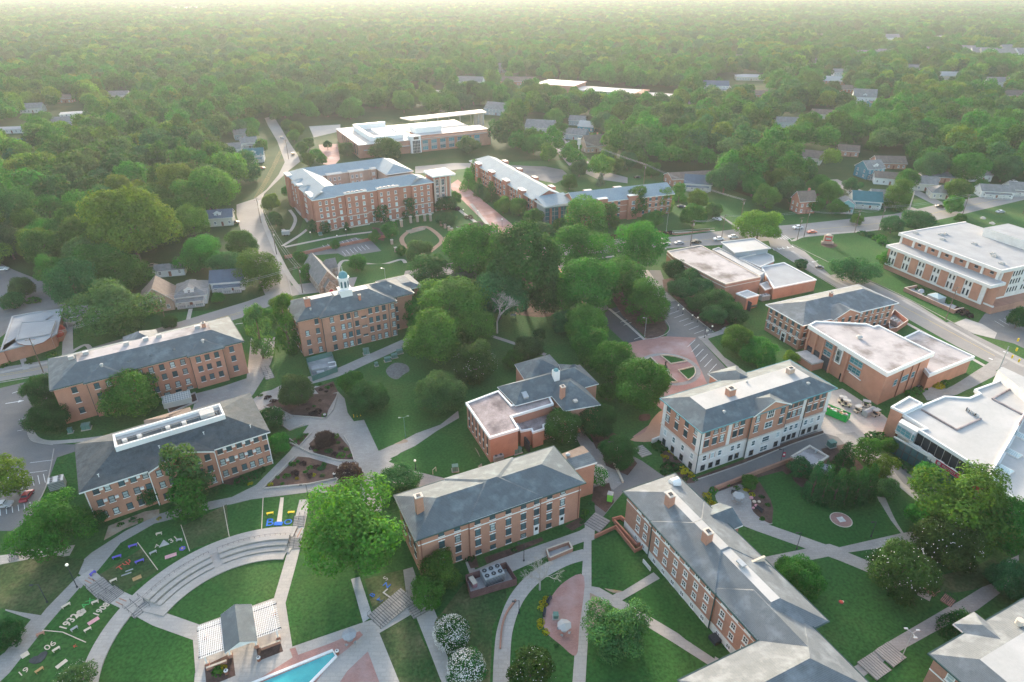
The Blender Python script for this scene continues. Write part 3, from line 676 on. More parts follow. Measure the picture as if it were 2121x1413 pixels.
# ---- library
b=Bld('library','brick and white concrete library with broad flat grey roof, right edge',(1839.7,506.8),(2045.5,587.4),10.6)
W=b.W; RZ=14.6
top=b.poly([(1866.6,482.5),(2079,557.9)],RZ); x0=top[0][0]; y0=top[0][1]; x1=top[1][0]+.0; y1=y0+38
m=MB(); m.box(.8,.8,2.6,W+.3,7,9.6,'brick_orange'); m.box(-.2,1,0,W+4,34,2.6,'brick_pink')
m.box(x0+.7,y0+.5,9.4,x1-.7,y1,RZ-1.2,'brick_orange'); b.part('wall',m)
m=MB(); m.box(.5,.4,2.2,W,.8,9.4,'stone_white'); b.part('facade_panel',m)
n=6; bw=(W-3.2)/n
for i in range(n):
    u0=1.6+i*bw+(bw*.5); b.part('brick_panel',MB().box(u0,.2,3.,u0+bw*.5,.399,9.1,'brick_orange'))
b.part('brick_panel',MB().box(.55,.2,3.,1.5,.399,9.1,'brick_orange'))
for i in range(n):
    u=1.6+i*bw+bw*.12
    b.row('F',[u,u+1.5],[7.9],.62,1.5,'dark',off=.4,curtain=0); b.row('F',[u-.0,u+1.5],[4.6],.62,2.2,'dark',off=.4,curtain=0)
r=MB(); r.box(-.3,-.6,9.4,W+1.8,y0+1,10.5,'stone_white'); r.box(0.4,0,10.5,W+1.2,y0+.4,10.52,'flat_grey'); b.part('ledge_roof',r)
r=MB(); r.box(x0-.6,y0-.6,RZ-1.2,x1+.6,y1,RZ-.3,'stone_white'); r.box(x0-.6,y0-.6,RZ-.3,x1+.6,y0-.0,RZ,'stone_white'); r.box(x0-.6,y0,RZ-.3,x0,y1,RZ,'stone_white'); r.box(x1,y0,RZ-.3,x1+.6,y1,RZ,'stone_white'); r.box(x0,y0,RZ-.298,x1,y1-.5,RZ-.2,'flat_grey'); b.part('roof',r)
m=MB()
for i in range(8):
    u=x0+.7+(x1-x0-1.4)*i/7.; m.box(u-.45,y0+.15,10.5,u+.45,y0+.49,RZ-1.2,'stone_white')
b.part('pilaster',m)
b.row('F',[x0+ (x1-x0)*(i+.5)/7 for i in range(1,7)],[12.3],1.3,.9,'dark',off=y0+.5,curtain=0)
cx,cy=b.L(2090,495,RZ)
m=MB(); m.box(cx-7,cy-6,RZ-.2,cx+13,cy+8,RZ+3.2,'stone_white','flat_grey'); b.part('penthouse',m)
for k,(px,py) in enumerate([(1897,483),(1949,486),(1958,485),(1953,496),(2018,505),(2057,526),(2075,546),(2036,452),(2055,463),(2060,531)]):
    x,y=b.L(px,py,RZ); v=MB()
    v.box(-.9,-.7,0,.9,.7,.5,'membrane'); v.box(-.5,-.4,.5,.5,.4,.8,'membrane'); v.build('roof_unit',b.root,(x,y,RZ-.2))
b.part('brick_panel',MB().box(W+.1,1.2,3.2,W+3.6,1.6,9.4,'brick_orange')); b.part('facade_panel',MB().box(W,1.1,2.6,W+4.,1.65,3.2,'stone_white').box(W-.3,.9,3.2,W+.1,1.6,9.4,'stone_white'))
# right-hand face
m=MB(); m.box(x1-.75,y0+.9,2.6,x1+.3,y1-.5,RZ-1.3,'stone_white'); b.part('facade_panel',m)
b.row('R',[y0+7.5+1.5*i+1.6*(i//4) for i in range(16)],[12,8.9,5.6],.6,1.8,'dark',off=x1+.3,curtain=0)
b.part('brick_panel',MB().box(x1+.31,y0+1.6,3.4,x1+.42,y0+6.6,RZ-1.4,'brick_orange'))
b.done(); BK=b
# terrace with brick walls in front of the library
r_=empty('terrace',(*G(1925,620),0),b.ang,'brick walled patio with satellite dish at the foot of the library','terrace')
x_,y_=0,0
m=MB(); m.box(-9,-3.,0,12,-2.6,1.6,'brick_pink','stone_band'); m.box(-9,-2.6,0,-8.6,3.5,1.6,'brick_pink','stone_band'); m.box(11.6,-2.6,0,12,2.,1.6,'brick_pink','stone_band'); m.box(-8.6,-2.6,0,11.6,3.,.5,'concrete_raw'); m.build('wall',r_)
m=MB(); m.ball((0,0,0),1.,'steel_grey',12,3,.35,True); o=m.build('satellite_dish',r_,(-4,0,1.6)); o.rotation_euler=(R(55),0,R(20))
m=MB(); m.box(0,-2,.4,4.6,2,2.4,'steel_grey'); m.poly([(0,-2.1,2.4),(4.6,-2.1,2.4),(2.3,0,3.5)],'lattice_glass'); m.poly([(4.6,-2.1,2.4),(4.6,2.1,2.4),(2.3,0,3.5)],'lattice_glass'); m.poly([(4.6,2.1,2.4),(0,2.1,2.4),(2.3,0,3.5)],'lattice_glass'); m.poly([(0,2.1,2.4),(0,-2.1,2.4),(2.3,0,3.5)],'lattice_glass'); m.build('skylight',r_)
# ---- dining hall (white roof)
HL=8.6
b=Bld('dining_hall','modern dining hall with bright white roof, glass front and balcony banner, right edge',(1873,899),(2048,997),HL)
W=b.W
def lp(pts,z=HL): return b.poly(pts,z)
main=lp([(1870,857),(1917,886),(1902,889.5),(2052,984),(2103,895),(2150,810),(2121,795),(2095,772),(2066,789),(2018,806),(2029,814),(2007,823),(1956,819.5),(1913,837)])
flatroof(b,main,HL,.9,'membrane',wall='stone_white',step=.35)
tw=lp([(1845,842),(1870.6,854.5),(1912,835),(1883,820)],9.2)
flatroof(b,tw,9.2,.5,'membrane',wall='brick_orange',step=.12,name='tower_roof')
hi=lp([(2066,768),(2076,762),(2180,810),(2150,835)],10.5)
m=MB(); m.prism(hi,0,10.8,'stone_white','membrane'); b.part('wall',m)
# glass front wall below
f0=b.L(1866,880,6); 
gl=b.poly([(1853,899),(1893,924),(2060,1015)],4.4)
m=MB(); 
a_,c_=b.L(1862,876,8.),b.L(1897,899,8.)
m.prism([b.L(1861,876,8.),b.L(1899,897,8.),b.L(1906,890,8.),b.L(1868,869,8.)],4.9,8.3,'stone_white'); b.part('bay',m)
ang=math.atan2(c_[1]-a_[1],c_[0]-a_[0]); mx,my=(a_[0]+c_[0])/2,(a_[1]+c_[1])/2; b.win(mx+.06*math.sin(ang),my-.06*math.cos(ang),5.6,ang,5.2,1.9,'curtain')
# balcony parapet and dark glass panels that paint in the recess shade behind
p0,p1=b.L(1902,889.5,8.6),b.L(2052,984,8.6)
ang=math.atan2(p1[1]-p0[1],p1[0]-p0[0]); LB=math.dist(p0,p1)
bal=bpy.data.objects.new('balcony',MB().box(0,-1.5,3.9,LB,-1.3,5.35,'stone_white').box(0,-1.3,3.9,LB,.3,4.1,'concrete_raw').box(-.2,-1.5,3.9,0,.3,7.7,'stone_white').mesh('balcony')); col.objects.link(bal); bal.parent=b.root; bal.location=(p0[0],p0[1],0); bal.rotation_euler=(0,0,ang)
BX=LB*.40
MB().box(BX,-1.54,4.0,BX+11,-1.51,5.25,'paint_crimson').build('banner',bal)
for i in range(10): MB().box(LB*i/10+.1,.2,4.1,LB*(i+1)/10-.06,.3,7.65,'glass_dark').build('dark_recess_panel',bal)
for i in range(6): MB().box(-.6,-.35,.7,.6,.35,.78,'stone_white').tube((0,0,0),(0,0,.7),.06,.06,'steel_dark',6).build('balcony_table',bal,(2+i*3.,-.7,4.1))
m=MB()
for i in range(11): m.box(.8+i*1.7,-1.,4.1,1.3+i*1.7,-.6,4.9,'brick_dark')
m.build('balcony_chairs',bal)
# lower glazing
m=MB(); q0,q1=b.L(1848,915,3.2),b.L(2010,1008,3.2)
ga=math.atan2(q1[1]-q0[1],q1[0]-q0[0]); GL=math.dist(q0,q1)
gw=bpy.data.objects.new('glass_wall',MB().box(0,.12,0,GL,.6,4.7,'glass_teal').mesh('glass_wall')); col.objects.link(gw); gw.parent=b.root; gw.location=(q0[0],q0[1],0); gw.rotation_euler=(0,0,ga)
fm=MB()
for i in range(13): fm.box(GL*i/12-.06,0,0,GL*i/12+.06,.12,4.7,'steel_dark')
fm.box(0,-.02,2.2,GL,.1,2.45,'gutter_dark'); fm.box(0,-.02,4.5,GL,.1,4.9,'stone_white'); fm.build('frame',gw)
# skylights wing
wing=lp([(2103,895),(2053,984),(2060,1005),(2121,1045),(2200,1080),(2230,900),(2150,810)],7.2)
flatroof(b,wing,7.2,.7,'membrane',wall='stone_white',step=.25,name='wing_roof')
for (px,py) in [(2114,903),(2099,940),(2081,973),(2131,868)]:
    x,y=b.L(px,py,7.); k=MB(); k.box(-1.5,-1.2,0,1.5,1.2,.35,'stone_white'); k.poly([(-1.4,-1.1,.35),(1.4,-1.1,.35),(1.,0,.8),(-1.,0,.8)],'lattice_glass'); k.poly([(1.4,-1.1,.35),(1.4,1.1,.35),(1.,0,.8)],'lattice_glass'); k.poly([(1.4,1.1,.35),(-1.4,1.1,.35),(-1.,0,.8),(1.,0,.8)],'lattice_glass'); k.poly([(-1.4,1.1,.35),(-1.4,-1.1,.35),(-1.,0,.8)],'lattice_glass')
    for i in range(6): q=-1.2+.48*i; k.tube((q,-1.1,.38),(q*.75,0,.84),.04,.04,'white_trim',4)
    k.build('skylight',b.root,(x,y,6.85))
for i,(pa,pb) in enumerate([((1909,847),(1982,889)),((1982,889),(2032,866)),((2056,825),(2098,802)),((2056,825),(2120,858)),((2110,880),(2121,860))]):
    A,B2=b.L(*pa,HL),b.L(*pb,HL); m=MB(); m.tube((*A,HL-.22),(*B2,HL-.22),.28,.28,'gravel_dark',6); m.build('roof_walkway',b.root)
x,y=b.L(2012,856,HL); m=MB()
for i in range(9): m.box(-1.6+i*.38,-.4+random.random()*.8,0,-1.4+i*.38,.3+random.random()*.6,.5+random.random()*.6,random.choice(['steel_dark','steel_grey']))
m.build('roof_equipment',b.root,(x,y,HL-.35)); b.done(); BL=b
# ---- music building
b=Bld('brick_building','low L-shaped brick hall with speckled flat roofs, slate hips and white chimney, centre',(964,834),(1013.8,906.6),8.)
fl=b.poly([(964,834),(1013.8,906.6),(1075.7,887.8),(1060,862),(1147,836),(1137,818),(1060,838),(1032.6,808)],8.)
flatroof(b,fl,8.,.7,'gravel_dark',step=.25)
low=b.poly([(1062,864),(1078,893),(1100,889),(1103,896),(1128,888),(1127,880),(1163,866),(1150,842)],5.2)
flatroof(b,low,5.2,.55,'gravel_dark',step=.2,name='low_roof')
Lw=b.W
for u in lin(2.,Lw-2,6):
    b.row('F',[u],[4.3],.55,5.4,'plain',off=.24,curtain=0)
m=MB()
for u in lin(2.,Lw-2,6): m.box(u-.3,.0,3.9,u+.3,.14,4.5,'stone_white')
b.part('spandrel',m)
b.done(); BM=b
g0=G(1034,806,7.2); b2root=b.root
def sub(bld,pts,z): return [bld.L(p[0],p[1],z) for p in pts]
def gpoly(bld,corners,z,rise,mat,name='roof'):
    """hip roof over 4 eave corners (photo order: front-left, front-right, rear-right, rear-left), ridge along front edge"""
    c=[Vector((*bld.L(*p,z),z)) for p in corners]
    a,b_,c2,d=c
    l=(b_-a).length; w=(d-a).length
    e=(b_-a).normalized(); n=(d-a).normalized(); hw=w/2; t=min(hw,l/2-.2)
    r0=a+n*hw+e*t; r1=b_+ (c2-b_)*.5-e*t; r0.z=r1.z=z+rise
    m=MB(); ov=.4
    cc=[a-e*ov-n*ov,b_+e*ov-n*ov,c2+e*ov+n*ov,d-e*ov+n*ov]
    for v in cc: v.z=z
    m.poly([cc[0],cc[1],r1,r0],mat); m.poly([cc[1],cc[2],r1],mat); m.poly([cc[2],cc[3],r0,r1],mat); m.poly([cc[3],cc[0],r0],mat)
    m.prism([(v.x,v.y) for v in cc],z-.3,z-.01,'white_trim'); m.build(name,bld.root)
    w_=MB(); w_.prism([(v.x,v.y) for v in (a,b_,c2,d)],0,z-.3,'brick_orange'); w_.build('wall',bld.root)
gpoly(b,[(1069,838),(1236,794),(1200,757),(1034,802)],8.3,3.4,'slate')
gpoly(b,[(1170,849),(1240,837),(1183,775),(1120,790)],8.2,3.4,'slate')
gpoly(b,[(1095,795),(1167,768),(1137,736),(1069,755)],7.6,3.,'slate')
gpoly(b,[(1168,778),(1215,791),(1205,762),(1160,756)],8.6,2.6,'slate')
x,y=b.L(1151,785,10.5); c=MB(); c.box(-.8,-.8,8,.8,.8,13.2,'white_trim'); c.ball((0,0,13.2),.75,'copper_green',8,3,.9,True); c.build('chimney',b.root,(x,y,0))
x,y=b.L(1165,815,10.5); chimney(b,x,y,8.5,12.6,1.1,1.1,'brick_pink')
x,y=b.L(1192,826,10.2); c=MB(); c.box(-.5,-.5,0,.5,.5,.5,'membrane'); c.build('roof_vent',b.root,(x,y,9.3))
x,y=b.L(1087,815,10.); c=MB(); c.box(-1.,-.7,0,1.,.7,.8,'steel_grey'); o=c.build('skylight',b.root,(x,y,9.1)); o.rotation_euler=(0,R(20),0)
x,y=b.L(1103,862,5.2); vent(b,x,y,4.9,.4,.3)
m=MB(); q=b.L(1092,930,0); m.box(q[0]-1.4,q[1]-.3,0,q[0]+1.4,q[1]+.1,3.,'steel_dark'); b.part('entrance',m)
# ---- student building cluster with flat roofs
b=Bld('brick_building','low brick block with pinkish stained flat roof and two parapet lines behind dark trees',(1381.6,519.5),(1502.6,588),7.2)
p=b.poly([(1381.6,519.5),(1393,531),(1480,577),(1503,588),(1576.6,573),(1451.5,507.4)],7.2)
flatroof(b,p,7.2,.25,'gravel_roof',fm='stone_band',step=.08,par=.25)
m=MB(); q=inset(p,-.06); a=inset(p,.3); pz=5.6
m.prism(q,pz,pz+.25,'stone_band'); b.part('stone_band',m)
ann=b.poly([(1524,607),(1547,617),(1573,611),(1548,600)],5.); flatroof(b,ann,5.,.3,'membrane',step=.12,name='annex_roof')
pr=b.poly([(1529,594),(1540,590),(1538,600),(1528,604)],6.9)
m=MB(); A=b.L(1552,634,2.5); m.box(A[0]-.9,A[1]-.12,.6,A[0]+.9,A[1]+.1,4.2,'steel_dark'); b.part('service_door',m)
n2=b.poly([(1491.9,500.7),(1521.4,523.6),(1598,514),(1563,492.6)],7.4)
flatroof(b,n2,7.4,.3,'membrane',fm='steel_grey',wall='siding_grey',step=.9,name='upper_roof')
n4=b.poly([(1475,516),(1489,512),(1586,563),(1574,571)],6.); flatroof(b,n4,6.,.3,'membrane',fm='steel_grey',wall='siding_grey',step=.1,name='long_roof')
n5=b.poly([(1531,533),(1584,521),(1602,530),(1604,540),(1575,553)],5.2); flatroof(b,n5,5.2,.3,'membrane',fm='stone_white',step=.1,name='middle_roof')
n3=b.poly([(1576,552),(1603,597),(1692,579),(1624,543)],4.8); flatroof(b,n3,4.8,.3,'flat_grey',step=.1,name='low_roof')
n6=b.poly([(1573,588),(1585,600),(1604,595),(1590,582)],3.6); flatroof(b,n6,3.6,.25,'membrane',step=.1,name='porch_roof')
for i in range(6):
    x,y=b.L(1622+i*6+(12 if i>2 else 0),608-i*1.4-(3 if i>2 else 0),2.6)
b.done(); BN=b
# ---- big courtyard dorm
HO=16.2
b=Bld('brick_building','five-storey red brick courtyard dormitory with pale blue metal roof',(652,412),(892.5,376),HO)
W=b.W; rl=b.L(601,357,HO); DD=rl[1]; X0=min(0,rl[0]) ; w=14.
m=MB(); b0=[(-.0,0),(W,0),(W,DD),(X0-.0,DD)]
m.prism([(0,0),(W,0),(W,w),(-.0+0,w)],0,HO,'brick_red'); 
m.prism([(0,w),(w,w),(w,DD-w),(0,DD-w)],0,HO,'brick_red')
m.prism([(0,DD-w),(W,DD-w),(W,DD),(0,DD)],0,HO,'brick_red')
m.box(W-w,w,0,W,DD-w,HO-1,'brick_tan')
# projecting bays
m.box(-1.2,-1.2,0,9.,0,HO-.02,'brick_red'); m.box(W-11,-1.2,0,W+.0,0,HO-.02,'brick_red')
b.part('wall',m)
m=MB(); m.box(w+.02,DD-w-.35,0,W-w,DD-w-.02,HO-.3,'brick_tan'); b.part('courtyard_wall',m)
for (x0,x1) in ((14.,24.5),(30.,41.)):
    m=MB(); m.box(x0,-1.4,0,x1,0,HO+.2,'brick_red'); m.box(x0-.2,-1.6,HO+.2,x1+.2,.8,HO+.9,'white_trim','membrane'); m.build('bay',b.root)
    m=MB(); 
    for k in range(4): m.box(x0+1+k*2.2,-1.2,HO+.9,x0+2.2+k*2.2,-.4,HO+1.2,'steel_dark')
    m.build('roof_unit',b.root)
for (x0,x1) in ((w+3,w+11),(w+15,w+23),(w+27,W-w-1)):
    m=MB(); m.box(x0,DD-w-2.,0,x1,DD-w-.35,HO-.1,'brick_tan'); m.box(x0-.2,DD-w-2.2,HO-.1,x1+.2,DD-w,HO+.6,'white_trim','membrane'); m.build('bay',b.root)
    b.row('F',[x0+1.6,(x0+x1)/2,x1-1.6],[HO-2.4,HO-5.6],1.2,1.6,'white',off=DD-w-2.,curtain=.3)
pz=.40; r=MB()
r.hip(0,0,W,w,HO,pz,'metal_roof',over=.7); b.part('roof',r)
r=MB(); r.hip(0,DD-w,W,DD,HO+.01,pz,'metal_roof',over=.7); b.part('roof',r)
r=MB(); r.hip(.02,0.3,w,DD-.3,HO+.02,pz*.99,'metal_roof',axis='y',over=.7); b.part('roof',r)
r=MB(); r.hip(W-w,DD*.45,W,DD-.3,HO+.02,pz*.99,'metal_roof',axis='y',over=.7); b.part('roof',r)
r=MB(); r.hip(-1.4,-1.4,9,6,HO+.03,pz*1.02,'metal_roof',axis='y',over=.5); b.part('roof',r)
r=MB(); r.hip(W-11,-1.4,W+.2,6,HO+.03,pz*1.02,'metal_roof',axis='y',over=.5); b.part('roof',r)
r=MB(); r.hip(-1.5,14,6,22,HO+.03,pz*1.1,'metal_roof',axis='x',over=.3); b.part('roof',r)
r=MB(); r.hip(-1.5,28,6,36,HO+.03,pz*1.1,'metal_roof',axis='x',over=.3); b.part('roof',r)
for (y0,y1) in ((2,11),(24.5,27.5),(DD-9,DD-2)):
    m=MB(); m.box(-1.4,y0,0,0,y1,HO+.1,'brick_red'); m.box(-1.6,y0-.2,HO+.1,1,y1+.2,HO+.8,'white_trim','membrane'); m.build('bay',b.root)
ZZ=[HO-2.2,HO-5.2,HO-8.2,HO-11.2,HO-14.2]
b.row('F',[1.8,4.8,7.6],ZZ,1.2,1.7,'white',off=-1.2,curtain=.35); b.row('F',[15.6,19.2,22.8],ZZ,1.2,1.7,'white',off=-1.4,curtain=.35); b.row('F',[31.8,35.4,39.2],ZZ,1.2,1.7,'white',off=-1.4,curtain=.35); b.row('F',[W-9.4,W-5.8,W-2.2],ZZ,1.2,1.7,'white',off=-1.2,curtain=.35); b.row('F',[11.6,27.4,44.6],ZZ,1.2,1.7,'white',off=0,curtain=.3)
b.row('L',[18,20,30,33,38,44],ZZ[:4],1.2,1.7,'white',off=0)
c=MB(); c2=MB()
for (x0,x1,y) in ((-1.25,9,-1.25),(9,14,-.05),(14,24.5,-1.45),(24.5,30,-.05),(30,41,-1.45),(41,W-11,-.05),(W-11,W,-1.25)): c.box(x0,y-.08,5.6,x1,y+.03,5.95,'stone_band'); c2.box(x0,y-.06,.0,x1,y+.02,.6,'stone_band')
b.part('stone_band',c); b.part('stone_base',c2)
# corner tower
tx,ty=b.L(930,358,19); t=MB()
t.box(W+2.2,1.5,0,W+11.2,11,17.2,'brick_red'); t.box(W-.1,4,0,W+2.2,12,15.4,'brick_red','membrane'); b.part('tower',t)
t=MB(); t.prism([(W+.8,-.6),(W+13.2,-1.6),(W+13.8,12.6),(W+1.2,11.6)],18.0,18.8,'white_trim','membrane'); b.part('tower_roof',t)
t=MB(); t.box(W+2.0,1.2,17.2,W+11.4,10.9,18.,'glass_dark'); 
b.part('clerestory',t)
for x in(W+4.,W+7.2): 
    for z in (3.2,7.,10.8,14.6): b.row('F',[x],[z],1.7,3.2,'white',off=1.5,curtain=0)
t=MB()
for x in (W+2.4,W+5.6,W+8.9,W+11.2): t.box(x-.3,1.,0,x+.3,1.48,17.2,'stone_band')
b.part('pilaster',t)
b.done(); BO=b
# ---- blue roofed L dorm: wing 1
for (nm,lab,fl,fr,hh,dep,bays) in (('brick_building','three-storey brick dormitory wing with long blue metal roof, running away beside the brick street',(973,333),(1104.5,413.3),10.,17.,(14,34,54,74)),
                              ('brick_building','brick dormitory wing with blue metal roof facing the main road behind tall trees',(1193,424),(1396,401),10.4,16.,(14,31))):
    b=Bld(nm,lab,fl,fr,hh); W=b.W
    m=MB(); m.box(.5,.5,0,W-.5,dep-.5,hh,'brick_red'); b.part('wall',m)
    r=MB(); r.hip(0,0,W,dep,hh,.45,'metal_roof',over=.4,g0=(W<60),g1=True,gm='brick_red'); b.part('roof',r)
    for x in bays:
        if x>W-4: continue
        m=MB(); m.box(x-2.6,-1.1,0,x+2.6,1.2,hh+1.5,'brick_red'); m.box(x-2.7,-1.2,hh+1.5,x+2.7,1.3,hh+1.8,'white_trim'); m.build('bay',b.root)
        b.row('F',[x],[hh-2,hh-5],1.8,1.8,'wide',off=-1.1)
        m=MB(); m.box(x-2.2,dep-1.2,hh-.3,x+2.2,dep+1.4,hh+1.5,'brick_red','membrane'); m.build('bay',b.root)
    us=[u for u in lin(2.5,W-2.5,int(W/3.6)) if all(abs(u-x)>4 for x in bays)]
    b.row('F',us,[hh-1.8,hh-4.9,hh-8.1],1.3,1.5,'lintel',off=.5,curtain=.3)
    for z in(hh-3.3,hh-6.4): b.part('stone_band',MB().box(.45,.42,z,W-.45,.5,z+.2,'stone_band'))
    b.done()
# atrium between the wings
b=Bld('atrium','glass-fronted corner atrium with sloping pale roof joining the two blue-roofed dormitory wings',(1128.8,428),(1190,421),9.6)
W=b.W; m=MB(); m.box(.4,.6,0,W-.4,11,9.4,'glass_teal'); b.part('glass_wall',m)
m=MB(); m.poly([(-.5,-.6,9.6),(W+.8,-.6,10.4),(W-1,11.5,12.),(-1.,11.5,11.4)],'metal_roof'); m.prism([(-.5,-.6),(W+.8,-.6),(W-1,11.5),(-1,11.5)],9.1,9.5,'white_trim'); b.part('roof',m)
m=MB()
for x in lin(.4,W-.4,7): m.box(x-.1,.42,0,x+.1,.6,9.2,'steel_grey')
for z in(2,4.2,6.4,8.4): m.box(.4,.45,z,W-.4,.58,z+.14,'steel_grey')
for x in(W*.2,W*.5,W*.8): m.box(x-.5,-.3,0,x+.5,.41,8.2,'brick_red')
b.part('frame',m)
m=MB(); m.box(.2,.7,0,.38,10.9,9.1,'steel_grey'); b.part('frame',m)
# ---- science building
b=Bld('brick_building','long brick and glass science building with white flat roofs and floating canopy, upper centre',(743.2,296.5),(1016,269),10.4)
W=b.W; rl=b.L(702.9,262,10.4); DD=abs(rl[1])
m=MB(); m.box(0,1.,0,36,DD,8.6,'brick_pink'); m.box(43,0,0,W,20,9.4,'brick_pink'); m.box(36,6,0,W-6,DD-8,9.,'brick_pink'); b.part('wall',m)
r=MB(); r.box(-.3,.7,8.6,36.3,DD+.3,9.,'white_trim','membrane'); r.box(42.7,4,9.4,W+.3,20.3,10.4,'brick_pink','membrane'); r.box(42.5,-.6,8.6,W-3,1.5,8.9,'membrane'); r.box(36,6,9.,W-5.7,DD-7.7,9.3,'white_trim','membrane'); r.box(3,-.4,5.,35,1.,5.4,'membrane'); b.part('roof',r)
r=MB(); r.box(20,10,9.,34,40,11,'white_trim','membrane'); r.box(10,8,9,12,52,12.5,'white_trim'); r.box(12,8,9,33,10,11.8,'white_trim'); r.box(33,10,9,34.5,36,11.8,'white_trim'); r.box(44,12,10.4,64,24,14.2,'white_trim','membrane'); r.box(10,50,9,34,52,13,'white_trim'); b.part('penthouse',r)
r=MB(); r.prism([(50,DD-24),(W+17,DD-19),(W+19,DD-6),(46,DD-11)],14.2,14.9,'stone_cream','membrane'); r.box(76,DD-17,14.9,88,DD-12,15.1,'gravel_dark'); b.part('canopy',r)
r=MB()
for x in (W+12,W+16): r.box(x-.9,DD-16,0,x+.3,DD-8,14.2,'steel_grey')
for x in lin(56,W+5,6): r.tube((x,DD-16,0),(x,DD-16,14.2),.2,.2,'steel_grey',6)
b.part('column',r)
r=MB(); r.box(35.8,-1,0,43.2,6.2,11.4,'white_trim','membrane'); b.part('entrance_bay',r)
m=MB(); m.box(37,-1.12,.2,42.4,-1.01,8.4,'glass_dark')
for x in lin(37,42.4,6): m.box(x-.06,-1.2,.2,x+.06,-1.12,8.4,'white_trim')
for z in(2,4,6): m.box(37,-1.2,z,42.4,-1.13,z+.12,'white_trim')
b.part('curtain_wall',m)
m=MB(); m.box(38,-1.1,9.2,41.6,-1.01,10.9,'glass_dark'); b.part('window',m)
b.row('F',[46.5+i*6.6 for i in range(7)],[6.7,2.6],4.2,2.4,'curtain',off=0)
m=MB()
for i in range(7): m.box(46.5+i*6.6-2.2,-.15,4.0,46.5+i*6.6+2.2,-.01,5.2,'flat_grey')
b.part('spandrel',m)
b.row('L',[6+i*5.5 for i in range(8)],[4.6],2.,6.,'dark',off=0,curtain=0)
b.done(); BQ=b
# ---- chapel
b=Bld('chapel','small rough-stone chapel with steep pale roof and arched doorway',(661,590),(700,582),4.2)
W=b.W; m=MB(); m.box(0,0,0,W,22,4.2,'stone_brown'); m.box(W*.22,-2.4,0,W*.78,0,3.4,'stone_brown'); m.box(W-.1,14,0,W+4,19,4.1,'stone_brown'); b.part('wall',m)
r=MB(); r.hip(0,0,W,22,4.2,1.25,'shingle_grey',axis='y',g0=True,g1=True,gm='stone_brown',over=.35,fascia='stone_band',fh=.2); b.part('roof',r)
r=MB(); r.hip(W*.22,-2.4,W*.78,2,3.4,1.2,'shingle_grey',axis='y',g0=True,gm='stone_brown',over=.25,fascia='stone_band',fh=.2); b.part('porch_roof',r)
r=MB(); r.hip(W-2,14,W+4,19,4.0,1.2,'shingle_grey',axis='x',g1=True,gm='stone_brown',over=.25,fascia='stone_band',fh=.2); b.part('roof',r)
a=MB(); arch(1.15,0,1.7,-.03,'stone_cream',a); arch(.85,0,1.6,-.06,'paint_crimson',a); a.build('door',b.root,(W/2,-2.4,0))
# ---- brown-roofed pavilion by the brick street
b=Bld('pavilion','small tan brick pavilion with brown hipped roof beside the brick street',(950,470),(988,487),3.6)
W=b.W; m=MB(); m.box(0,0,0,W,11,3.6,'brick_tan'); m.box(W-1,9,0,W,10,7.4,'brick_tan'); b.part('wall',m)
r=MB(); r.hip(0,0,W,11,3.6,.4,'shingle_brown',over=.8,axis='y'); b.part('roof',r); b.row('F',lin(1.5,W-1.5,3),[2.2],1,1.2,'plain')
# ---- flat-roofed chapel-like building far left
b=Bld('brick_building','low brick building with curved grey flat roof porch and red awnings, left edge',(0,724),(98,709),4.8)
p=b.poly([(-30,735),(0,726),(24,655),(70,646),(130,639),(118,690),(107,697),(60,712)],4.8)
flatroof(b,p,4.8,.35,'flat_grey',fm='flat_grey',step=1.)
p=b.poly([(32,704),(105,691),(116,662),(42,667)],5.5); flatroof(b,p,5.5,.3,'flat_grey',fm='flat_grey',wall='stone_white',step=.3,name='upper_roof',par=.15)
p=b.poly([(31,705),(38,712),(52,716),(70,716),(90,710),(104,700),(108,692)],4.95); m=MB(); m.prism(p,4.85,5.1,'brick_dark','flat_grey'); b.part('canopy',m)
m=MB()
for (px,py) in [(58,730),(84,722),(108,708)]:
    x,y=b.L(px,py,0); m.tube((x,y,0),(x,y,4.5),.28,.24,'white_trim',10)
b.part('column',m)
for (px,py) in [(120,692),(116,684),(122,680)]:
    x,y=b.L(px,py,2.5); q=MB(); q.ball((0,0,0),1.7,'awning_red',12,4,1.,True); q.build('awning',b.root,(x,y,2.))
m=MB(); x,y=b.L(112,700,1); m.box(x-1.5,y-1.5,0,x+2.6,y+5.5,2.1,'brick_pink'); b.part('side_wall',m)
# ---- school
b=Bld('school','long low school with brick block and bright flat white roof among the far trees',(1190,185),(1325,194),8.5)
W=b.W; m=MB(); m.box(0,0,0,W,26,8.1,'siding_grey'); m.box(W,0,0,W+70,22,6.6,'siding_grey'); m.box(-42,-3,0,0,34,11.4,'brick_pink'); m.box(W-4,-3,0,W+3,26,9,'brick_pink'); b.part('wall',m)
r=MB(); r.box(-1,-1.2,8.1,W,27,8.5,'white_trim','membrane'); r.box(W+3,-1.2,6.6,W+71,23,7.,'white_trim','membrane'); r.box(-42.6,-3.6,11.4,.6,34.6,11.9,'brick_pink','membrane'); b.part('roof',r)
b.row('F',lin(6,W-8,12),[5.6,2.4],5,1.7,'curtain',off=0)
# ---- utility block right of centre
b=Bld('utility_block','low brick utility building with speckled flat roof beside the service drive',(1640,945),(1685,968),3.4)
p=b.poly([(1638,944),(1684,968),(1718,945),(1677,921)],3.4); flatroof(b,p,3.4,.4,'gravel_roof',fm='stone_band',step=.15,wall='brick_pink'); 
x,y=b.L(1690,935,3.4); vent(b,x,y,3.2,.4,.5)
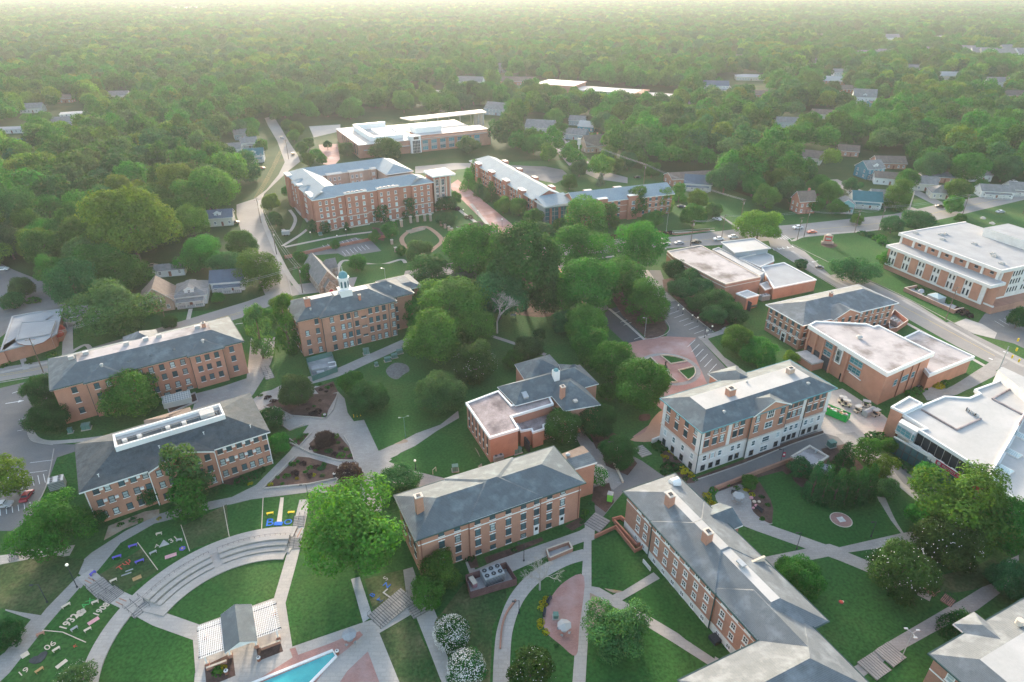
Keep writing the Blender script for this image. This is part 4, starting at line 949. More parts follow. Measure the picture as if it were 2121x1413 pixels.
# ---- bottom-right hall
b=Bld('brick_building','brick hall with white flat roof centre and dark eaves, bottom right corner',(1930,1356),(2115,1248),9.)
W=b.W; ux=b.L(2070,1240,9.)
c0=b.L(1930,1356,9.); 
D=15.5
m=MB(); m.box(.4,-D+.4,0,W+14,-.4,9,'brick_pink'); b.part('wall',m)
r=MB(); r.hip(0,-D,W+15,0,9.,.38,'slate_grey',inset=4.4,top='membrane',over=.3,gut='gutter_dark'); b.part('roof',r)
b.row('L',[-3.5,-7.5,-11.5],[7.2,4.2,1.4],1.3,1.7,'arch',off=.4,curtain=.3)
c=MB(); c.box(.32,-D+.4,5.6,.4,-.4,5.85,'white_trim'); b.part('stone_band',c); 
r=MB(); r.hip(9,-6,14,2.,9.05,.5,'slate_grey',axis='y',over=.3); b.part('roof',r)
for x,y in((12,-11.5),(18,-12.5),(17,-3)):
    q=MB(); q.tube((0,0,0),(0,0,1.),.6,.6,'stone_band',12); q.build('roof_vent',b.root,(x,y,10.6))
b.done()
# ================================================================ GROUND
def big_ground():
    mb=MB(); mb.poly([(-9000,-400,0),(9000,-400,0),(9000,14000,0),(-9000,14000,0)],'ground_base'); o=mb.build('ground'); o['kind']='structure'
big_ground()
def S(name,pts,mat): return sheet(name,pts,mat)
# campus lawn
S('lawn',[(-200,1700),(-200,640),(0,600),(120,640),(320,650),(480,640),(600,600),(620,480),(640,420),(900,400),(960,340),(1200,330),(1450,370),(1640,440),(1850,420),(2121,380),(2500,380),(2900,1700)],'grass')
# main roads
S('road',[G_ for G_ in [(-120,812),(0,790),(105,772),(300,720),(510,655),(610,612),(850,583),(1145,531),(1400,513),(1530,505),(1660,492),(1850,474),(1960,452),(2121,414),(2300,380),(2300,364),(2121,392),(1960,420),(1850,444),(1660,464),(1530,474),(1400,490),(1145,508),(850,560),(610,590),(510,625),(300,688),(105,745),(0,762),(-120,785)]],'asphalt_road')
S('road',[(555,625),(528,560),(505,500),(490,445),(490,424),(527,412),(552,393),(577,362),(590,336),(574,292),(556,262),(548,245),(566,240),(580,262),(600,296),(617,322),(622,335),(600,352),(572,378),(547,402),(540,425),(548,452),(568,502),(590,556),(612,612)],'asphalt_road')
S('road',[(1596,512),(1640,540),(1725,590),(1800,636),(1845,641),(1980,717),(2071,762),(2200,830),(2200,782),(2121,744),(2017,693),(1880,620),(1799,582),(1732,552),(1638,507),(1625,490),(1590,492)],'asphalt_road')
S('road',[(1474,443),(1497,452),(1530,476),(1580,480),(1545,460),(1500,436)],'asphalt_road')
S('brick_street',[(928,385),(983,440),(1030,486),(1060,530),(1150,535),(1072,474),(1012,425),(948,372)],'brick_paving')
S('road',[(860,360),(960,350),(985,346),(985,338),(940,338),(860,345)],'asphalt_road')
# left parking lot and drive
S('parking_lot',[(-150,840),(60,790),(112,768),(112,800),(62,890),(65,905),(75,912),(110,920),(157,921),(157,935),(118,948),(95,1010),(75,1060),(30,1100),(-150,1100)],'asphalt')
strip('path',[(62,880),(68,903),(95,916),(160,913),(222,905)],1.6,'concrete_pale')
S('parking_lot',[(0,545),(30,560),(120,595),(140,640),(60,650),(0,700),(-60,700),(-60,540)],'asphalt')
S('drive',[(133,640),(150,650),(152,735),(128,742)],'concrete_pale')
# paths around left dorms
S('path',[(546,748),(560,740),(520,700),(510,790),(500,800),(395,830),(420,842),(515,815),(525,800)],'concrete')
strip('path',[(556,700),(548,748),(520,800),(490,830),(400,845)],4.4,'concrete')
strip('path',[(400,826),(460,810),(520,790)],5,'concrete')
strip('path',[(520,845),(600,800),(690,775),(760,745),(850,705)],4.6,'concrete')
# central plaza
S('plaza',[(520,830),(545,812),(600,800),(690,800),(714,826),(720,855),(733,873),(754,870),(784,934),(830,915),(862,898),(912,880),(949,851),(951,866),(905,893),(860,924),(830,938),(805,957),(862,977),(925,992),(880,1010),(779,996),(792,1031),(790,1060),(762,1060),(742,1025),(640,1020),(520,1035),(400,1065),(320,1085),(250,1125),(205,1180),(182,1202),(150,1180),(190,1145),(260,1100),(330,1065),(380,1050),(480,1030),(530,1005),(600,935),(640,880),(600,892),(560,870),(520,850)],'concrete')
S('path',[(150,1190),(182,1202),(150,1240),(92,1303),(40,1375),(0,1413),(-60,1440),(-60,1400),(10,1352),(55,1295),(100,1240)],'concrete')
S('path',[(11,1265),(60,1282),(80,1290),(100,1270),(85,1262),(45,1262),(12,1258)],'concrete')
strip('path',[(-40,1165),(10,1160),(60,1150),(110,1145),(150,1140)],3,'concrete_pale')
strip('path',[(838,1180),(850,1215),(868,1250)],3.4,'concrete')
strip('path',[(868,1240),(905,1330),(945,1430)],3.6,'concrete_pale')
S('path',[(727,1200),(745,1195),(772,1277),(752,1290)],'concrete_raw')
# concrete near dorm D
S('path',[(955,1140),(985,1180),(1030,1160),(1200,1100),(1235,1080),(1235,1095),(1215,1120),(1160,1140),(1060,1185),(1000,1205),(975,1195)],'concrete_pale')
strip('path',[(1222,1085),(1216,1200),(1207,1300),(1198,1430)],2.2,'concrete_pale')
strip('path',[(1213,1148),(1165,1163),(1110,1195),(1070,1240),(1047,1300),(1040,1360),(1038,1430)],2.9,'concrete_pale')
strip('path',[(1222,1218),(1300,1262),(1400,1322),(1500,1385)],2.3,'concrete_pale',sm=False)
strip('path',[(1276,1240),(1360,1192)],1.9,'concrete_pale',sm=False)
S('brick_terrace',smooth([(1210,1195),(1170,1205),(1140,1240),(1125,1280),(1132,1310),(1160,1335),(1193,1358),(1200,1300)],4,True),'brick_paving')
# service drives in the middle
S('drive',[(1040,1000),(1200,925),(1245,910),(1330,955),(1372,985),(1437,990),(1540,955),(1640,905),(1725,885),(1760,900),(1770,935),(1640,950),(1560,985),(1480,1015),(1452,1040),(1400,1010),(1295,1015),(1270,1045),(1250,1070),(1235,1075),(1225,1000)],'asphalt')
S('path',[(1190,900),(1208,895),(1270,965),(1290,1000),(1270,1015),(1235,985)],'concrete')
S('court',[(1640,880),(1700,815),(1745,805),(1830,860),(1858,885),(1765,925),(1735,905)],'concrete_pale')
S('path',[(1730,900),(1770,895),(1800,925),(1870,970),(1960,1035),(1960,1075),(1900,1040),(1840,990),(1780,950)],'concrete')
S('drive',[(1838,960),(1860,955),(1935,1000),(1960,1040),(1935,1052),(1870,1000)],'asphalt')
strip('path',[(1825,1030),(1845,1075),(1868,1112)],1.8,'concrete')
# quads right
strip('path',[(1460,1048),(1570,1090),(1740,1150),(1850,1195),(1930,1235)],3.3,'concrete',sm=False)
strip('path',[(1570,1170),(1740,1135),(1900,1112)],3.,'concrete',sm=False)
S('path',[(1692,1325),(1730,1372),(1768,1382),(1776,1377),(1819,1342),(1956,1262),(1991,1243),(2053,1205),(2075,1165),(2110,1150),(2110,1200),(2050,1245),(2024,1264),(1929,1313),(1843,1361),(1790,1401),(1788,1440),(1730,1440),(1700,1385),(1680,1340)],'concrete')
S('patio',smooth([(1487,1010),(1540,1005),(1557,1040),(1575,1060),(1600,1085),(1560,1080),(1490,1045)],4,True),'concrete')
# roundabout plaza
S('brick_plaza',[(1296,712),(1330,700),(1380,697),(1445,700),(1482,688),(1450,705),(1440,712),(1470,760),(1500,800),(1495,830),(1400,850),(1390,870),(1370,905),(1340,912),(1310,905),(1345,880),(1372,850),(1350,830),(1290,790)],'brick_paving')
S('path',smooth([(1372,850),(1385,870),(1378,900),(1350,915),(1305,912),(1335,895),(1350,870)],3,True),'brick_paving_tan')
S('parking_lot',[(1262,640),(1280,636),(1336,703),(1296,712),(1240,660)],'asphalt_dark')
S('parking_lot',[(1345,560),(1368,560),(1388,612),(1478,688),(1445,700),(1380,697),(1388,680),(1352,640),(1340,600)],'asphalt')
S('parking_lot',[(1428,712),(1445,698),(1520,780),(1530,800),(1480,830)],'asphalt')
S('path',[(1445,698),(1482,688),(1512,676),(1522,684),(1466,702),(1500,740),(1530,760),(1530,785)],'concrete')
strip('path',[(1160,552),(1200,610),(1240,660)],2.6,'brick_paving_tan')
S('drive',[(1142,533),(1170,530),(1262,640),(1230,650)],'asphalt')
strip('path',[(1262,640),(1300,672),(1335,704)],1.,'concrete_pale',sm=False)
strip('path',[(1330,560),(1360,600),(1390,625)],5,'concrete_pale')
strip('path',[(1425,625),(1470,655),(1510,690)],2.,'concrete_pale')
# roundabout ring, drawn in the ground plane
c0=G(1385,764); Rr=9.6
def ringpts(r0,r1,a0,a1,n,c): 
    return [(c[0]+r1*math.cos(R(a0+(a1-a0)*i/n)),c[1]+r1*math.sin(R(a0+(a1-a0)*i/n))) for i in range(n+1)]+[(c[0]+r0*math.cos(R(a0+(a1-a0)*(n-i)/n)),c[1]+r0*math.sin(R(a0+(a1-a0)*(n-i)/n))) for i in range(n+1)]
def disc(r,n,c): return [(c[0]+r*math.cos(2*math.pi*i/n),c[1]+r*math.sin(2*math.pi*i/n)) for i in range(n)]
sheet('roundabout_ring',disc(Rr,48,c0),'concrete',world=True)
sheet('roundabout_paving',disc(Rr-1.5,48,c0),'brick_paving',world=True)
for a in (-25,65,155,245):
    pts=[(c0[0]+(Rr-1.6)*math.cos(R(a+t)),c0[1]+(Rr-1.6)*math.sin(R(a+t))) for t in lin(-32,32,9)]+[(c0[0]+2.9*math.cos(R(a)),c0[1]+2.9*math.sin(R(a)))]
    kerb(pts+[pts[0]],.25,.45,'stone_cream','planter_wall',sm=False,world=True)
    sheet('grass_bed',pts,'grass_deep',world=True)
# painted markings
def marks(a,b,n,dx,dy,w=.12,mat='white_paint',skip=()):
    A=G(*a);B=G(*b)
    mb=MB(); z=gz(*A)+.012
    D=G(a[0]+dx,a[1]+dy); d=(D[0]-A[0],D[1]-A[1]); l=math.hypot(*d); nx,ny=-d[1]/l*w/2,d[0]/l*w/2
    for i in range(n):
        if i in skip: continue
        t=i/(n-1) if n>1 else 0; x=A[0]+(B[0]-A[0])*t; y=A[1]+(B[1]-A[1])*t
        mb.poly([(x-nx,y-ny,z),(x+d[0]-nx,y+d[1]-ny,z),(x+d[0]+nx,y+d[1]+ny,z),(x+nx,y+ny,z)][::1],mat)
    o=mb.build('marking'); o['kind']='structure'; return o
marks((1378,622),(1470,692),10,-20,7); marks((1440,704),(1514,788),9,-16,15,.14); marks((1308,668),(1330,697),2,-16,6); marks((1270,650),(1285,668),2,14,-5)
marks((110,953),(98,975),2,-48,6,.12); marks((53,867),(50,890),2,-14,3); 
marks((90,982),(20,1000),7,4,18,.12); marks((62,1040),(0,1055),6,2,13,.12)
for y in range(3): strip('marking',[(25-5*y,815),(52-5*y,806)],.2,'white_paint',sm=False) if y==0 else None
strip('centre_line',[(-60,786),(105,757),(300,704),(500,646)],.12,'yellow_paint'); strip('centre_line',[(-60,789),(105,760),(300,707),(500,649)],.12,'yellow_paint')
strip('centre_line',[(1140,519),(1400,502),(1520,490)],.14,'yellow_paint'); strip('centre_line',[(1660,478),(1850,459),(1960,436),(2121,403)],.14,'yellow_paint')
strip('centre_line',[(1740,577),(1862,632),(2000,705),(2060,737)],.14,'yellow_paint')
marks((1606,494),(1640,498),6,-14,-10,.35) ; marks((1600,515),(1640,509),5,4,4,.3); marks((1140,512),(1150,528),5,-14,2,.35)
marks((2048,742),(2078,728),2,10,4,.5); marks((2070,760),(2150,720),2,16,8,.5)
def arrow(px,py,ang,s=1.):
    x,y=G(px,py); z=gz(x,y)+.02; mb=MB(); c,n=math.cos(ang),math.sin(ang); T=lambda a,b:(x+(a*c-b*n)*s,y+(a*n+b*c)*s,z)
    mb.poly([T(-2,-.12),T(.6,-.12),T(.6,.12),T(-2,.12)],'white_paint'); mb.poly([T(.6,-.5),T(1.8,0),T(.6,.5)],'white_paint'); o=mb.build('marking'); o['kind']='structure'
arrow(32,833,R(20),1.2); arrow(1620,515,R(200)); arrow(1687,542,R(205)); arrow(500,670,R(20)); arrow(1635,513,R(205))
# stalls by the chapel
S('parking_lot',[(662,512),(735,492),(770,500),(790,520),(714,532),(700,525),(640,530),(630,520)],'asphalt')
marks((668,508),(737,493),8,9,10,.14); marks((716,529),(765,516),7,-8,-9,.14)
S('parking_lot',[(985,340),(1130,345),(1165,352),(1180,365),(1150,380),(1110,372),(1030,352)],'asphalt')
S('lot',[(640,262),(705,258),(705,272),(650,285)],'concrete_pale'); S('plaza',[(660,300),(700,298),(704,330),(690,345),(670,340)],'brick_paving')
S('road',[(1100,255),(1145,262),(1180,300),(1210,330),(1250,355),(1300,368),(1300,380),(1240,372),(1180,345),(1150,310),(1130,290)],'asphalt_road')
strip('road',[(1498,170),(1510,185),(1530,200),(1555,215)],9,'asphalt_road'); strip('road',[(1720,372),(1770,395),(1830,415),(1900,440)],9,'asphalt_road'); strip('road',[(1960,430),(1900,400),(1860,380),(1810,372)],7,'asphalt_road')
S('school_lawn',[(1050,170),(1150,165),(1155,190),(1090,195)],'grass'); S('lawn',[(1480,400),(1620,440),(1640,452),(1530,470),(1450,420)],'grass_deep')
S('field',[(1905,180),(1960,175),(2000,195),(1940,205)],'grass_worn')
strip('road',[(320,10),(360,24),(385,34)],40,'concrete_pale')
# sidewalks by power lines and streets
strip('path',[(537,415),(545,455),(572,520),(598,570),(628,608)],2.,'concrete_pale'); strip('path',[(585,475),(600,480),(612,455),(600,435)],1.6,'concrete_pale')
strip('path',[(585,510),(640,470),(620,440),(605,420)],1.7,'concrete_pale'); strip('path',[(590,512),(700,490),(790,478),(820,470)],2.,'concrete_pale')
strip('path',[(705,585),(700,560),(712,540),(750,545),(790,548),(830,538),(840,545)],1.6,'concrete_pale')
strip('path',[(1640,520),(1720,575),(1800,612),(1850,625)],1.4,'concrete_pale'); strip('path',[(1870,622),(2000,695),(2121,760)],1.4,'concrete_pale'); strip('path',[(1850,655),(1985,728),(2070,775)],1.4,'concrete_pale')
strip('path',[(1150,545),(1280,530),(1380,515)],1.4,'concrete_pale'); strip('path',[(1370,483),(1480,478)],1.4,'concrete_pale',sm=False); strip('path',[(1640,500),(1680,487),(1800,478),(1900,462)],1.6,'concrete_pale')
strip('path',[(995,690),(1030,700),(1075,715),(1130,735)],1.6,'concrete'); strip('path',[(985,460),(945,430),(920,400)],1.8,'concrete_pale')
strip('path',[(975,422),(1010,465),(1045,500)],1.8,'concrete_pale')
strip('path',[(130,742),(175,715),(190,728)],1.4,'concrete_pale'); strip('path',[(395,640),(390,662)],1.4,'concrete_pale',sm=False); strip('path',[(45,738),(55,765)],1.6,'concrete_pale',sm=False)
strip('path',[(0,772),(105,750),(150,740)],1.4,'concrete_pale'); strip('path',[(1860,800),(1925,785),(1960,815),(2040,770),(2075,745)],3.4,'concrete')
S('path',[(1895,792),(1918,790),(1962,808),(2060,765),(2068,775),(2010,805),(1960,825),(1920,830)],'concrete')
S('parking_lot',[(2040,650),(2121,630),(2200,640),(2200,760),(2100,712),(2010,690)],'asphalt'); marks((2060,665),(2118,650),7,20,12,.12)
S('path',[(1975,670),(2010,690),(2060,702),(2065,690),(2035,672),(2000,660)],'concrete_pale')
# brick loops garden near courtyard dorm
strip('path',[(848,478),(832,495),(845,515),(880,525),(905,510),(915,497),(900,480),(880,470),(855,475)],2.2,'brick_paving_tan')
strip('path',[(915,497),(935,490),(930,520),(960,525),(990,510)],2.2,'brick_paving_tan')
S('bed',[(840,478),(885,468),(880,476),(850,484)],'bare_soil')
# mulched ground
S('bed',[(1372,580),(1395,575),(1480,640),(1512,672),(1482,688),(1440,660),(1395,615),(1375,600)],'mulch')
S('bed',[(1262,610),(1300,600),(1370,650),(1383,680),(1372,697),(1340,702),(1290,655)],'mulch')
S('bed',smooth([(950,595),(1090,580),(1150,610),(1140,655),(1060,650),(980,630)],4,True),'mulch')
S('bed',smooth([(1325,860),(1345,858),(1345,870),(1325,872)],3,True),'mulch'); S('bed',[(1215,885),(1240,880),(1285,905),(1280,925),(1235,930)],'mulch')
S('bed',[(545,842),(600,818),(700,815),(680,850),(675,868),(610,862)],'mulch'); S('bed',[(650,805),(690,790),(700,812),(665,822)],'mulch')
S('bed',[(640,920),(665,895),(705,905),(722,925),(735,955),(700,953),(650,938)],'mulch')
S('bed',[(548,1012),(617,946),(640,948),(700,966),(695,990),(640,1003)],'mulch'); S('bed',[(660,1012),(700,1006),(740,1015),(760,1018),(700,1024)],'mulch')
S('bed',[(600,912),(640,898),(620,925),(603,925)],'mulch')
S('bed',[(1370,930),(1412,945),(1420,960),(1400,975),(1375,968)],'mulch'); S('bed',[(1375,985),(1420,975),(1440,1000),(1410,1003),(1380,995)],'mulch')
S('bed',[(1438,990),(1540,952),(1640,912),(1705,892),(1706,898),(1640,920),(1540,960),(1440,996)],'mulch')
S('bed',smooth([(1595,1085),(1560,1060),(1555,1030),(1540,1005),(1580,1000),(1600,1040),(1600,1070)],4,True),'mulch'); S('bed',[(1480,1020),(1500,1005),(1560,985),(1640,955),(1665,975),(1600,990),(1540,1000),(1490,1018)],'mulch')
S('bed',[(1640,985),(1680,985),(1670,1010),(1650,1010)],'mulch'); S('bed',[(1700,930),(1750,920),(1790,970),(1740,985)],'mulch')
S('bed',[(1230,1010),(1262,1000),(1272,1040),(1255,1062),(1225,1040)],'mulch'); S('bed',[(1170,1090),(1205,1070),(1212,1085),(1185,1100)],'mulch')
S('bed',[(1003,1155),(1122,1113),(1126,1120),(1060,1150),(1008,1168)],'mulch'); S('bed',[(967,1160),(985,1150),(992,1175),(975,1178)],'mulch')
S('bed',[(1245,930),(1290,925),(1320,960),(1300,985),(1255,965)],'mulch'); S('bed',[(770,470),(800,475),(795,500),(778,495)],'mulch')
S('bed',[(225,1090),(300,1060),(330,1055),(330,1068),(260,1095),(215,1120)],'bare_soil'); S('bed',[(440,1000),(500,985),(535,990),(480,1005)],'mulch')
S('rock_garden',smooth([(800,766),(818,752),(842,756),(848,768),(836,776),(822,786),(806,780)],4,True),'grey_gravel')
S('soil',smooth([(765,887),(800,900),(845,913),(825,920),(805,918),(795,905)],4,True),'bare_soil'); S('soil',smooth([(972,922),(990,935),(1000,975),(985,960),(965,930)],4,True),'bare_soil')
S('soil',smooth([(1240,1195),(1290,1180),(1308,1188),(1295,1205),(1295,1222),(1270,1228),(1240,1210)],4,True),'bare_soil'); S('soil',smooth([(1262,1188),(1285,1185),(1295,1210),(1275,1225),(1262,1210)],4,True),'gold_soil')
S('soil',[(1222,1228),(1262,1250),(1240,1290),(1216,1315),(1220,1270)],'bare_soil')
S('soil',smooth([(1810,1220),(1850,1215),(1900,1260),(1860,1290),(1810,1280)],4,True),'grass_worn'); S('soil',smooth([(1925,1200),(2000,1180),(2060,1160),(2070,1200),(2000,1225),(1950,1225)],4,True),'grass_worn')
# lawns with their own tone
S('lawn',[(0,1170),(110,1150),(175,1160),(160,1195),(95,1262),(85,1275),(40,1268),(0,1260)],'grass_worn')
S('lawn',[(318,1260),(345,1235),(420,1190),(500,1160),(589,1148),(570,1243),(415,1300)],'grass'); S('lawn',[(190,1413),(205,1360),(262,1275),(290,1283),(400,1316),(405,1413)],'grass_deep')
S('lawn',[(612,1160),(640,1100),(727,1205),(749,1286),(604,1340),(586,1248)],'grass_deep'); S('lawn',[(782,1305),(850,1270),(918,1420),(830,1420)],'grass_worn')
S('lawn',[(757,868),(786,934),(830,914),(862,896),(912,880),(945,850),(860,800),(790,790),(760,830)],'grass_deep')
S('lawn',[(808,950),(866,925),(912,893),(950,868),(1000,958),(960,990),(905,987),(860,972)],'grass_deep')
S('lawn',[(1310,1235),(1370,1200),(1485,1340),(1480,1365),(1420,1325)],'grass_deep'); S('lawn',[(1215,1430),(1220,1320),(1262,1262),(1290,1265),(1495,1400),(1430,1430)],'grass_deep')
S('lawn',[(1225,1120),(1260,1110),(1335,1150),(1355,1185),(1290,1225),(1225,1215)],'grass')
S('lawn',[(1568,990),(1620,976),(1660,1010),(1700,1038),(1760,1048),(1822,1040),(1845,1078),(1866,1105),(1738,1134),(1600,1086),(1604,1060),(1596,1035)],'grass_deep')
S('lawn',[(1600,1175),(1715,1155),(1840,1205),(1900,1260),(1890,1285),(1760,1373),(1715,1320),(1700,1285)],'grass')
S('lawn',[(960,1210),(1045,1190),(1050,1240),(1020,1300),(1015,1420),(950,1420),(900,1290)],'grass_worn')
S('lawn',[(1640,500),(1780,488),(1835,510),(1845,560),(1790,560),(1720,570),(1655,510)],'grass_deep'); S('lawn',[(1800,560),(1850,555),(1960,640),(2010,655),(1960,668),(1870,612)],'grass_deep')
S('lawn',[(200,1195),(295,1135),(330,1180),(260,1225)],'grass_worn'); S('lawn',[(378,1090),(470,1045),(475,1110),(392,1140)],'grass_worn'); S('lawn',[(287,1127),(370,1088),(392,1142),(330,1182)],'grass_deep')
S('lawn',[(470,1047),(545,1032),(542,1097),(475,1112)],'grass'); S('lawn',[(548,1031),(626,1029),(612,1092),(544,1097)],'grass_deep'); S('lawn',[(165,1218),(238,1262),(178,1328),(90,1305)],'grass_deep'); S('lawn',[(88,1308),(178,1330),(150,1413),(5,1413)],'grass')
S('lawn',[(755,1200),(835,1180),(842,1235),(775,1275)],'grass_worn'); S('lawn',[(750,548),(845,545),(835,575),(730,600)],'grass_deep')
# kerbs
for pts in ([(605,612),(590,556),(568,502),(547,452),(538,425),(546,402)],[(1600,515),(1640,541),(1725,592),(1800,638)],[(1640,506),(1732,551),(1800,581),(1880,619),(2017,692)],[(60,880),(58,900),(70,915),(110,922)],[(1336,703),(1300,672),(1262,640)],[(1388,612),(1430,650),(1478,688)],[(1372,655),(1386,676),(1382,690),(1360,700),(1336,703)],[(1376,480),(1480,473)],[(1145,508),(1270,497),(1380,489)],[(0,793),(60,783)],[(112,930),(95,1010),(60,1070)]): kerb(pts)
kerb([(1438,996),(1540,961),(1640,921),(1706,899)],.25,.2)
# ================================================================ TREES
def rnd_dir():
    z=random.uniform(-1,1); t=random.uniform(0,2*math.pi); r=math.sqrt(1-z*z); return Vector((r*math.cos(t),r*math.sin(t),z))
def leafquad(mb,c,n,s,m):
    n=(n+rnd_dir()*.68).normalized(); u=n.orthogonal().normalized(); q=Matrix.Rotation(random.uniform(0,6.28),3,n); u=q@u; v=n.cross(u)
    a=s*random.uniform(.7,1.25); b_=a*random.uniform(.5,.8)
    mb.poly([c-u*a,c-v*b_,c+u*a*.9+n*a*.15,c+v*b_],m)
def crown(kind,n,size,seed):
    random.seed(seed); mb=MB(); lobes=[]
    if kind=='round':
        for i in range(44):
            d=rnd_dir(); 
            if d.z<-.55: d.z=-d.z
            k=random.uniform(.45,.78); lobes.append((Vector((d.x*k,d.y*k,d.z*k*.9)),random.uniform(.15,.34)))
        lobes.append((Vector((0,0,0)),.62))
    elif kind=='spread':
        for i in range(26):
            t=random.uniform(0,6.28); k=random.uniform(.1,.78); lobes.append((Vector((math.cos(t)*k,math.sin(t)*k,random.uniform(-.62,.55)*(1.15-k*.6))),random.uniform(.2,.36)))
    elif kind=='tall':
        for i in range(30):
            z=random.uniform(-.95,1.1); w=math.sqrt(max(.05,1-(z/1.3)**2))*.62*(1 if z<.3 else .85); t=random.uniform(0,6.28); lobes.append((Vector((math.cos(t)*w,math.sin(t)*w,z)),random.uniform(.22,.36)))
        lobes.append((Vector((0,0,0)),.5)); lobes.append((Vector((0,0,.7)),.4))
    elif kind=='pine':
        for i in range(22):
            z=random.uniform(-.9,1.1); w=(.75-.35*max(0,z))*random.uniform(.35,1.); t=random.uniform(0,6.28); lobes.append((Vector((math.cos(t)*w,math.sin(t)*w,z)),random.uniform(.17,.32)))
    elif kind=='cone':
        for i in range(44):
            z=random.uniform(-1,1.0); w=(1-(z+1)/2.15)*.72; t=random.uniform(0,6.28); lobes.append((Vector((math.cos(t)*w,math.sin(t)*w,z)),.16+.2*(1-(z+1)/2)))
    elif kind=='shrub':
        for i in range(14):
            d=rnd_dir(); d.z=abs(d.z)*.8; k=random.uniform(.3,.6); lobes.append((d*k,random.uniform(.3,.45)))
    clumps=[]
    tot=sum(r*r for c,r in lobes)
    per=max(5,int(n/45))
    for c,r in lobes:
        for j in range(max(3,int(per*r*r*len(lobes)/tot*3/3*len(lobes)/len(lobes)))):
            d=rnd_dir(); p=c+d*r
            if any((p-c2).length<r2*.72 for c2,r2 in lobes): continue
            if d.z<-.75: continue
            clumps.append((p,d,c))
    k=max(1,int(n/max(1,len(clumps))))
    for p,d,c in clumps:
        cr=random.uniform(.06,.12)
        for j in range(k):
            q=rnd_dir(); pos=p+Vector((q.x*cr,q.y*cr,q.z*cr*.8)); nn=(q*.35+d*.85+Vector((0,0,.15)))
            leafquad(mb,pos,nn,size,'leaf_mid')
    return mb.mesh('crown')
def blossoms(n,seed,s=.022,low=-.3):
    random.seed(seed); mb=MB()
    for i in range(n):
        d=rnd_dir()
        if d.z<low: d.z=-d.z
        c=d*random.uniform(.86,1.0); c.z*=.9
        for j in range(2): leafquad(mb,c,d+Vector((0,0,.4)),s,'blossom')
    return mb.mesh('blossoms')
def trunkmesh(seed,mat='bark',limbs=6):
    """unit trunk: base at 0, top at 1, radius about .03, with limbs reaching into the crown"""
    random.seed(seed); mb=MB(); p=Vector((0,0,0)); r=.042; pts=[(p,r)]
    for i in range(5):
        p=p+Vector((random.uniform(-.02,.02),random.uniform(-.02,.02),.17)); r*=.82; pts.append((p,r))
    for (a,ra),(b2,rb) in zip(pts,pts[1:]): mb.tube(a,b2,ra,rb,mat,7,False)
    for i in range(limbs):
        a,ra=pts[random.randint(2,5)]; t=6.28*i/limbs+random.uniform(-.3,.3); d=Vector((math.cos(t)*.24,math.sin(t)*.24,random.uniform(.12,.26))); mb.tube(a,a+d,ra*.6,ra*.2,mat,5,False)
    mb.tube((0,0,-.05),(0,0,0.03),.06,.043,mat,7,False)
    return mb.mesh('trunk')
def baremesh(seed,mat='bark_pale'):
    random.seed(seed); mb=MB()
    def br(p,d,l,r,k):
        e=p+d*l; mb.tube(p,e,r,r*.66,mat,5 if k>2 else 3,False)
        if k==0: return
        for i in range(3 if k>1 else 4):
            nd=(d+rnd_dir()*.62+Vector((0,0,.12))).normalized(); br(e,nd,l*random.uniform(.62,.82),r*.6,k-1)
    br(Vector((0,0,0)),Vector((0,0,1)),.28,.024,6)
    return mb.mesh('branches')
PRO={}
for key,kind,n,s,k in (('roundL','round',18000,.034,4),('roundM','round',6000,.052,4),('spreadL','spread',17000,.034,3),('spreadM','spread',5500,.052,3),('tallL','tall',14000,.038,2),('tallM','tall',5200,.054,3),('pine','pine',4500,.055,3),('cone','cone',6000,.052,2),('shrub','shrub',900,.10,3),('roundS','round',1300,.11,4)):
    PRO[key]=[crown(kind,n,s,100+len(key)*7+i) for i in range(k)]
TRK=[trunkmesh(5),trunkmesh(9),trunkmesh(14)]; TRKP=trunkmesh(21,'bark',3); BLO=[blossoms(110,3,.017),blossoms(80,8,.017)]; BLOD=[blossoms(1500,5,.026,-.5)]; BARE=[baremesh(4),baremesh(11)]
NT=0
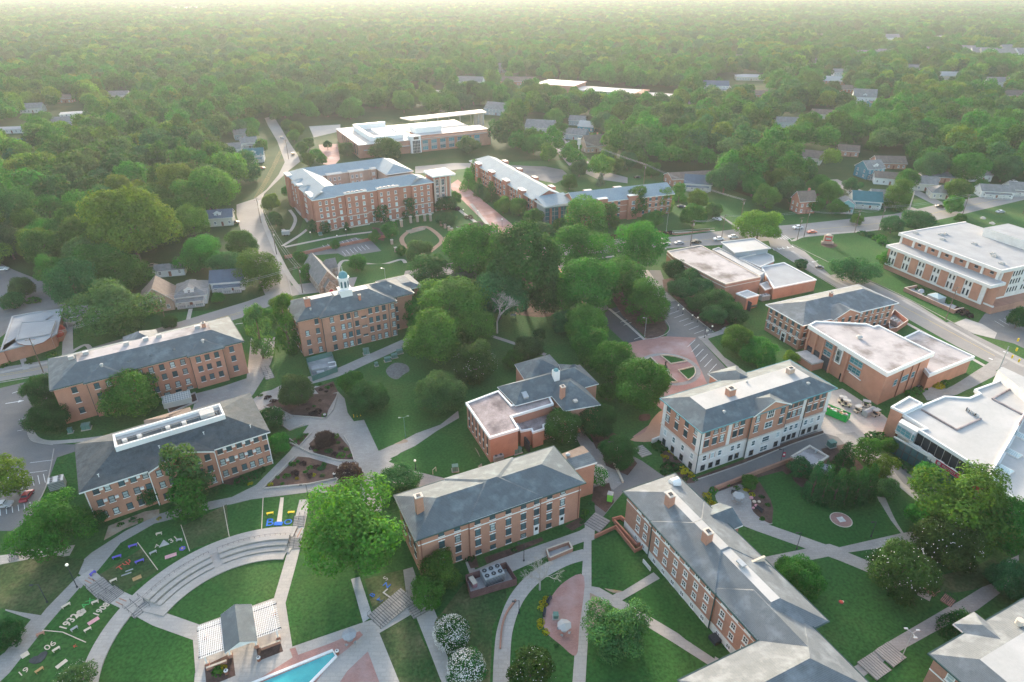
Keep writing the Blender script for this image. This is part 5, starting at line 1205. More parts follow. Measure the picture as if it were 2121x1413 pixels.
def tree(px,py,wpx,kind='round',leafm='leaf_mid',label=None,ar=1.,world=None,cat='tree',group=None,name='broadleaf_tree',bl=None,trunk=.42,zc=None,hc=None):
    """crown centre seen at px,py with width wpx (photo units); ar = crown height / width"""
    global NT
    NT+=1; rs=random.Random(NT*13+5)
    if world: x,y,rad=world; 
    else:
        z=6.
        for _ in range(3):
            x,y=G(px,py,z); rad=wpx/F*depth(x,y,z)/2; z=rad*ar*(.72+1.1*trunk)
            if kind=='shrub': z=rad*ar*.4
            if kind=='cone': z=rad*ar*1.02
    rz=rad*ar; cz=rz*(.72+1.1*trunk) if kind!='shrub' else 0.
    if kind=='cone': cz=rz*(1.02+trunk)
    if zc: cz=zc
    big=rad>4.2
    key={'round':'roundL' if big else 'roundM','spread':'spreadL' if big else 'spreadM','tall':'tallL' if big else 'tallM','pine':'pine','cone':'cone','shrub':'shrub','small':'roundS'}[kind]
    root=empty(name,(x,y,0),rs.uniform(0,6.28),label,cat,group)
    me=rs.choice(PRO[key]); o=bpy.data.objects.new('crown' if kind!='shrub' else 'foliage',me); col.objects.link(o); o.parent=root
    xyf=1.1 if kind in('round','shrub','small') else (1.12 if kind=='spread' else 1.2)
    o.scale=(rad*xyf,rad*xyf,rz*(1.08 if kind!='tall' else .88)); o.location=(0,0,cz)
    o.material_slots[0].link='OBJECT'; o.material_slots[0].material=MATS[leafm]
    if kind!='shrub':
        t=bpy.data.objects.new('trunk',TRKP if kind=='pine' else rs.choice(TRK)); col.objects.link(t); t.parent=root
        hh=cz+rz*(.5 if kind!='pine' else 1.); t.scale=(hh*(.9 if kind!='pine' else .55),)*2+(hh,)
    if bl:
        q=bpy.data.objects.new('blossoms',bl); col.objects.link(q); q.parent=root; q.location=(0,0,cz); q.scale=o.scale
    return root
def bare(px,py,hpx,label,k=0):
    x,y=G(px,py); h=hpx/F*depth(x,y)/math.cos(TH); r=empty('bare_tree',(x,y,0),k*2.1,label,'tree'); o=bpy.data.objects.new('branches',BARE[k]); col.objects.link(o); o.parent=r; o.scale=(h,h,h); return r
T=tree
# ================================================================ HOUSES
HOUSE_SPOTS=[]
def house(px,py,w,d,h,rot,wall,roof,label,porch=False,pitch=.6,gab=True,dorm=False,chim=False,rise2=False,name='house',clear=1.0):
    x,y=G(px,py); root=empty(name,(x,y,0),R(rot),label,'house'); HOUSE_SPOTS.append((x,y,max(w,d)*.62*clear))
    m=MB(); m.box(-w/2,-d/2,0,w/2,d/2,h,wall); m.build('wall',root)
    r=MB(); r.hip(-w/2,-d/2,w/2,d/2,h,pitch,roof,axis='x' if w>=d else 'y',g0=gab,g1=gab,gm=wall,over=.45,fh=.2); ro=r.build('roof',root)
    ws,ps=winmesh(1.1,1.5,'white')
    def wn(x_,y_,z_,a):
        o=bpy.data.objects.new('window',ws); col.objects.link(o); o.parent=root; o.location=(x_,y_,z_); o.rotation_euler=(0,0,a)
        q=bpy.data.objects.new('pane',ps); col.objects.link(q); q.parent=o
    for fl_ in range(2 if h>4.5 else 1):
        n=max(2,int(w/3))
        for i in range(n):
            u=-w/2+w*(i+.5)/n
            if fl_==0 and i==n//2: continue
            wn(u,-d/2,1.+fl_*2.8,0)
        for u in (-d*.25,d*.25): wn(w/2,u,1.+fl_*2.8,math.pi/2); wn(-w/2,u,1.+fl_*2.8,-math.pi/2)
    n=max(2,int(w/3)); u=-w/2+w*((n//2)+.5)/n
    D_=MB(); D_.box(-.5,-.06,0,.5,.02,2.1,'brick_dark'); D_.build('door',root,(u,-d/2,.15))
    if porch:
        P=MB(); P.poly([(-w*.42,-d/2-2.2,2.5),(w*.42,-d/2-2.2,2.5),(w*.42,-d/2-.05,3.1),(-w*.42,-d/2-.05,3.1)],roof); P.box(-w*.42,-d/2-2.2,2.3,w*.42,-d/2-.05,2.49,'white_trim')
        for i in range(4): q=-w*.4+w*.8*i/3; P.box(q-.12,-d/2-2.1,0,q+.12,-d/2-1.9,2.3,'white_trim')
        P.box(-w*.42,-d/2-2.2,0,w*.42,-d/2-.05,.35,'concrete_raw')
        for q in lin(-w*.4,w*.4,14): P.box(q-.04,-d/2-2.15,.35,q+.04,-d/2-2.08,1.2,'white_trim')
        P.build('porch',root)
    if dorm:
        z=h+.6; q=MB(); q.box(-1.6,-d/2+1.2,h-.2,1.6,d/2-3,h+2.2,'siding_white'); q.hip(-1.6,-d/2+1.2,1.6,d/2-3,h+2.2,.55,roof,axis='y',g0=True,gm='siding_white',over=.25,fh=.15); q.build('dormer',root); wn(0,-d/2+1.2,h+.5,0)
    if chim: q=MB(); q.box(-.45,-.45,h-.5,.45,.45,h+d*.5*pitch+1.4,'brick_red'); q.build('chimney',root,(w*.25,d*.1,0))
    return root
hs=house
hs(401,618,11,13,3.8,18,'siding_white','shingle_grey','white cottage with big front dormer and railed porch by the left street',True,.55,False,True)
hs(332,632,11,12,4,20,'brick_tan','shingle_brown','tan brick cottage with steep brown front gable beside the white porch cottage',False,.9,True,True)
hs(478,593,12,10,4,12,'siding_white','roof_blue','pale house with blue-grey roof half under the leaning street tree',True,.6)
hs(357,566,11,7,2.8,15,'siding_white','shingle_grey','white garage with grey roof behind the cottages',False,.4)
hs(178,662,9,8,3.4,12,'siding_white','shingle_grey','small white house with brick front steps next to the driveway',True,.5)
hs(457,463,13,9,4.2,15,'siding_cream','roof_blue','dark blue roofed house beside the left street',False,.6,True,True)
hs(529,333,12,10,4.6,15,'siding_white','roof_teal','white house with dark teal roof and two dormers at the street bend',True,.7,True,True)
hs(502,287,11,10,4,25,'siding_grey','shingle_grey','grey-roofed house, farthest of the row on the left side street')
hs(517,305,11,10,4,25,'siding_white','shingle_grey','white gabled house, middle of the row on the left side street',True)
hs(482,318,12,10,4,20,'siding_white','shingle_grey','white house, nearest of the row on the left side street')
hs(157,247,20,12,5.5,25,'siding_white','membrane','white flat-topped house in the left woods',False,.1,False)
hs(132,258,14,10,3.2,20,'siding_grey','shingle_grey','grey-roofed house just in front of the white flat-topped one')
hs(28,274,26,11,3.2,10,'siding_white','flat_grey','long low pale house at the left edge of the woods',False,.2,False)
hs(137,212,14,10,4,10,'brick_pink','shingle_brown','brown-roofed house deep in the left woods')
hs(36,306,12,9,3,20,'siding_blue','siding_blue','small bluish house at the left edge beside a clearing')
hs(1797,366,12,11,6,15,'siding_blue','shingle_grey','two-storey blue house with orange porch gable, upper right',True,.7,True,True)
hs(1840,380,17,9,3.8,-20,'siding_white','shingle_brown','long white row house next to the blue house')
hs(1906,391,14,10,4.2,-22,'siding_cream','shingle_grey','cream house with grey roof and two front gables, right of the row house')
hs(1947,408,12,10,3.4,-15,'siding_cream','shingle_grey','cream house with hipped roof behind the library',False,.6,False)
hs(1942,374,20,10,3.2,-8,'brick_pink','slate','low brick house with slate-blue roof behind the cream houses',False,.4,False)
hs(2056,406,16,9,3.6,-12,'siding_white','shingle_grey','white cottage with pale roof on the green slope, right',True)
hs(2110,402,14,10,3.6,-12,'siding_white','shingle_grey','white cottage with grey roof at the right edge',True)
hs(1789,425,14,12,3.8,-15,'siding_white','roof_teal','white bungalow with near-black roof and wooden side fence',True,.6)
hs(1822,420,11,10,4,-15,'siding_white','shingle_grey','white grey-roofed house right behind the black-roofed bungalow')
hs(1660,438,9,8,6.5,10,'brick_red','shingle_brown','narrow red brick house with gambrel gable by the main road',False,1.,True,False,True)
hs(1748,436,7,8,4.5,-15,'siding_teal','shingle_grey','small pale-blue porch house beside the wooden fence',True,.6)
hs(1227,312,15,12,4.5,20,'brick_tan','shingle_brown','brown-roofed gabled brick house behind the dormitories',False,1.,True,False,True)
hs(1193,287,17,11,4,-25,'siding_grey','shingle_grey','grey gabled house beside the driveway behind the dormitories')
hs(1217,270,13,11,3.8,-25,'siding_blue','membrane','house with bright metal roof among the rear trees',False,.6)
hs(1196,258,13,10,4,-15,'siding_grey','shingle_grey','grey-roofed house behind the bright metal roofed one')
hs(1120,275,22,16,5,-15,'siding_grey','shingle_grey','large dark grey house left of the rear utility pole',False,.6)
hs(1425,378,26,12,4,12,'brick_pink','shingle_brown','long brown-roofed house at the edge of the right woods',False,.4)
hs(1444,390,15,12,4,-15,'siding_white','roof_blue','white house with grey-blue roof in front of the long brown-roofed one',True,.6)
hs(1481,188,26,14,6,-10,'siding_white','roof_blue','two-storey white house with blue-grey roof by the far street',True)
hs(1553,165,34,20,4,-10,'siding_cream','flat_grey','wide pale flat-topped house right of the far street',False,.2,False)
hs(1575,203,20,12,4,-10,'brick_pink','shingle_brown','low brick house with brown roof below the far street')
hs(1786,215,20,14,7,-20,'siding_white','shingle_grey','tall white multi-gabled house in the right woods',True,.9,True,True)
hs(1822,222,22,10,4.5,-5,'siding_blue','shingle_brown','dark blue building with orange-brown roof beside the multi-gabled house',False,.2)
hs(1722,178,26,14,6,-20,'brick_pink','membrane','pale-roofed brick house lit by the sun, upper right woods')
hs(1737,160,16,12,6,-10,'siding_white','shingle_grey','white house above the sunlit pale-roofed one')
hs(1746,196,14,11,6,-10,'brick_red','shingle_brown','red brick house right below the sunlit pale-roofed one')
for i,(px,py,wl,tx) in enumerate([(1773,124,'siding_teal','teal house'),(1792,123,'siding_white','white gabled house'),(1810,122,'brick_pink','pink house'),(1828,120,'siding_cream','cream house')]):
    hs(px,py,17,14,7,-15,wl,'shingle_grey','%s in the row of four far townhouses, upper right'%tx,False,.8)
for i,(px,py,wl,lb) in enumerate([(1996,116,'siding_grey','grey boxy house at the left end of the far estate'),(2024,121,'siding_white','white house left of centre in the far estate'),(2042,122,'siding_cream','cream house at the centre of the far estate'),(2066,124,'siding_white','white gabled house in front of the far estate'),(2088,122,'siding_grey','blue-grey house right of centre in the far estate'),(2110,122,'siding_white','white house at the right edge of the far estate'),(2078,114,'siding_cream','taller pale house at the back of the far estate')]):
    hs(px,py,24,18,8,-15+i*6,wl,'shingle_grey',lb,False,.8)
hs(1842,86,30,18,7,0,'siding_white','shingle_grey','distant white house with gable above the far townhouses',False,.7)
hs(1856,92,60,14,5,0,'siding_white','membrane','long low white building below the distant gabled house',False,.1,False)
hs(1950,83,60,16,6,5,'siding_white','membrane','long bright roof far away, left of two near the upper right corner',False,.2)
hs(1983,81,40,16,6,-5,'siding_white','membrane','short bright roof far away, right of two near the upper right corner',False,.2)
hs(2078,92,60,20,6,0,'siding_white','membrane','pale distant roof at the far right edge',False,.2)
hs(1677,336,14,12,4,-30,'siding_cream','shingle_brown','brown-roofed house hidden in the right woods')
hs(1754,321,13,10,3.6,-20,'brick_pink','shingle_brown','small pinkish-roofed house above the blue house')
hs(1837,346,18,11,3.6,-5,'brick_pink','shingle_brown','low brown-roofed house behind the long white row house')
hs(2020,372,13,9,3.6,0,'siding_white','shingle_grey','white outbuilding behind the white cottages')
hs(895,197,36,13,4,-10,'brick_pink','membrane','long pale-roofed school wing behind the science building trees',False,.15,False)
hs(975,175,30,15,4,-10,'siding_white','shingle_grey','pale low house behind the middle woods, left')
hs(1036,149,18,14,6,0,'siding_white','shingle_grey','white house in the hazy middle woods')
hs(1068,175,46,14,4,-5,'brick_pink','shingle_brown','long brownish low building left of the school')
hs(1032,236,20,16,5,-25,'siding_grey','shingle_grey','dark-roofed house at the right end of the science building')
hs(387,22,170,70,12,5,'siding_white','membrane','big white warehouse in the haze near the horizon',False,.02,False)
hs(1700,82,30,15,6,5,'siding_white','shingle_grey','pale house far off in the upper right haze')
hs(1690,137,26,15,5,-5,'siding_white','shingle_grey','pale house roof left of the four far townhouses')
for px,py,w,d,h,r_,wl,rf,lb in [(1630,262,18,11,4,-10,'siding_white','shingle_grey','white house peeking out low in the middle of the right woods'),(1700,245,16,11,4,-20,'siding_cream','shingle_brown','cream house below the sunlit brick house in the right woods'),(1890,150,22,14,5,-10,'siding_white','shingle_grey','white house right of the far townhouses, below the estate'),(1960,165,24,13,5,-8,'siding_cream','flat_grey','pale flat-roofed house beside the worn playing field'),(2060,178,26,14,5,-5,'siding_white','shingle_grey','white house near the right edge beyond the playing field'),(1640,110,26,16,6,-5,'siding_white','shingle_grey','white house far off to the left of the townhouses'),(1920,112,30,16,6,0,'siding_white','shingle_grey','white house between the townhouses and the far estate'),(1530,128,26,15,5,-10,'siding_cream','shingle_grey','cream house above the far street'),(2095,205,20,13,4,-5,'brick_pink','shingle_brown','brownish house at the right edge above the woods'),(70,232,18,12,4,15,'siding_white','shingle_grey','white house left of the flat-topped one in the woods'),(250,205,18,12,4,10,'siding_white','shingle_grey','white house hidden deep in the left woods')]: hs(px,py,w,d,h,r_,wl,rf,lb)
# ================================================================ CARS
def carmesh():
    b=MB(); L,Wd=2.25,.88
    prof=[(-L,.35),(-L,.75),(-L+.15,.92),(-1.25,.98),(-.75,1.42),(.75,1.45),(1.3,1.0),(L-.15,.88),(L,.7),(L,.35)]
    n=len(prof); im=b.mi('car_white')
    def ins(z): return 0 if z<1. else (z-.98)*.42
    for s in(-1,1):
        pts=[(x,s*(Wd-ins(z)),z) for x,z in prof]; b.poly(pts if s<0 else pts[::-1],'car_white')
    for i in range(n):
        (x0,z0),(x1,z1)=prof[i],prof[(i+1)%n]; b.poly([(x0,-(Wd-ins(z0)),z0),(x0,(Wd-ins(z0)),z0),(x1,(Wd-ins(z1)),z1),(x1,-(Wd-ins(z1)),z1)],'car_white')
    g=MB()
    for s in(-1,1):
        q=[(-1.12,1.04),(-.72,1.36),(.7,1.38),(1.12,1.04)]; pts=[(x,s*(Wd+.012-ins(z)),z) for x,z in q]; g.poly(pts if s<0 else pts[::-1],'glass_dark')
    g.poly([(.8,-.62,1.41),(1.26,-.76,1.03),(1.26,.76,1.03),(.8,.62,1.41)],'glass_dark'); g.poly([(-1.21,-.76,1.04),(-.79,-.62,1.4),(-.79,.62,1.4),(-1.21,.76,1.04)],'glass_dark')
    w=MB(); w.tube((0,-.11,0),(0,.11,0),.33,.33,'rubber',14); w.tube((0,-.125,0),(0,.125,0),.2,.2,'steel_grey',10)
    h=MB(); h.box(-.02,-.2,-.08,.03,.2,.08,'white_trim')
    return b.mesh('body'),g.mesh('windows'),w.mesh('wheel'),h.mesh('headlight')
CM=carmesh()
def car(px,py,ang,mat,label,sc=1.,hz=1.,world=None):
    x,y=world or G(px,py); r=empty('car',(x,y,gz(x,y)+.01),R(ang),label,'car')
    r.scale=(sc,sc,sc*hz)
    for nm,me,locs in (('body',CM[0],[(0,0,0)]),('windows',CM[1],[(0,0,0)]),('wheel',CM[2],[(1.4,.8,.33),(1.4,-.8,.33),(-1.4,.8,.33),(-1.4,-.8,.33)]),('headlight',CM[3],[(2.24,.55,.66),(2.24,-.55,.66)])):
        for l in locs:
            o=bpy.data.objects.new(nm,me); col.objects.link(o); o.parent=r; o.location=l
            if nm=='body': o.material_slots[0].link='OBJECT'; o.material_slots[0].material=MATS[mat]
car(1370,501,8,'car_black','black pickup-like car half behind the wide tree on the main road')
car(1379,508,188,'car_silver','pale car behind the first dark car on the main road')
car(1406,506,8,'car_silver','dark-windowed silver car on the main road, second from the left')
car(1441,504,8,'car_black','black estate car on the main road',1.05,1.12)
car(1488,498,8,'car_white','white estate car with roof rack on the main road',1.05,1.15)
car(1518,494,8,'car_white','white van-like car nearest the junction on the main road',1.05,1.2)
car(1652,474,10,'car_white','white pickup on the main road opposite the corner sign',1.1,1.1)
car(1681,483,190,'car_orange','orange-red car on the main road beside the corner sign')
car(2071,441,15,'car_silver','silver car at the upper right on the main road')
car(1946,430,-15,'car_black','dark car parked by the cream hipped-roof house')
car(1697,556,-25,'car_black','small dark buggy-like car on the right street',.75,1.15)
car(1485,456,-50,'car_white','white car parked on the side road near the crape myrtle')
car(1411,430,-20,'car_navy','navy car at the far end of the road-side wing')
car(1159,303,0,'car_white','white car parked on the street behind the dormitories')
car(1178,297,25,'car_silver','silver car at the driveway of the grey gabled house')
car(1320,369,10,'car_black','dark car in the shade behind the road-side wing')
car(584,287,115,'car_silver','silver car on the left street, upper one')
car(607,321,115,'car_black','dark car on the left street, lower one')
car(542,350,5,'car_red','dark red car at the street bend')
car(316,553,10,'car_gold','pale gold car parked behind the left cottages')
car(338,555,80,'car_white','white car beside the garage')
car(487,463,10,'car_black','dark car beside the blue-roofed house')
car(166,608,40,'car_white','white car under the trees beside the left car park')
car(6,560,10,'car_white','white car at the left edge car park')
car(1762,401,10,'car_white','white car parked behind the black-roofed bungalow, upper')
car(1765,409,10,'car_silver','silver car parked behind the black-roofed bungalow, lower')
car(2098,378,5,'car_white','white car parked at the far right drive')
car(57,1031,100,'car_red','red car partly seen in the lower left lot',.9)
car(5,1050,10,'car_silver','pale car under the pine in the lower left lot')
car(1147,531,30,'car_white','pale car on the drive below the crosswalk')
car(36,998,12,'car_silver','pale car below the yellow-lit pine')
# golf carts
def cart(px,py,ang,label):
    x,y=G(px,py); r=empty('golf_cart',(x,y,gz(x,y)),R(ang),label,'golf cart','golf carts parked in the service court')
    b=MB(); b.box(-1.2,-.6,.3,1.2,.6,.62,'stone_cream'); b.box(.6,-.6,.62,1.2,.6,.95,'stone_cream'); b.build('body',r)
    s=MB(); s.box(-.5,-.55,.62,.1,.55,.85,'steel_dark'); s.box(-.62,-.55,.85,-.5,.55,1.3,'steel_dark'); s.build('seat',r)
    t=MB(); t.box(-1.1,-.65,1.95,.9,.65,2.03,'membrane'); t.build('roof_panel',r)
    for sx in(-1.0,.8):
        for sy in(-.6,.6): q=MB(); q.tube((sx,sy,.6),(sx,sy,1.95),.03,.03,'steel_dark',5); q.build('post',r)
    for sx in(-.8,.8):
        for sy in(-.58,.58): q=MB(); q.tube((0,-.09,0),(0,.09,0),.25,.25,'rubber',12); q.build('wheel',r,(sx,sy,.25))
for i,(px,py,a,l) in enumerate([(1744,834,-25,'golf cart nearest the brick wall, at the left of the service court'),(1752,841,-25,'golf cart second from the left in the service court'),(1776,853,25,'golf cart left of the grey covered one'),(1793,843,-25,'golf cart behind the others at the court edge'),(1813,861,25,'golf cart at the right end of the service court')]): cart(px,py,a,l)
x,y=G(1799,858); r=empty('covered_cart',(x,y,gz(x,y)),R(30),'golf cart under a pale grey cover in the service court','golf cart'); m=MB(); m.prism([(-2.2,-.8),(2.2,-.8),(2.2,.8),(-2.2,.8)],.1,1.5,'flat_grey'); m.poly([(-2.2,-.8,1.5),(2.2,-.8,1.5),(2.0,0,1.85),(-2.,0,1.85)],'flat_grey'); m.poly([(2.2,.8,1.5),(-2.2,.8,1.5),(-2.,0,1.85),(2.,0,1.85)],'flat_grey'); m.poly([(2.2,-.8,1.5),(2.2,.8,1.5),(2,0,1.85)],'flat_grey'); m.poly([(-2.2,.8,1.5),(-2.2,-.8,1.5),(-2,0,1.85)],'flat_grey'); m.build('cover',r)
# dumpster
x,y=G(1729,862); r=empty('dumpster',(x,y,gz(x,y)),R(-47),'green open-top dumpster full of wood and cardboard scraps','dumpster')
m=MB(); Lh,Wh=3.4,1.25
m.box(-Lh,-Wh,.15,Lh,-Wh+.1,2.1,'dumpster_green'); m.box(-Lh,Wh-.1,.15,Lh,Wh,2.1,'dumpster_green'); m.box(-Lh,-Wh+.1,.15,-Lh+.1,Wh-.1,2.1,'dumpster_green'); m.box(Lh-.1,-Wh+.1,.15,Lh,Wh-.1,2.1,'dumpster_green'); m.box(-Lh+.1,-Wh+.1,.15,Lh-.1,Wh-.1,.3,'dumpster_green')
for i in range(8):
    for s in(-1,1): m.box(-Lh+.3+i*.9,s*Wh-.06 if s>0 else -Wh-.06,.2,-Lh+.42+i*.9,s*Wh+.06 if s>0 else -Wh+.0,2.05,'dumpster_green')
m.build('body',r); m=MB(); random.seed(3)
for i in range(46):
    cx_=random.uniform(-3,3); cy_=random.uniform(-.9,.9); s=random.uniform(.2,.5); z=1.5+random.random()*.6; a=random.uniform(0,3); k=random.choice(['wood_tan','stone_cream','bare_soil','white_trim','paint_pink','steel_grey'])
    m.prism([(cx_+s*math.cos(a+t),cy_+s*.6*math.sin(a+t)) for t in(0,1.57,3.14,4.71)],z-.3,z,k)
m.build('scrap',r)
# ================================================================ POLES, LAMPS, WIRES
def utility(px,py,h,label,arms=1,group=None,mat='pole_wood'):
    x,y=G(px,py); r=empty('utility_pole',(x,y,0),R(20),label,'utility pole',group)
    m=MB(); m.tube((0,0,-.2),(0,0,h),.17,.11,mat,8); m.build('pole',r)
    for i in range(arms): m=MB(); m.box(-1.3,-.06,h-.6-i*.9,1.3,.06,h-.48-i*.9,mat); [m.tube((q,0,h-.48-i*.9),(q,0,h-.3-i*.9),.05,.04,'steel_grey',6) for q in(-1.1,-.5,.5,1.1)]; m.build('cross_arm',r)
    m=MB(); m.tube((.3,0,h-2.6),(.3,0,h-1.7),.22,.22,'steel_grey',8); m.build('transformer',r)
    return (x,y,h)
U={}
for k,px,py,h,l in [('a',598,330,13,'wooden utility pole at the top of the left street'),('b',541,462,13,'wooden utility pole at the street bend in front of the courtyard dormitory'),('c',573,527,11,'wooden utility pole halfway down the left street'),('d',627,607,11,'wooden utility pole at the corner near the chapel'),
    ('e',1150,301,12,'wooden utility pole beside the street behind the dormitories'),('f',1333,382,12,'wooden utility pole behind the road-side wing'),('g',1533,462,12,'wooden utility pole on the corner lawn'),('h',1430,509,12,'wooden utility pole on the main road near the black car'),('i',1494,497,12,'wooden utility pole by the junction kerb'),
    ('j',1665,491,13,'wooden utility pole beside the orange car'),('k',1651,497,11,'darker utility pole next to the one beside the orange car'),('l',1770,482,11,'wooden utility pole in front of the narrow houses'),('m',1820,478,12,'wooden street pole with twin lamp heads behind the library'),('n',1990,455,13,'wooden utility pole behind the library, upper right'),('o',1958,664,13,'dark utility pole beside the library patio'),('q',2118,444,12,'utility pole at the right edge'),
    ('r',345,672,11,'wooden utility pole behind the long left dormitory'),('s',90,772,12,'utility pole beside the left edge street')]:
    U[k]=utility(px,py,h,l,2 if k in 'bfgn' else 1)
x,y=G(1876,458); r=empty('mast',(x,y,0),0,'tall pale concrete mast beside the main road','mast'); MB().tube((0,0,0),(0,0,15),.35,.25,'concrete_pale',10).build('pole',r)
x,y=G(1197,350); r=empty('sign_mast',(x,y,0),0,'white sign box on a tall pole behind the dormitories','sign mast'); MB().tube((0,0,0),(0,0,17),.25,.2,'white_trim',8).build('pole',r); MB().box(-1.,-.6,15,1.,.6,19,'membrane').build('sign_box',r)
def wire(a,b,label,offs=(-1.1,1.1),sag=1.2,dz=-.3,mat='steel_dark',group='overhead power lines'):
    m=MB(); A=Vector(a);B=Vector(b)
    d=(B-A); n=Vector((-d.y,d.x,0)).normalized()
    for o in offs:
        p=None
        for i in range(9):
            t=i/8; q=A+d*t+n*o*.9; q.z+=dz-sag*4*t*(1-t)
            if p is not None: m.tube(p,q,.035,.035,mat,4,False)
            p=q
    ob=m.build('power_line'); tag(ob,label,'power line',group)
W_=[('a','b',(-1.1,-.4,.4,1.1),'wood_tan'),('b','c',(-1.,0,1.),'steel_grey'),('c','d',(-1.,0,1.),'steel_grey'),('e','f',(-1,0,1),'steel_grey'),('f','g',(-1,0,1),'steel_grey'),('h','i',(-1,0,1),'steel_grey'),('i','j',(-1,1),'steel_grey'),('j','l',(-1,1),'steel_grey'),('l','m',(-1,1),'steel_grey'),('m','n',(-1,1),'steel_grey'),('n','q',(-1,1),'steel_grey'),('r','d',(-.8,.8),'steel_grey'),('s','r',(-.8,.8),'steel_grey')]  # first span is tan: sunlight painted into its wire colour
WN={'ab':'sunlit bundle of wires crossing the street bend','bc':'wires over the left street, upper span','cd':'wires over the left street, lower span','ef':'wires behind the dormitories, left span','fg':'wires behind the dormitories, right span','hi':'short wires along the main road by the dark cars','ij':'wires across the junction','jl':'wires in front of the red brick house','lm':'wires in front of the white bungalow','mn':'wires behind the library','nq':'wires at the upper right edge','rd':'wires over the roof of the cupola hall corner','sr':'wires behind the long left dormitory'}
for a,b_,o,mt in W_: wire(U[a],U[b_],WN[a+b_],o,mat=mt)
def lamp(px,py,h,label,heads=1,banner=None,globe=False,mat='steel_dark',name='street_lamp'):
    x,y=G(px,py); r=empty(name,(x,y,gz(x,y)),0,label,'street lamp')
    m=MB(); m.tube((0,0,0),(0,0,.4),.2,.14,mat,8); m.tube((0,0,.4),(0,0,h),.08,.06,mat,8); m.build('pole',r)
    if globe:
        m=MB(); m.ball((0,0,h+.25),.3,'lamp_globe',10,6); m.build('lamp_head',r)
    else:
        for i in range(heads):
            a=R(20)+2*math.pi*i/heads if heads>1 else R(200); c,s=math.cos(a),math.sin(a)
            m=MB(); m.tube((0,0,h-.1),(c*.9,s*.9,h+.15),.04,.04,mat,6); m.box(c*1.1-.3,s*1.1-.15,h+.1,c*1.1+.3,s*1.1+.15,h+.25,mat); m.build('lamp_head',r)
    if banner:
        m=MB(); m.box(.1,-.02,h*.45,.75,.02,h*.45+1.4,banner); m.box(.2,-.03,h*.45+.5,.62,-.021,h*.45+1.,'white_trim'); m.build('banner',r)
for a in [(840,905,6.2,'green lamp post with two arms on the lawn left of the music hall',2,None,False,'steel_green'),(1266,958,6.5,'lamp post with crimson banner at the foot of the stone steps',1,'paint_crimson'),(641,1042,5.5,'dark lamp post at the top of the amphitheatre stairs'),(1085,1162,5.2,'dark lamp post in front of the slate-roofed centre dormitory'),(1650,1137,4.8,'dark lamp post where the right quad paths meet'),(1804,1112,4.4,'dark lamp post on the curved lawn'),(1866,1365,7,'three-armed lamp post beside the lower right walk',3,None,False,'steel_grey'),(160,1217,6,'lamp post at the corner of the letter lawns',1,None,True),(1616,960,4.5,'lamp post with crimson banner beside the service drive',1,'paint_crimson'),(1459,700,4.5,'lamp post with pale banner at the roundabout car park',1,'membrane'),(1335,697,7,'pale lamp post beside the tall island tree',1,None,False,'steel_grey'),(799,585,6,'tall street lamp behind the cupola hall',1,None,False,'steel_grey'),(1380,478,9,'tall street lamp in front of the road-side wing',1,None,False,'steel_grey'),(861,972,2.4,'short white-capped lamp on the lawn edge',1,None,True),(1075,1270,3.5,'small dark lamp on the curved path lawn'),(98,1248,5,'lamp post on the shaded lawn far left'),(400,1010,4,'lamp post by the pine at the dormitory walk')]:
    lamp(*a)
for i,(px,py) in enumerate([(645,498),(700,505),(776,462),(718,492),(855,445),(960,450),(1040,470),(920,440),(990,452)]): lamp(px,py,3.6,['white globe lamp left of the chapel car park','white globe lamp behind the chapel car park','white globe lamp between the two dark evergreens','white globe lamp on the brick wall walk','white globe lamp right of the dark evergreens','white globe lamp at the brown pavilion','white globe lamp on the brick street, lower','white globe lamp at the tower foot','white globe lamp on the brick street, upper'][i],globe=True)
for i,(px,py) in enumerate([(1404,642),(1414,650),(1433,663),(1444,668),(1464,695),(1474,686)]): lamp(px,py,1.6,['first','second','third','fourth','fifth','sixth'][i]+' low globe light along the roundabout car park bed, counted from the far end',globe=True)
# traffic signals
x,y=G(2070,764); r=empty('traffic_signal',(x,y,0),R(40),'traffic signal pole with yellow signal heads at the right street junction','traffic signal')
MB().tube((0,0,0),(0,0,8),.15,.12,'steel_grey',8).build('pole',r)
x1,y1=G(2100,700); 
for i,(px,py,h) in enumerate([(2109,704,6),(2106,724,6.),(2097,739,5),(2111,747,5)]):
    a,b_=G(px,py,h); q=MB().box(-.22,-.22,-.5,.22,.22,.5,'paint_yellow').build('signal_head',r); q.location=((a-x)*math.cos(R(40))+(b_-y)*math.sin(R(40)),-(a-x)*math.sin(R(40))+(b_-y)*math.cos(R(40)),h)
# ================================================================ WALLS, TERRACES, AMPHITHEATRE
def wall(pts,w,h,mat,label,name='garden_wall',cat='wall',sm=False):
    o=kerb(pts,w,h,mat,name,sm=sm,kind=None); tag(o,label,cat); return o
wall([(590,536),(700,512),(820,488)],.4,1.3,'brick_red','long brick retaining wall between the courtyard dormitory and chapel car park')
wall([(632,625),(690,612)],.4,1.,'brick_orange','low brick wall along the street behind the cupola hall')
wall([(1480,1016),(1560,985),(1640,955)],.45,1.2,'brick_pink','brick wall with pale coping along the service drive')
wall([(1350,918),(1395,900),(1437,915)],.4,1.3,'stone_white','pale stone balustrade wall left of the stone hall')
wall([(1360,480),(1400,487),(1470,478)],.3,.6,'brick_pink','low pinkish wall on the corner lawn by the main road')
wall([(1036,1345),(1040,1300),(1050,1270),(1068,1245)],.3,.5,'brick_pink','low brick edge inside the curved path',sm=True)
wall([(1735,1372),(1712,1350),(1700,1322)],.3,.7,'stone_cream','pale curved retaining wall beside the lower right walk',sm=True)
wall([(1282,930),(1262,940),(1290,1000)],.4,.6,'stone_cream','low stone edging beside the stone steps')
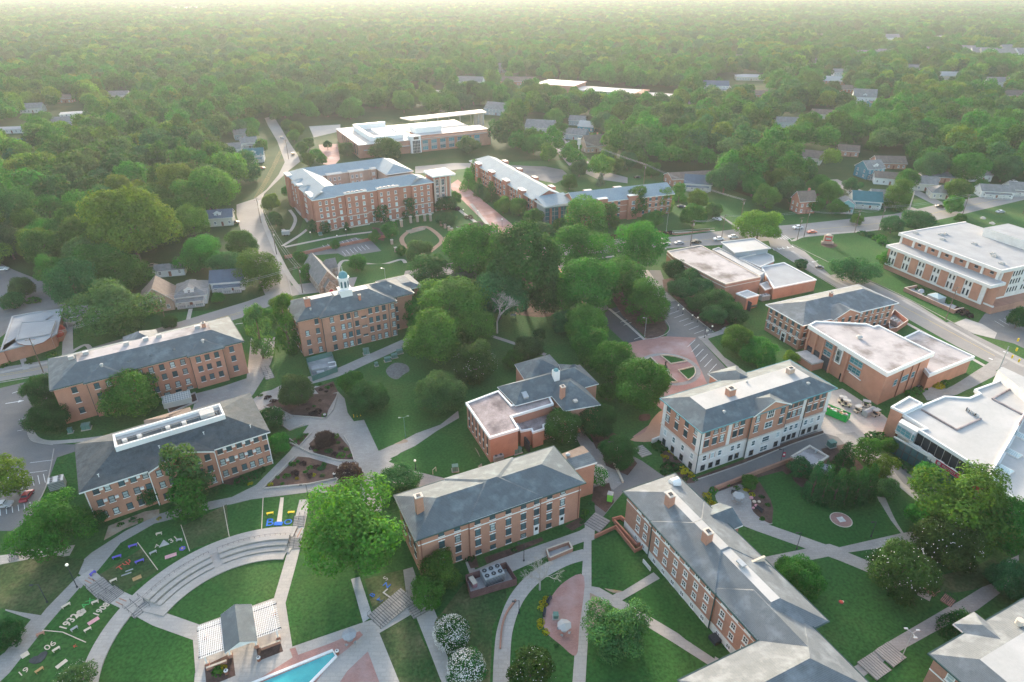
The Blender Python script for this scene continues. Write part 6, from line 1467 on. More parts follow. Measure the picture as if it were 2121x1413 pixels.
wall([(545,1032),(542,1098)],.15,.12,'stone_cream','narrow path strip left of the blue letter lawn'); wall([(463,1048),(475,1112)],.15,.12,'stone_cream','narrow path strip between the two worn lawns'); wall([(375,1088),(393,1142)],.15,.12,'stone_cream','narrow path strip left of the worn lawn'); wall([(285,1124),(327,1181)],.15,.12,'stone_cream','narrow path strip left of the triangle lawn'); wall([(88,1306),(130,1310),(178,1331)],.15,.12,'stone_cream','narrow path strip below the white number lawn')
for pts,l in [([(601,918),(640,938),(700,955),(734,955),(725,925),(713,905)],'plum tree bed'),([(610,948),(545,1013)],'shrub bed upper'),([(545,1013),(640,1004),(697,992)],'shrub bed lower'),([(548,842),(600,862),(675,868),(690,850),(700,815)],'round tree bed'),([(600,910),(620,926),(645,898)],'small bush bed'),([(566,868),(600,893),(630,880)],'dark tree bed')]:
    wall(pts,.25,.4,'concrete_pale','low concrete edging wall of the %s on the plaza'%l,'planter_wall')
# ramp with brick walls
for pts,l in [([(1232,1115),(1275,1095),(1315,1145),(1352,1125)],'outer'),([(1352,1125),(1285,1075),(1268,1080)],'inner'),([(1272,1083),(1318,1133),(1335,1128)],'middle')]:
    wall(pts,.35,1.,'brick_red','%s brick wall of the ramp at the diagonal dormitory'%l,'ramp_wall')
AC=(-48.,78.)
def arcwall(r0,r1,a0,a1,h,mat,name='terrace_seat',label=None,cat=None,z0=-.02):
    n=40; P=ringpts(r0,r1,a0,a1,n,AC); m=MB(); k=n+1
    outer=P[:k]; inner=P[k:][::-1]
    for i in range(n):
        A,B,C,D=outer[i],outer[i+1],inner[i+1],inner[i]
        m.poly([(*D,h),(*A,h),(*B,h),(*C,h)],mat); m.poly([(*D,h),(*C,h),(*C,z0),(*D,z0)],mat); m.poly([(*A,z0),(*B,z0),(*B,h),(*A,h)],mat)
    for (A,D) in ((outer[0],inner[0]),(inner[-1],outer[-1])): m.poly([(*A,h),(*D,h),(*D,z0),(*A,z0)],mat)
    o=m.build(name)
    if label: tag(o,label,cat)
    else: o['kind']='structure'
    return o
arcwall(24.3,27.4,88,206,.34,'concrete_pale','path')
arcwall(18.2,20.2,88,166,.26,'concrete_pale','path')
arcwall(20.1,24.4,86,91,.2,'concrete_pale','path'); arcwall(20.1,24.4,123,129,.3,'concrete_pale','path'); arcwall(20.1,24.4,160,166,.2,'concrete_pale','path')
amph=empty('amphitheatre',(AC[0],AC[1],0),0,'curved concrete amphitheatre of three seating tiers in two halves above the pergola lawn','amphitheatre')
def adopt(o,root):
    o.parent=root; o.location=(o.location.x-root.location.x,o.location.y-root.location.y,o.location.z-root.location.z)
for i,(a0,a1) in enumerate(((89,124),(128,161))):
    for j,(r0,r1,h) in enumerate(((23.1,24.2,1.0),(21.8,22.9,.72),(20.4,21.5,.44))):
        o=arcwall(r0,r1,a0,a1,h,'concrete_pale'); del o['kind']; adopt(o,amph)
    m=MB()
    for k in range(15):
        a=a0+(a1-a0)*k/14; x=AC[0]+24.4*math.cos(R(a)); y=AC[1]+24.4*math.sin(R(a)); m.tube((x,y,.3),(x,y,1.35),.025,.025,'steel_dark',5)
        if k: 
            for z in(.8,1.35): m.tube((px_,py_,z),(x,y,z),.025,.025,'steel_dark',4,False)
        px_,py_=x,y
    adopt(m.build('railing'),amph)
def stairs(a,b,w,n,label=None,mat='concrete',rise=.035,rail=True,name='stairs'):
    A=Vector((*G(*a),0)); B=Vector((*G(*b),0)); d=B-A; L=d.length; rz=math.atan2(d.y,d.x); z=gz(A.x,A.y)
    r=empty(name,(A.x,A.y,z),rz,label,'stairs'); m=MB()
    for i in range(n):
        x0=L*i/n; m.box(x0,-w/2,0,x0+L/n-.02,w/2,.05+rise*(n-i),mat); m.box(x0+L/n-.12,-w/2+.01,.05+rise*(n-i),x0+L/n-.03,w/2-.01,.052+rise*(n-i)+.004,'steel_dark')
    m.build('steps',r)
    if rail:
        for s in(-1,0,1):
            q=MB(); q.tube((0,s*w*.47,rise*n+1.),(L,s*w*.47,1.),.03,.03,'steel_dark',5)
            for t in(0,.5,1): q.tube((L*t,s*w*.47,0),(L*t,s*w*.47,rise*n*(1-t)+1.),.03,.03,'steel_dark',5)
            q.build('handrail',r)
    return r
strip('path',[(175,1188),(215,1225),(268,1250),(330,1283),(412,1312)],3.,'concrete_pale',sm=False)
strip('path',[(632,1035),(618,1095),(606,1150),(578,1250)],2.5,'concrete_pale')
for (a,b_,lb) in [((196,1208),(222,1232),'upper-left concrete steps with railings beside the red letters lawn'),((222,1227),(242,1240),'second concrete steps beside the red letters lawn'),((272,1250),(296,1270),'concrete steps at the left end of the amphitheatre'),((622,1070),(618,1092),'concrete steps right of the blue letters lawn, upper'),((613,1116),(609,1138),'concrete steps at the right end of the amphitheatre')]: stairs(a,b_,3.2 if a[0]<300 else 2.4,7,lb)
stairs((845,1235),(775,1290),4.2,16,'long flight of railed steps below the blue letters lawn')
stairs((855,1250),(872,1275),3.,6,'short flight of steps below the vivid green tree')
stairs((1248,1072),(1225,1095),4.,6,'steps between the service drive and the dormitory walk',rail=False)
stairs((1795,1392),(1826,1370),3.8,7,'lower steps of the lower right walk',rail=False); stairs((1830,1367),(1858,1346),3.6,7,'upper steps of the lower right walk',rail=False)
stairs((1258,915),(1275,940),3.5,6,'stone steps beside the dark round tree',rail=False); stairs((1340,945),(1320,925),3.,6,'stone steps left of the garden bed',rail=False)
stairs((1918,1216),(1942,1232),2.4,7,'upper flight of red brick steps','brick_pink'); stairs((1952,1238),(1975,1252),2.4,7,'lower flight of red brick steps','brick_pink')
stairs((40,1148),(20,1155),3.,6,'railed concrete steps at the left edge'); stairs((600,868),(560,845),2.6,8,'stepped walk between the round tree bed and dormitory'); stairs((550,765),(560,785),2.6,6,'railed steps below the left tall pine')
# ================================================================ PERGOLA
HP=3.
pg=Bld('pergola','white lattice pergola with grey gabled centre roof, beside the pool','x' and (416,1362),(578,1303),HP,'pergola')
W=pg.W; d_=abs(pg.L(413.6,1299,HP)[1]); 
sl=MB()
for i in range(int(W/.3)): 
    x=i*.3
    if W*.30<x<W*.70: continue
    sl.box(x,-.3,HP,x+.11,d_+.3,HP+.1,'wood_white')
for i in range(15): sl.box(-.3,d_*i/14-.04,HP-.16,W*.32,d_*i/14+.04,HP-.01,'wood_white'); sl.box(W*.68,d_*i/14-.04,HP-.16,W+.3,d_*i/14+.04,HP-.01,'wood_white')
sl.build('lattice',pg.root)
for y in(.4,d_-.4):
    MB().box(-.4,y-.1,HP-.45,W+.4,y+.1,HP-.17,'steel_dark').build('beam',pg.root)
for x in (.5,W*.33,W*.67,W-.5):
    for y in(.4,d_-.4): MB().tube((x,y,0),(x,y,HP-.45),.16,.14,'white_trim',10).build('column',pg.root); MB().box(x-.35,y-.35,0,x+.35,y+.35,.9,'brick_orange','stone_cream').build('pier',pg.root)
m=MB(); m.hip(W*.31,-1.,W*.69,d_+.6,HP+.3,.52,'slate',axis='y',g0=True,g1=True,gm='white_trim',over=.25,fh=.22); m.build('roof',pg.root)
for (x0,x1) in ((.3,W*.28),(W*.72,W-.3)): MB().box(x0,-.75,0,x1,-.35,.75,'brick_orange','stone_cream').build('bench_wall',pg.root)
sheet('paving',[G(405,1395),G(398,1300),G(566,1240),G(590,1240),G(606,1342),G(500,1413),G(410,1440)],'concrete_pale',world=True)
S('paving',[(400,1440),(404,1395),(500,1372),(606,1340),(752,1290),(800,1275),(850,1255),(858,1270),(786,1312),(830,1420),(760,1440)],'concrete_pale')
S('paving',[(520,1420),(540,1405),(610,1360),(680,1335),(745,1308),(752,1316),(720,1345),(690,1368),(650,1420)],'brick_paving'); S('paving',[(700,1420),(720,1390),(762,1350),(788,1420)],'brick_paving'); S('paving',[(600,1345),(612,1342),(622,1368),(610,1372)],'brick_paving')
S('bed',[(424,1380),(482,1352),(488,1400),(428,1425)],'mulch'); S('bed',[(531,1345),(580,1327),(587,1350),(536,1370)],'mulch')
# pool
pw=[(520,1424),(690,1352),(694,1361),(625,1430)]
S('pool_water',pw,'pool_water'); kerb([(505,1424),(689,1349),(697,1361),(630,1430)],.45,.35,'white_trim','pool_edge',sm=False)
def bin_(px,py,lb,m='brick_dark'):
    x,y=G(px,py); r=empty('litter_bin',(x,y,gz(x,y)),0,lb,'litter bin'); MB().tube((0,0,0),(0,0,.8),.3,.32,m,12).build('body',r); MB().tube((0,0,.8),(0,0,.95),.38,.3,'stone_white',12).tube((0,0,.951),(0,0,.96),.15,.15,'steel_dark',10).build('lid',r)
bin_(470,1396,'litter bin with pale rim beside the left pergola bed'); bin_(537,1369,'litter bin with pale rim between the pergola beds'); bin_(699,1355,'dark litter bin at the pool tip'); bin_(693,1100-113,'dark litter bin against the purplish tree','steel_dark') ; bin_(747,1001,'dark bin right of the purplish tree','steel_dark'); bin_(673,864,'dark bin at the plaza bed corner','steel_dark')
def umbrella_table(px,py,lb,c='membrane'):
    x,y=G(px,py); r=empty('umbrella_table',(x,y,gz(x,y)),R(20),lb,'umbrella table')
    m=MB()
    for i in range(8):
        a,b_=R(45*i),R(45*i+45); m.poly([(1.35*math.cos(a),1.35*math.sin(a),2.1-.12*(i%2)),(1.35*math.cos(b_),1.35*math.sin(b_),2.1-.12*((i+1)%2)),(0,0,2.5)],c)
    m.build('canopy',r); MB().tube((0,0,0),(0,0,2.5),.04,.04,'steel_grey',6).build('pole',r); MB().tube((0,0,.7),(0,0,.76),.6,.6,'steel_grey',14).build('table_top',r)
    for i in range(4): a=R(90*i+45); MB().box(-.22,-.22,.4,.22,.22,.46,'steel_grey').box(-.2,.18,.46,.2,.22,.9,'steel_grey').build('chair',r,(1.05*math.cos(a),1.05*math.sin(a),0),a-math.pi/2)
umbrella_table(726,1330,'pale umbrella table on the pool terrace','flat_grey'); umbrella_table(1168,1310,'white umbrella table on the brick crescent'); umbrella_table(1527,1040,'white umbrella table on the grey patio')
# spherical and statues
x,y=G(1377,768); r=empty('statue',(x,y,gz(x,y)),R(10),'bronze figure statue on a dark pedestal at the roundabout centre','statue')
MB().box(-1.1,-1.1,0,1.1,1.1,.35,'stone_white').build('base',r); MB().box(-.5,-.5,.35,.5,.5,1.7,'steel_dark').build('pedestal',r)
m=MB()
for a,b_,r0,r1 in [((-.12,0,1.7),(-.1,0,2.5),.1,.13),((.12,0,1.7),(.1,0,2.5),.1,.13),((0,0,2.5),(0,0,3.1),.19,.23),((0,0,3.1),(0,0,3.25),.08,.08),((.2,0,3.05),(.55,-.1,3.3),.08,.06),((-.2,0,3.05),(-.4,0,2.6),.08,.06)]: m.tube(a,b_,r0,r1,'bronze',8)
m.ball((0,0,3.38),.15,'bronze',10,6,1.15); m.build('figure',r)
# HVAC and equipment
hvac(122,1010,3.2,2.4,2.6,R(28),'grey six-fan cooling unit beside the lower-left dormitory',(2,3))
hvac(1020,1200,4.2,2.8,2.2,R(25),'grey six-fan cooling unit inside the wooden enclosure',(3,2))
hvac(1031,953,2.6,2.,1.8,R(25),'grey cooling unit at the corner of the music hall',(2,2))
hvac(1703,978,3.4,2.2,1.8,R(-30),'grey fan unit behind the conical evergreens',(2,2))
hvac(1582,622,3.6,2.,2.2,R(20),'grey chiller at the rear corner of the pink-roofed block',(3,1)); hvac(1848,672,4,2.4,2.,R(-60),'grey chiller inside the brick yard beside the pedimented hall',(3,2))
hvac(2095,634,7,2.2,2.2,R(28),'long grey chiller beside the library drive',(5,1)); hvac(1558,637,3.2,1.2,1.2,R(20),'small green condenser below the pink-roofed block',(3,1),m='steel_green')
def gbox(px,py,w,d,h,rz,lb,m='steel_green'):
    x,y=G(px,py); r=empty('transformer_box',(x,y,gz(x,y)),R(rz),lb,'transformer box'); MB().box(-w/2-.2,-d/2-.2,0,w/2+.2,d/2+.2,.15,'concrete_pale').build('base',r); q=MB(); q.box(-w/2,-d/2,.15,w/2,d/2,h,m); q.box(-.03,-d/2-.03,.2,.03,-d/2-.001,h-.1,'steel_dark'); q.box(-w/2-.06,-d/2-.06,h,w/2+.06,d/2+.06,h+.08,m); q.build('cabinet',r)
for a in [(943,975,1.4,1.2,1.5,10,'green transformer box on the lawn left of the centre dormitory'),(180,888,2,1.6,1.4,20,'larger green transformer box behind the lower-left dormitory'),(147,896,1,1,1.3,20,'smaller green transformer box behind the lower-left dormitory'),(1721,925,1.8,1.4,1.6,20,'green transformer beside the utility block'),(803,748,1.8,1.2,1.2,25,'green box, left of the row along the diagonal walk'),(817,741,1.8,1.2,1.2,25,'green box, middle of the row along the diagonal walk'),(828,732,1.8,1.2,1.2,25,'green box, right of the row along the diagonal walk'),(780,758,.9,.9,1.1,25,'small lone green box below the diagonal walk'),(664,487,1.4,1.2,1.2,25,'green box at the courtyard dormitory corner'),(759,733,1.8,1.4,1.8,20,'green box on the concrete pad below the cupola hall'),(1072,938,2.,1.,1.4,25,'grey-green box beside the music hall pad'),(1151,1279,.9,.9,.9,0,'small grey box on the brick crescent')]: gbox(*a)
def toilet():
    x,y=G(1263,1037); r=empty('portable_toilet',(x,y,gz(x,y)),R(-20),'lime green portable toilet with white roof','portable toilet'); MB().box(-.6,-.6,.1,.6,.6,2.1,'toilet_green').box(-.66,-.66,0,.66,.66,.1,'steel_dark').build('body',r); MB().box(-.4,-.63,.2,.4,-.601,1.9,'toilet_green').build('door',r); q=MB(); q.prism([(-.65,-.65),(.65,-.65),(.65,.65),(-.65,.65)],2.1,2.25,'membrane'); q.ball((0,0,2.25),.5,'membrane',10,3,.35,True); q.build('roof',r)
toilet()
# wooden enclosure, planter box, fenced pit
def fence_box(pts,h,mat,name,lb,cat,inner=None,t=.12,cap=None):
    q=[G(*p) for p in pts]; c=(sum(a[0] for a in q)/len(q),sum(a[1] for a in q)/len(q)); r=empty(name,(*c,0),0,lb,cat)
    for i in range(len(q)):
        a,b_=q[i],q[(i+1)%len(q)]; L=math.dist(a,b_); m=MB(); n=max(2,int(L/.3))
        m.box(0,-t/2,0,L,t/2,h,mat,cap)
        m.build('panel',r,(a[0]-c[0],a[1]-c[1],0),math.atan2(b_[1]-a[1],b_[0]-a[0]))
    if inner: sheet('bed',pts,inner)
    return r
fence_box([(975,1240),(1070,1212),(1048,1178),(965,1205)],1.9,'wood_brown','wooden_enclosure','weathered reddish wooden fence enclosure around the cooling unit','fence','concrete_raw')
fence_box([(1138,1162),(1185,1142),(1178,1128),(1132,1144)],1.,'brick_pink','brick_yard','roofless brick well in front of the centre dormitory','brick well','concrete_raw',.35,'stone_cream')
fence_box([(648,790),(700,770),(688,738),(636,752)],1.8,'steel_green','fenced_compound','green wire-fenced plant compound below the cupola hall','compound','concrete_raw',.06)
fence_box([(1840,690),(1855,688),(1878,672),(1850,650),(1838,668)],1.8,'brick_red','brick_yard','brick walled equipment yard beside the pedimented hall','equipment yard','concrete_raw',.3,'stone_band')
x,y=G(668,768); r=empty('plant_equipment',(x,y,.1),R(20),'pale pipes and tank inside the fenced compound','plant equipment'); MB().box(-3,-1.2,0,1.5,1,1.6,'steel_grey').build('cabinet',r); q=MB(); q.tube((2,-1,1.4),(4.2,-1,1.4),.18,.18,'white_trim',8); q.tube((4.2,-1,1.4),(4.2,1.6,1.4),.18,.18,'white_trim',8); q.tube((2,1.6,1.4),(4.2,1.6,1.4),.18,.18,'white_trim',8); q.build('pipe',r); MB().tube((-1.8,-2.2,.7),(.4,-2.2,.7),.6,.6,'membrane',12).build('tank',r)
x,y=G(980,1211); r=empty('covered_item',(x,y,.1),R(-60),'pinkish lidded cabinet inside the wooden enclosure','cabinet'); MB().box(-1.,-.45,0,1.,.45,1.1,'paint_pink').build('body',r); MB().box(-1.05,-.5,1.1,1.05,.5,1.2,'stone_cream').build('lid',r)
# lattice greenhouse frame
x,y=G(370,838); r=empty('greenhouse',(x,y,0),R(27),'small pale lattice-glass greenhouse in front of the long left dormitory','greenhouse'); q=MB(); q.poly([(-3.6,-1.6,2.2),(3.6,-1.6,2.2),(3.6,.9,3.2),(-3.6,.9,3.2)],'lattice_glass'); q.build('roof_glass',r); q=MB()
for i in range(13): q.box(-3.6+.6*i-.04,-1.6,2.2,-3.6+.6*i+.04,-1.5,2.32,'white_trim'); q.tube((-3.6+.6*i,-1.6,2.26),(-3.6+.6*i,.9,3.26),.04,.04,'white_trim',4)
for i in range(5): q.tube((-3.6,-1.6+.62*i,2.26+.25*i),(3.6,-1.6+.62*i,2.26+.25*i),.04,.04,'white_trim',4)
q.build('frame',r); q=MB(); q.box(-3.6,-1.6,.5,3.6,-1.52,2.2,'lattice_glass'); q.box(-3.6,.86,0,3.6,.9,3.1,'lattice_glass'); q.build('glass_wall',r)
fence_box([(352,858),(410,832),(405,815),(345,840)],.5,'concrete_raw','planting_pit','low walled pit around the greenhouse','pit','mulch',.25)
# brick columns garden
for i,(px,py) in enumerate([(816,470),(832,470),(851,462),(865,460),(880,458),(892,458)]):
    x,y=G(px,py); r=empty('brick_pillar',(x,y,gz(x,y)),R(30),'brick pillar of the garden colonnade, %s from the left'%['first','second','third','fourth','fifth','sixth'][i],'pillar'); MB().box(-.55,-.55,0,.55,.55,3.2,'brick_tan').build('shaft',r); MB().box(-.7,-.7,3.2,.7,.7,3.45,'stone_band').build('cap',r)
for i,(px,py) in enumerate([(812,506),(820,522),(914,468),(922,473),(930,478),(936,482)]):
    x,y=G(px,py); r=empty('brick_pillar',(x,y,gz(x,y)),R(30),'short brick gate pillar, %s'%['upper one left of the brick loop','lower one left of the brick loop','first of four right of the colonnade','second of four right of the colonnade','third of four right of the colonnade','last of four near the brown pavilion'][i],'pillar'); MB().box(-.5,-.5,0,.5,.5,2.,'brick_tan').build('shaft',r); MB().box(-.62,-.62,2.,.62,.62,2.2,'stone_band').build('cap',r)
# van-like trailer
x,y=G(593,488); r=empty('utility_trailer',(x,y,gz(x,y)),R(10),'small white trailer on the grass by the left street','trailer'); MB().box(-1.8,-1,.5,1.8,1,2.3,'membrane').build('body',r); [MB().tube((sx,sy-.1,.35),(sx,sy+.1,.35),.35,.35,'rubber',12).build('wheel',r) for sx in(-.6,.6) for sy in(-1,1)]
# corner sign
x,y=G(1713,505); r=empty('corner_sign',(x,y,gz(x,y)),R(-15),'brick campus sign with red and white panel on the corner lawn','sign'); MB().box(-2.6,-.5,0,2.6,.5,1.,'brick_tan','stone_cream').build('base',r); MB().box(-1.8,-.4,1.,1.8,.4,4.,'brick_tan').ball((0,0,4.),1.2,'stone_cream',10,3,.5,True).build('body',r); MB().box(-1.4,-.47,1.4,1.4,-.41,3.6,'paint_red').box(-1.1,-.5,2.,1.1,-.471,3.,'membrane').build('panel',r)
S('bed',smooth([(1700,508),(1712,500),(1735,508),(1722,514)],3,True),'mulch')
# brick seal
cs=G(1742,1077); sheet('seal_rim',disc(2.35,36,cs),'stone_cream',world=True); sheet('seal_paving',disc(2.15,36,cs),'brick_paving',world=True); 
x,y=cs; r=empty('seal_monument',(x,y,gz(x,y)),R(10),'pale carved stone block at the centre of the round brick seal','monument'); MB().box(-.7,-.7,0,.7,.7,.15,'stone_white').build('base',r); MB().prism([(-.3,-.3),(.3,-.3),(.3,.3),(-.3,.3)],.15,.6,'stone_white').ball((0,0,.6),.26,'stone_white',8,4).build('stone',r)
sheet('bed',disc(.55,14,G(1742,1248)),'mulch',world=True); x,y=G(1742,1248); o=MB().ball((0,0,.1),.4,'paint_red',8,4,.5,True).ball((.35,.1,.1),.25,'stone_cream',6,3,.5,True).build('flower_cluster',None,(x,y,gz(x,y))); tag(o,'tiny red flower patch on the lower right lawn','flower patch')
# benches
def bench(px,py,rz,lb,mat='steel_dark',L=1.8,back=True):
    x,y=G(px,py); r=empty('bench',(x,y,gz(x,y)),R(rz),lb,'bench'); MB().box(-L/2,-.25,.42,L/2,.25,.5,mat).build('seat',r)
    if back: MB().box(-L/2,.2,.5,L/2,.27,.95,mat).build('backrest',r)
    for s in(-1,1): MB().box(s*L*.4-.06,-.22,0,s*L*.4+.06,.22,.42,mat).build('leg',r)
for a in [(1138,1246,65,'dark bench, upper of two behind the brick crescent'),(1128,1272,80,'dark bench, lower of two behind the brick crescent'),(1522,1024,-20,'dark bench on the grey patio'),(1572,1058,-55,'dark bench beside the boulders'),(276,1133,25,'purple bench at the top edge of the red letters lawn','plastic_purple',1.7,False),(243,1156,28,'purple bench at the upper left of the red letters lawn','plastic_purple',1.7,False),(290,1165,32,'purple bench right of the red letters','plastic_purple',1.7,False),(193,1190,70,'purple bench at the left tip of the red letters lawn','plastic_purple',1.2,False),(138,1257,50,'cream bench above the number 1932','stone_cream',1.5,False),(198,1250,30,'cream bench right of the green letters','stone_cream',1.2,False),(183,1307,45,'cream bench left of the pink slab','stone_cream',1.2,False),(155,1305,50,'pale blue bench below the number 1932','flat_grey',1.2,False),(236,1205,38,'cream bench on the red letters lawn','stone_cream',1.3,False),(118,1348,50,'cream bench on the dotted-number lawn','stone_cream',1.2,False),(83,1391,55,'tan bench below the heart on the dotted-number lawn','wood_tan',1.3,False),(330,1108,20,'cream bench above the white triangle','stone_cream',1.2,False),(318,1147,40,'white bench left of the white triangle','membrane',1.4,False),(372,1121,10,'white bench right of the white triangle','membrane',1.2,False),(85,1316,30,'red-brown bench at the top of the dotted-number lawn','brick_pink',1.3,False),(461,1066,10,'x','paint_yellow',1.4,False)][:-1]: bench(*a)
bench(560,1066,15,'yellow bench left of the striped path on the blue letters lawn','paint_yellow',1.5,False); bench(604,1064,5,'yellow bench right of the striped path on the blue letters lawn','paint_yellow',1.5,False)
# slabs and emblems on the letter lawns
def slab(px,py,w,d,rz,mat,lb,h=.07,name='plaque',cat='plaque',pts=None):
    x,y=G(px,py); m=MB(); 
    if pts: m.prism(pts,0,h,mat)
    else: m.box(-w/2,-d/2,0,w/2,d/2,h,mat)
    o=m.build(name,None,(x,y,gz(x,y)),R(rz)); tag(o,lb,cat)
slab(194,1287,1.9,.9,52,'paint_pink','pink rectangular slab between 1932 and 1908'); slab(354,1152,2.2,1.,28,'paint_pink','pink rectangular slab below the white triangle'); slab(284,1198,1.6,1.,38,'wood_tan','tan slab on the red letters lawn'); slab(128,1376,1.8,.8,60,'stone_cream','tan-framed slab at the bottom of the dotted-number lawn'); slab(52,1357,1.2,1.1,50,'stone_cream','small square slab at the left of the dotted-number lawn')
slab(340,1127,0,0,28,'membrane','white triangle emblem with pink edge',.15,'triangle','emblem',[(-1.,-.7),(1.,-.7),(0,1.2)])
slab(81,1365,0,0,45,'steel_dark','dark shield shape with cream rim on the dotted-number lawn',.12,'shield','emblem',[(-1.4,.3),(-1.3,.9),(-.5,1.),(0,.7),(.6,1.),(1.3,.8),(1.4,.2),(.8,-.7),(0,-1.1),(-.8,-.7)])
slab(262,1190,1.8,.3,30,'flat_grey','left small pale bar on the red letters lawn'); slab(268,1182,1.4,.3,30,'flat_grey','right small pale bar on the red letters lawn')
x,y=G(168,1270); m=MB()
for i in range(5): a=R(72*i+18); m.tube((.5*math.cos(a),.5*math.sin(a),0),(.5*math.cos(a),.5*math.sin(a),.1),.4,.4,'stone_cream',10)
tag(m.build('clover',None,(x,y,gz(x,y))),'white five-lobed clover shape between the number 1932 and green letters','emblem')
x,y=G(378,1137); m=MB(); 
for i in range(6): a=R(60*i); m.tube((.4*math.cos(a),.4*math.sin(a),0),(.4*math.cos(a),.4*math.sin(a),.12),.25,.25,'plastic_purple',8)
m.tube((0,0,.1),(0,0,.16),.2,.2,'paint_yellow',8); tag(m.build('flower_emblem',None,(x,y,gz(x,y))),'purple flower shape with yellow centre on the triangle lawn','emblem')
# writing laid out on the lawns
def letters(txt,a,b_,mat,label,h=.12,dots=None,width=None,name='lawn_letters',bold=0.0):
    A=G(*a);B=G(*b_); L=math.dist(A,B); rz=math.atan2(B[1]-A[1],B[0]-A[0])
    cu=bpy.data.curves.new('t','FONT'); cu.body=txt; cu.size=1; cu.extrude=.02; cu.offset=bold; t=bpy.data.objects.new('t',cu); col.objects.link(t)
    bpy.context.view_layer.update(); dg=bpy.context.evaluated_depsgraph_get(); me=bpy.data.meshes.new_from_object(t.evaluated_get(dg)); bpy.data.objects.remove(t)
    xs=[v.co.x for v in me.vertices]; w=max(xs)-min(xs); s=L/w; x0=min(xs)
    for v in me.vertices: v.co=((v.co.x-x0)*s,v.co.y*s*(width or 1),v.co.z+.06)
    me.materials.clear(); me.materials.append(MATS[mat]); o=bpy.data.objects.new(name,me); col.objects.link(o); o.location=(*A,gz(*A)); o.rotation_euler=(0,0,rz); tag(o,label,'lawn letters'); return o
letters('1932',(137,1304),(166,1275),'stone_cream','large cream number 1932 laid on the lawn',width=1.3,bold=.02)
letters('1908',(204,1276),(229,1252),'stone_cream','smaller cream number 1908 laid on the lawn',width=1.25,bold=.02)
letters('AX',(174,1262),(197,1242),'paint_green','green letters AX laid on the lawn')
letters('T\u03a8',(247,1184),(275,1166),'paint_red','red letters laid on the worn lawn')
letters('B',(551,1091),(566,1089),'plastic_blue','blue dotted letter B on the lawn'); letters('O',(588,1088),(604,1086),'plastic_blue','blue dotted letter O on the lawn')
letters('A',(321,1136),(331,1132),'stone_cream','white dotted letter A left of the triangle',bold=0); letters('31',(354,1126),(368,1118),'stone_cream','white dotted number right of the triangle',bold=0)
letters('06',(97,1349),(118,1334),'stone_cream','cream dotted number on the lowest letter lawn',bold=0); letters('19',(45,1401),(62,1389),'stone_cream','cream dotted number below the shield on the lowest letter lawn',bold=0)
letters('K',(154,1343),(161,1339),'paint_red','small orange-red letter near the curved walk')
S('marking',[(581,1031),(588,1031),(583,1088),(572,1090)],'stone_cream'); m=[(581,1031),(572,1090)]
x,y=G(577,1086); tag(MB().box(-.9,-.5,0,.9,.5,.2,'plastic_blue').build('base_block',None,(x,y,gz(x,y))),'blue block at the foot of the striped path','block')
letters('\u03a3',(786,1250),(793,1245),'plastic_blue','blue letter at the bottom of the shaded letter bed'); letters('\u0393',(808,1240),(818,1231),'membrane','white outlined letter in the shaded letter bed'); letters('Z',(802,1220),(810,1212),'plastic_blue','blue letter right of centre in the shaded letter bed'); letters('\u0392',(773,1238),(778,1233),'plastic_blue','blue letter with white outline in the shaded letter bed'); letters('S',(800,1204),(805,1200),'membrane','white letter at the top of the shaded letter bed')
# banner writing on the balcony
cu=bpy.data.curves.new('t','FONT'); cu.body='PROTECT THE'; cu.size=.78; cu.extrude=.012; cu.offset=.012; t=bpy.data.objects.new('t',cu); col.objects.link(t); bpy.context.view_layer.update(); me=bpy.data.meshes.new_from_object(t.evaluated_get(bpy.context.evaluated_depsgraph_get())); bpy.data.objects.remove(t); me.materials.clear(); me.materials.append(MATS['membrane'])
o=bpy.data.objects.new('lettering',me); col.objects.link(o); o.parent=bal; o.location=(BX+1.7,-1.545,4.35); o.rotation_euler=(R(90),0,0)
MB().tube((0,-.08,0),(0,-.03,0),.45,.45,'membrane',14).build('emblem',bal,(BX+.85,-1.51,4.65))
# reds on walkways
for (a,b_) in [((176,1202),(197,1213)),((183,1197),(205,1208)),((240,1247),(263,1258)),((247,1240),(272,1250))]: strip('marking',[a,b_],.22,'brick_pink',sm=False)
for (a,b_) in [((616,1095),(606,1115)),((625,1095),(615,1115))]: strip('marking',[a,b_],.22,'brick_pink',sm=False)
# boulders
for i,(px,py) in enumerate([(1556,1032),(1562,1040),(1566,1048),(1572,1040),(1560,1053)]):
    x,y=G(px,py); o=MB().ball((0,0,.1),.5-.04*i,'stone_cream' if i%2 else 'paint_pink',8,5,.7).build('boulder',None,(x,y,gz(x,y))); tag(o,['topmost pale boulder beside the patio','pinkish boulder second down beside the patio','pale boulder in the middle of the patio rocks','pinkish boulder on the right of the patio rocks','lowest boulder beside the patio'][i],'boulder')
for i,(px,py) in enumerate([(828,706),(1000,762-15)]): pass
for i,(px,py,l) in enumerate([(733,865,'left yellow bollard at the plaza edge'),(740,864,'middle yellow bollard at the plaza edge'),(747,862,'right yellow bollard at the plaza edge')]):
    x,y=G(px,py); r=empty('bollard',(x,y,gz(x,y)),0,l,'bollard'); MB().tube((0,0,0),(0,0,1.1),.09,.09,'paint_yellow',8).build('post',r); MB().tube((0,0,1.1),(0,0,1.14),.11,.08,'steel_dark',8).build('cap',r)
x,y=G(900,980); r=empty('wooden_sign',(x,y,gz(x,y)),R(60),'small pale wooden frame on the lawn left of the centre dormitory','sign frame'); MB().box(-.7,-.05,0,-.6,.05,1.4,'stone_cream').box(.6,-.05,0,.7,.05,1.4,'stone_cream').box(-.7,-.05,1.3,.7,.05,1.4,'stone_cream').build('frame',r)
x,y=G(1005,658); 
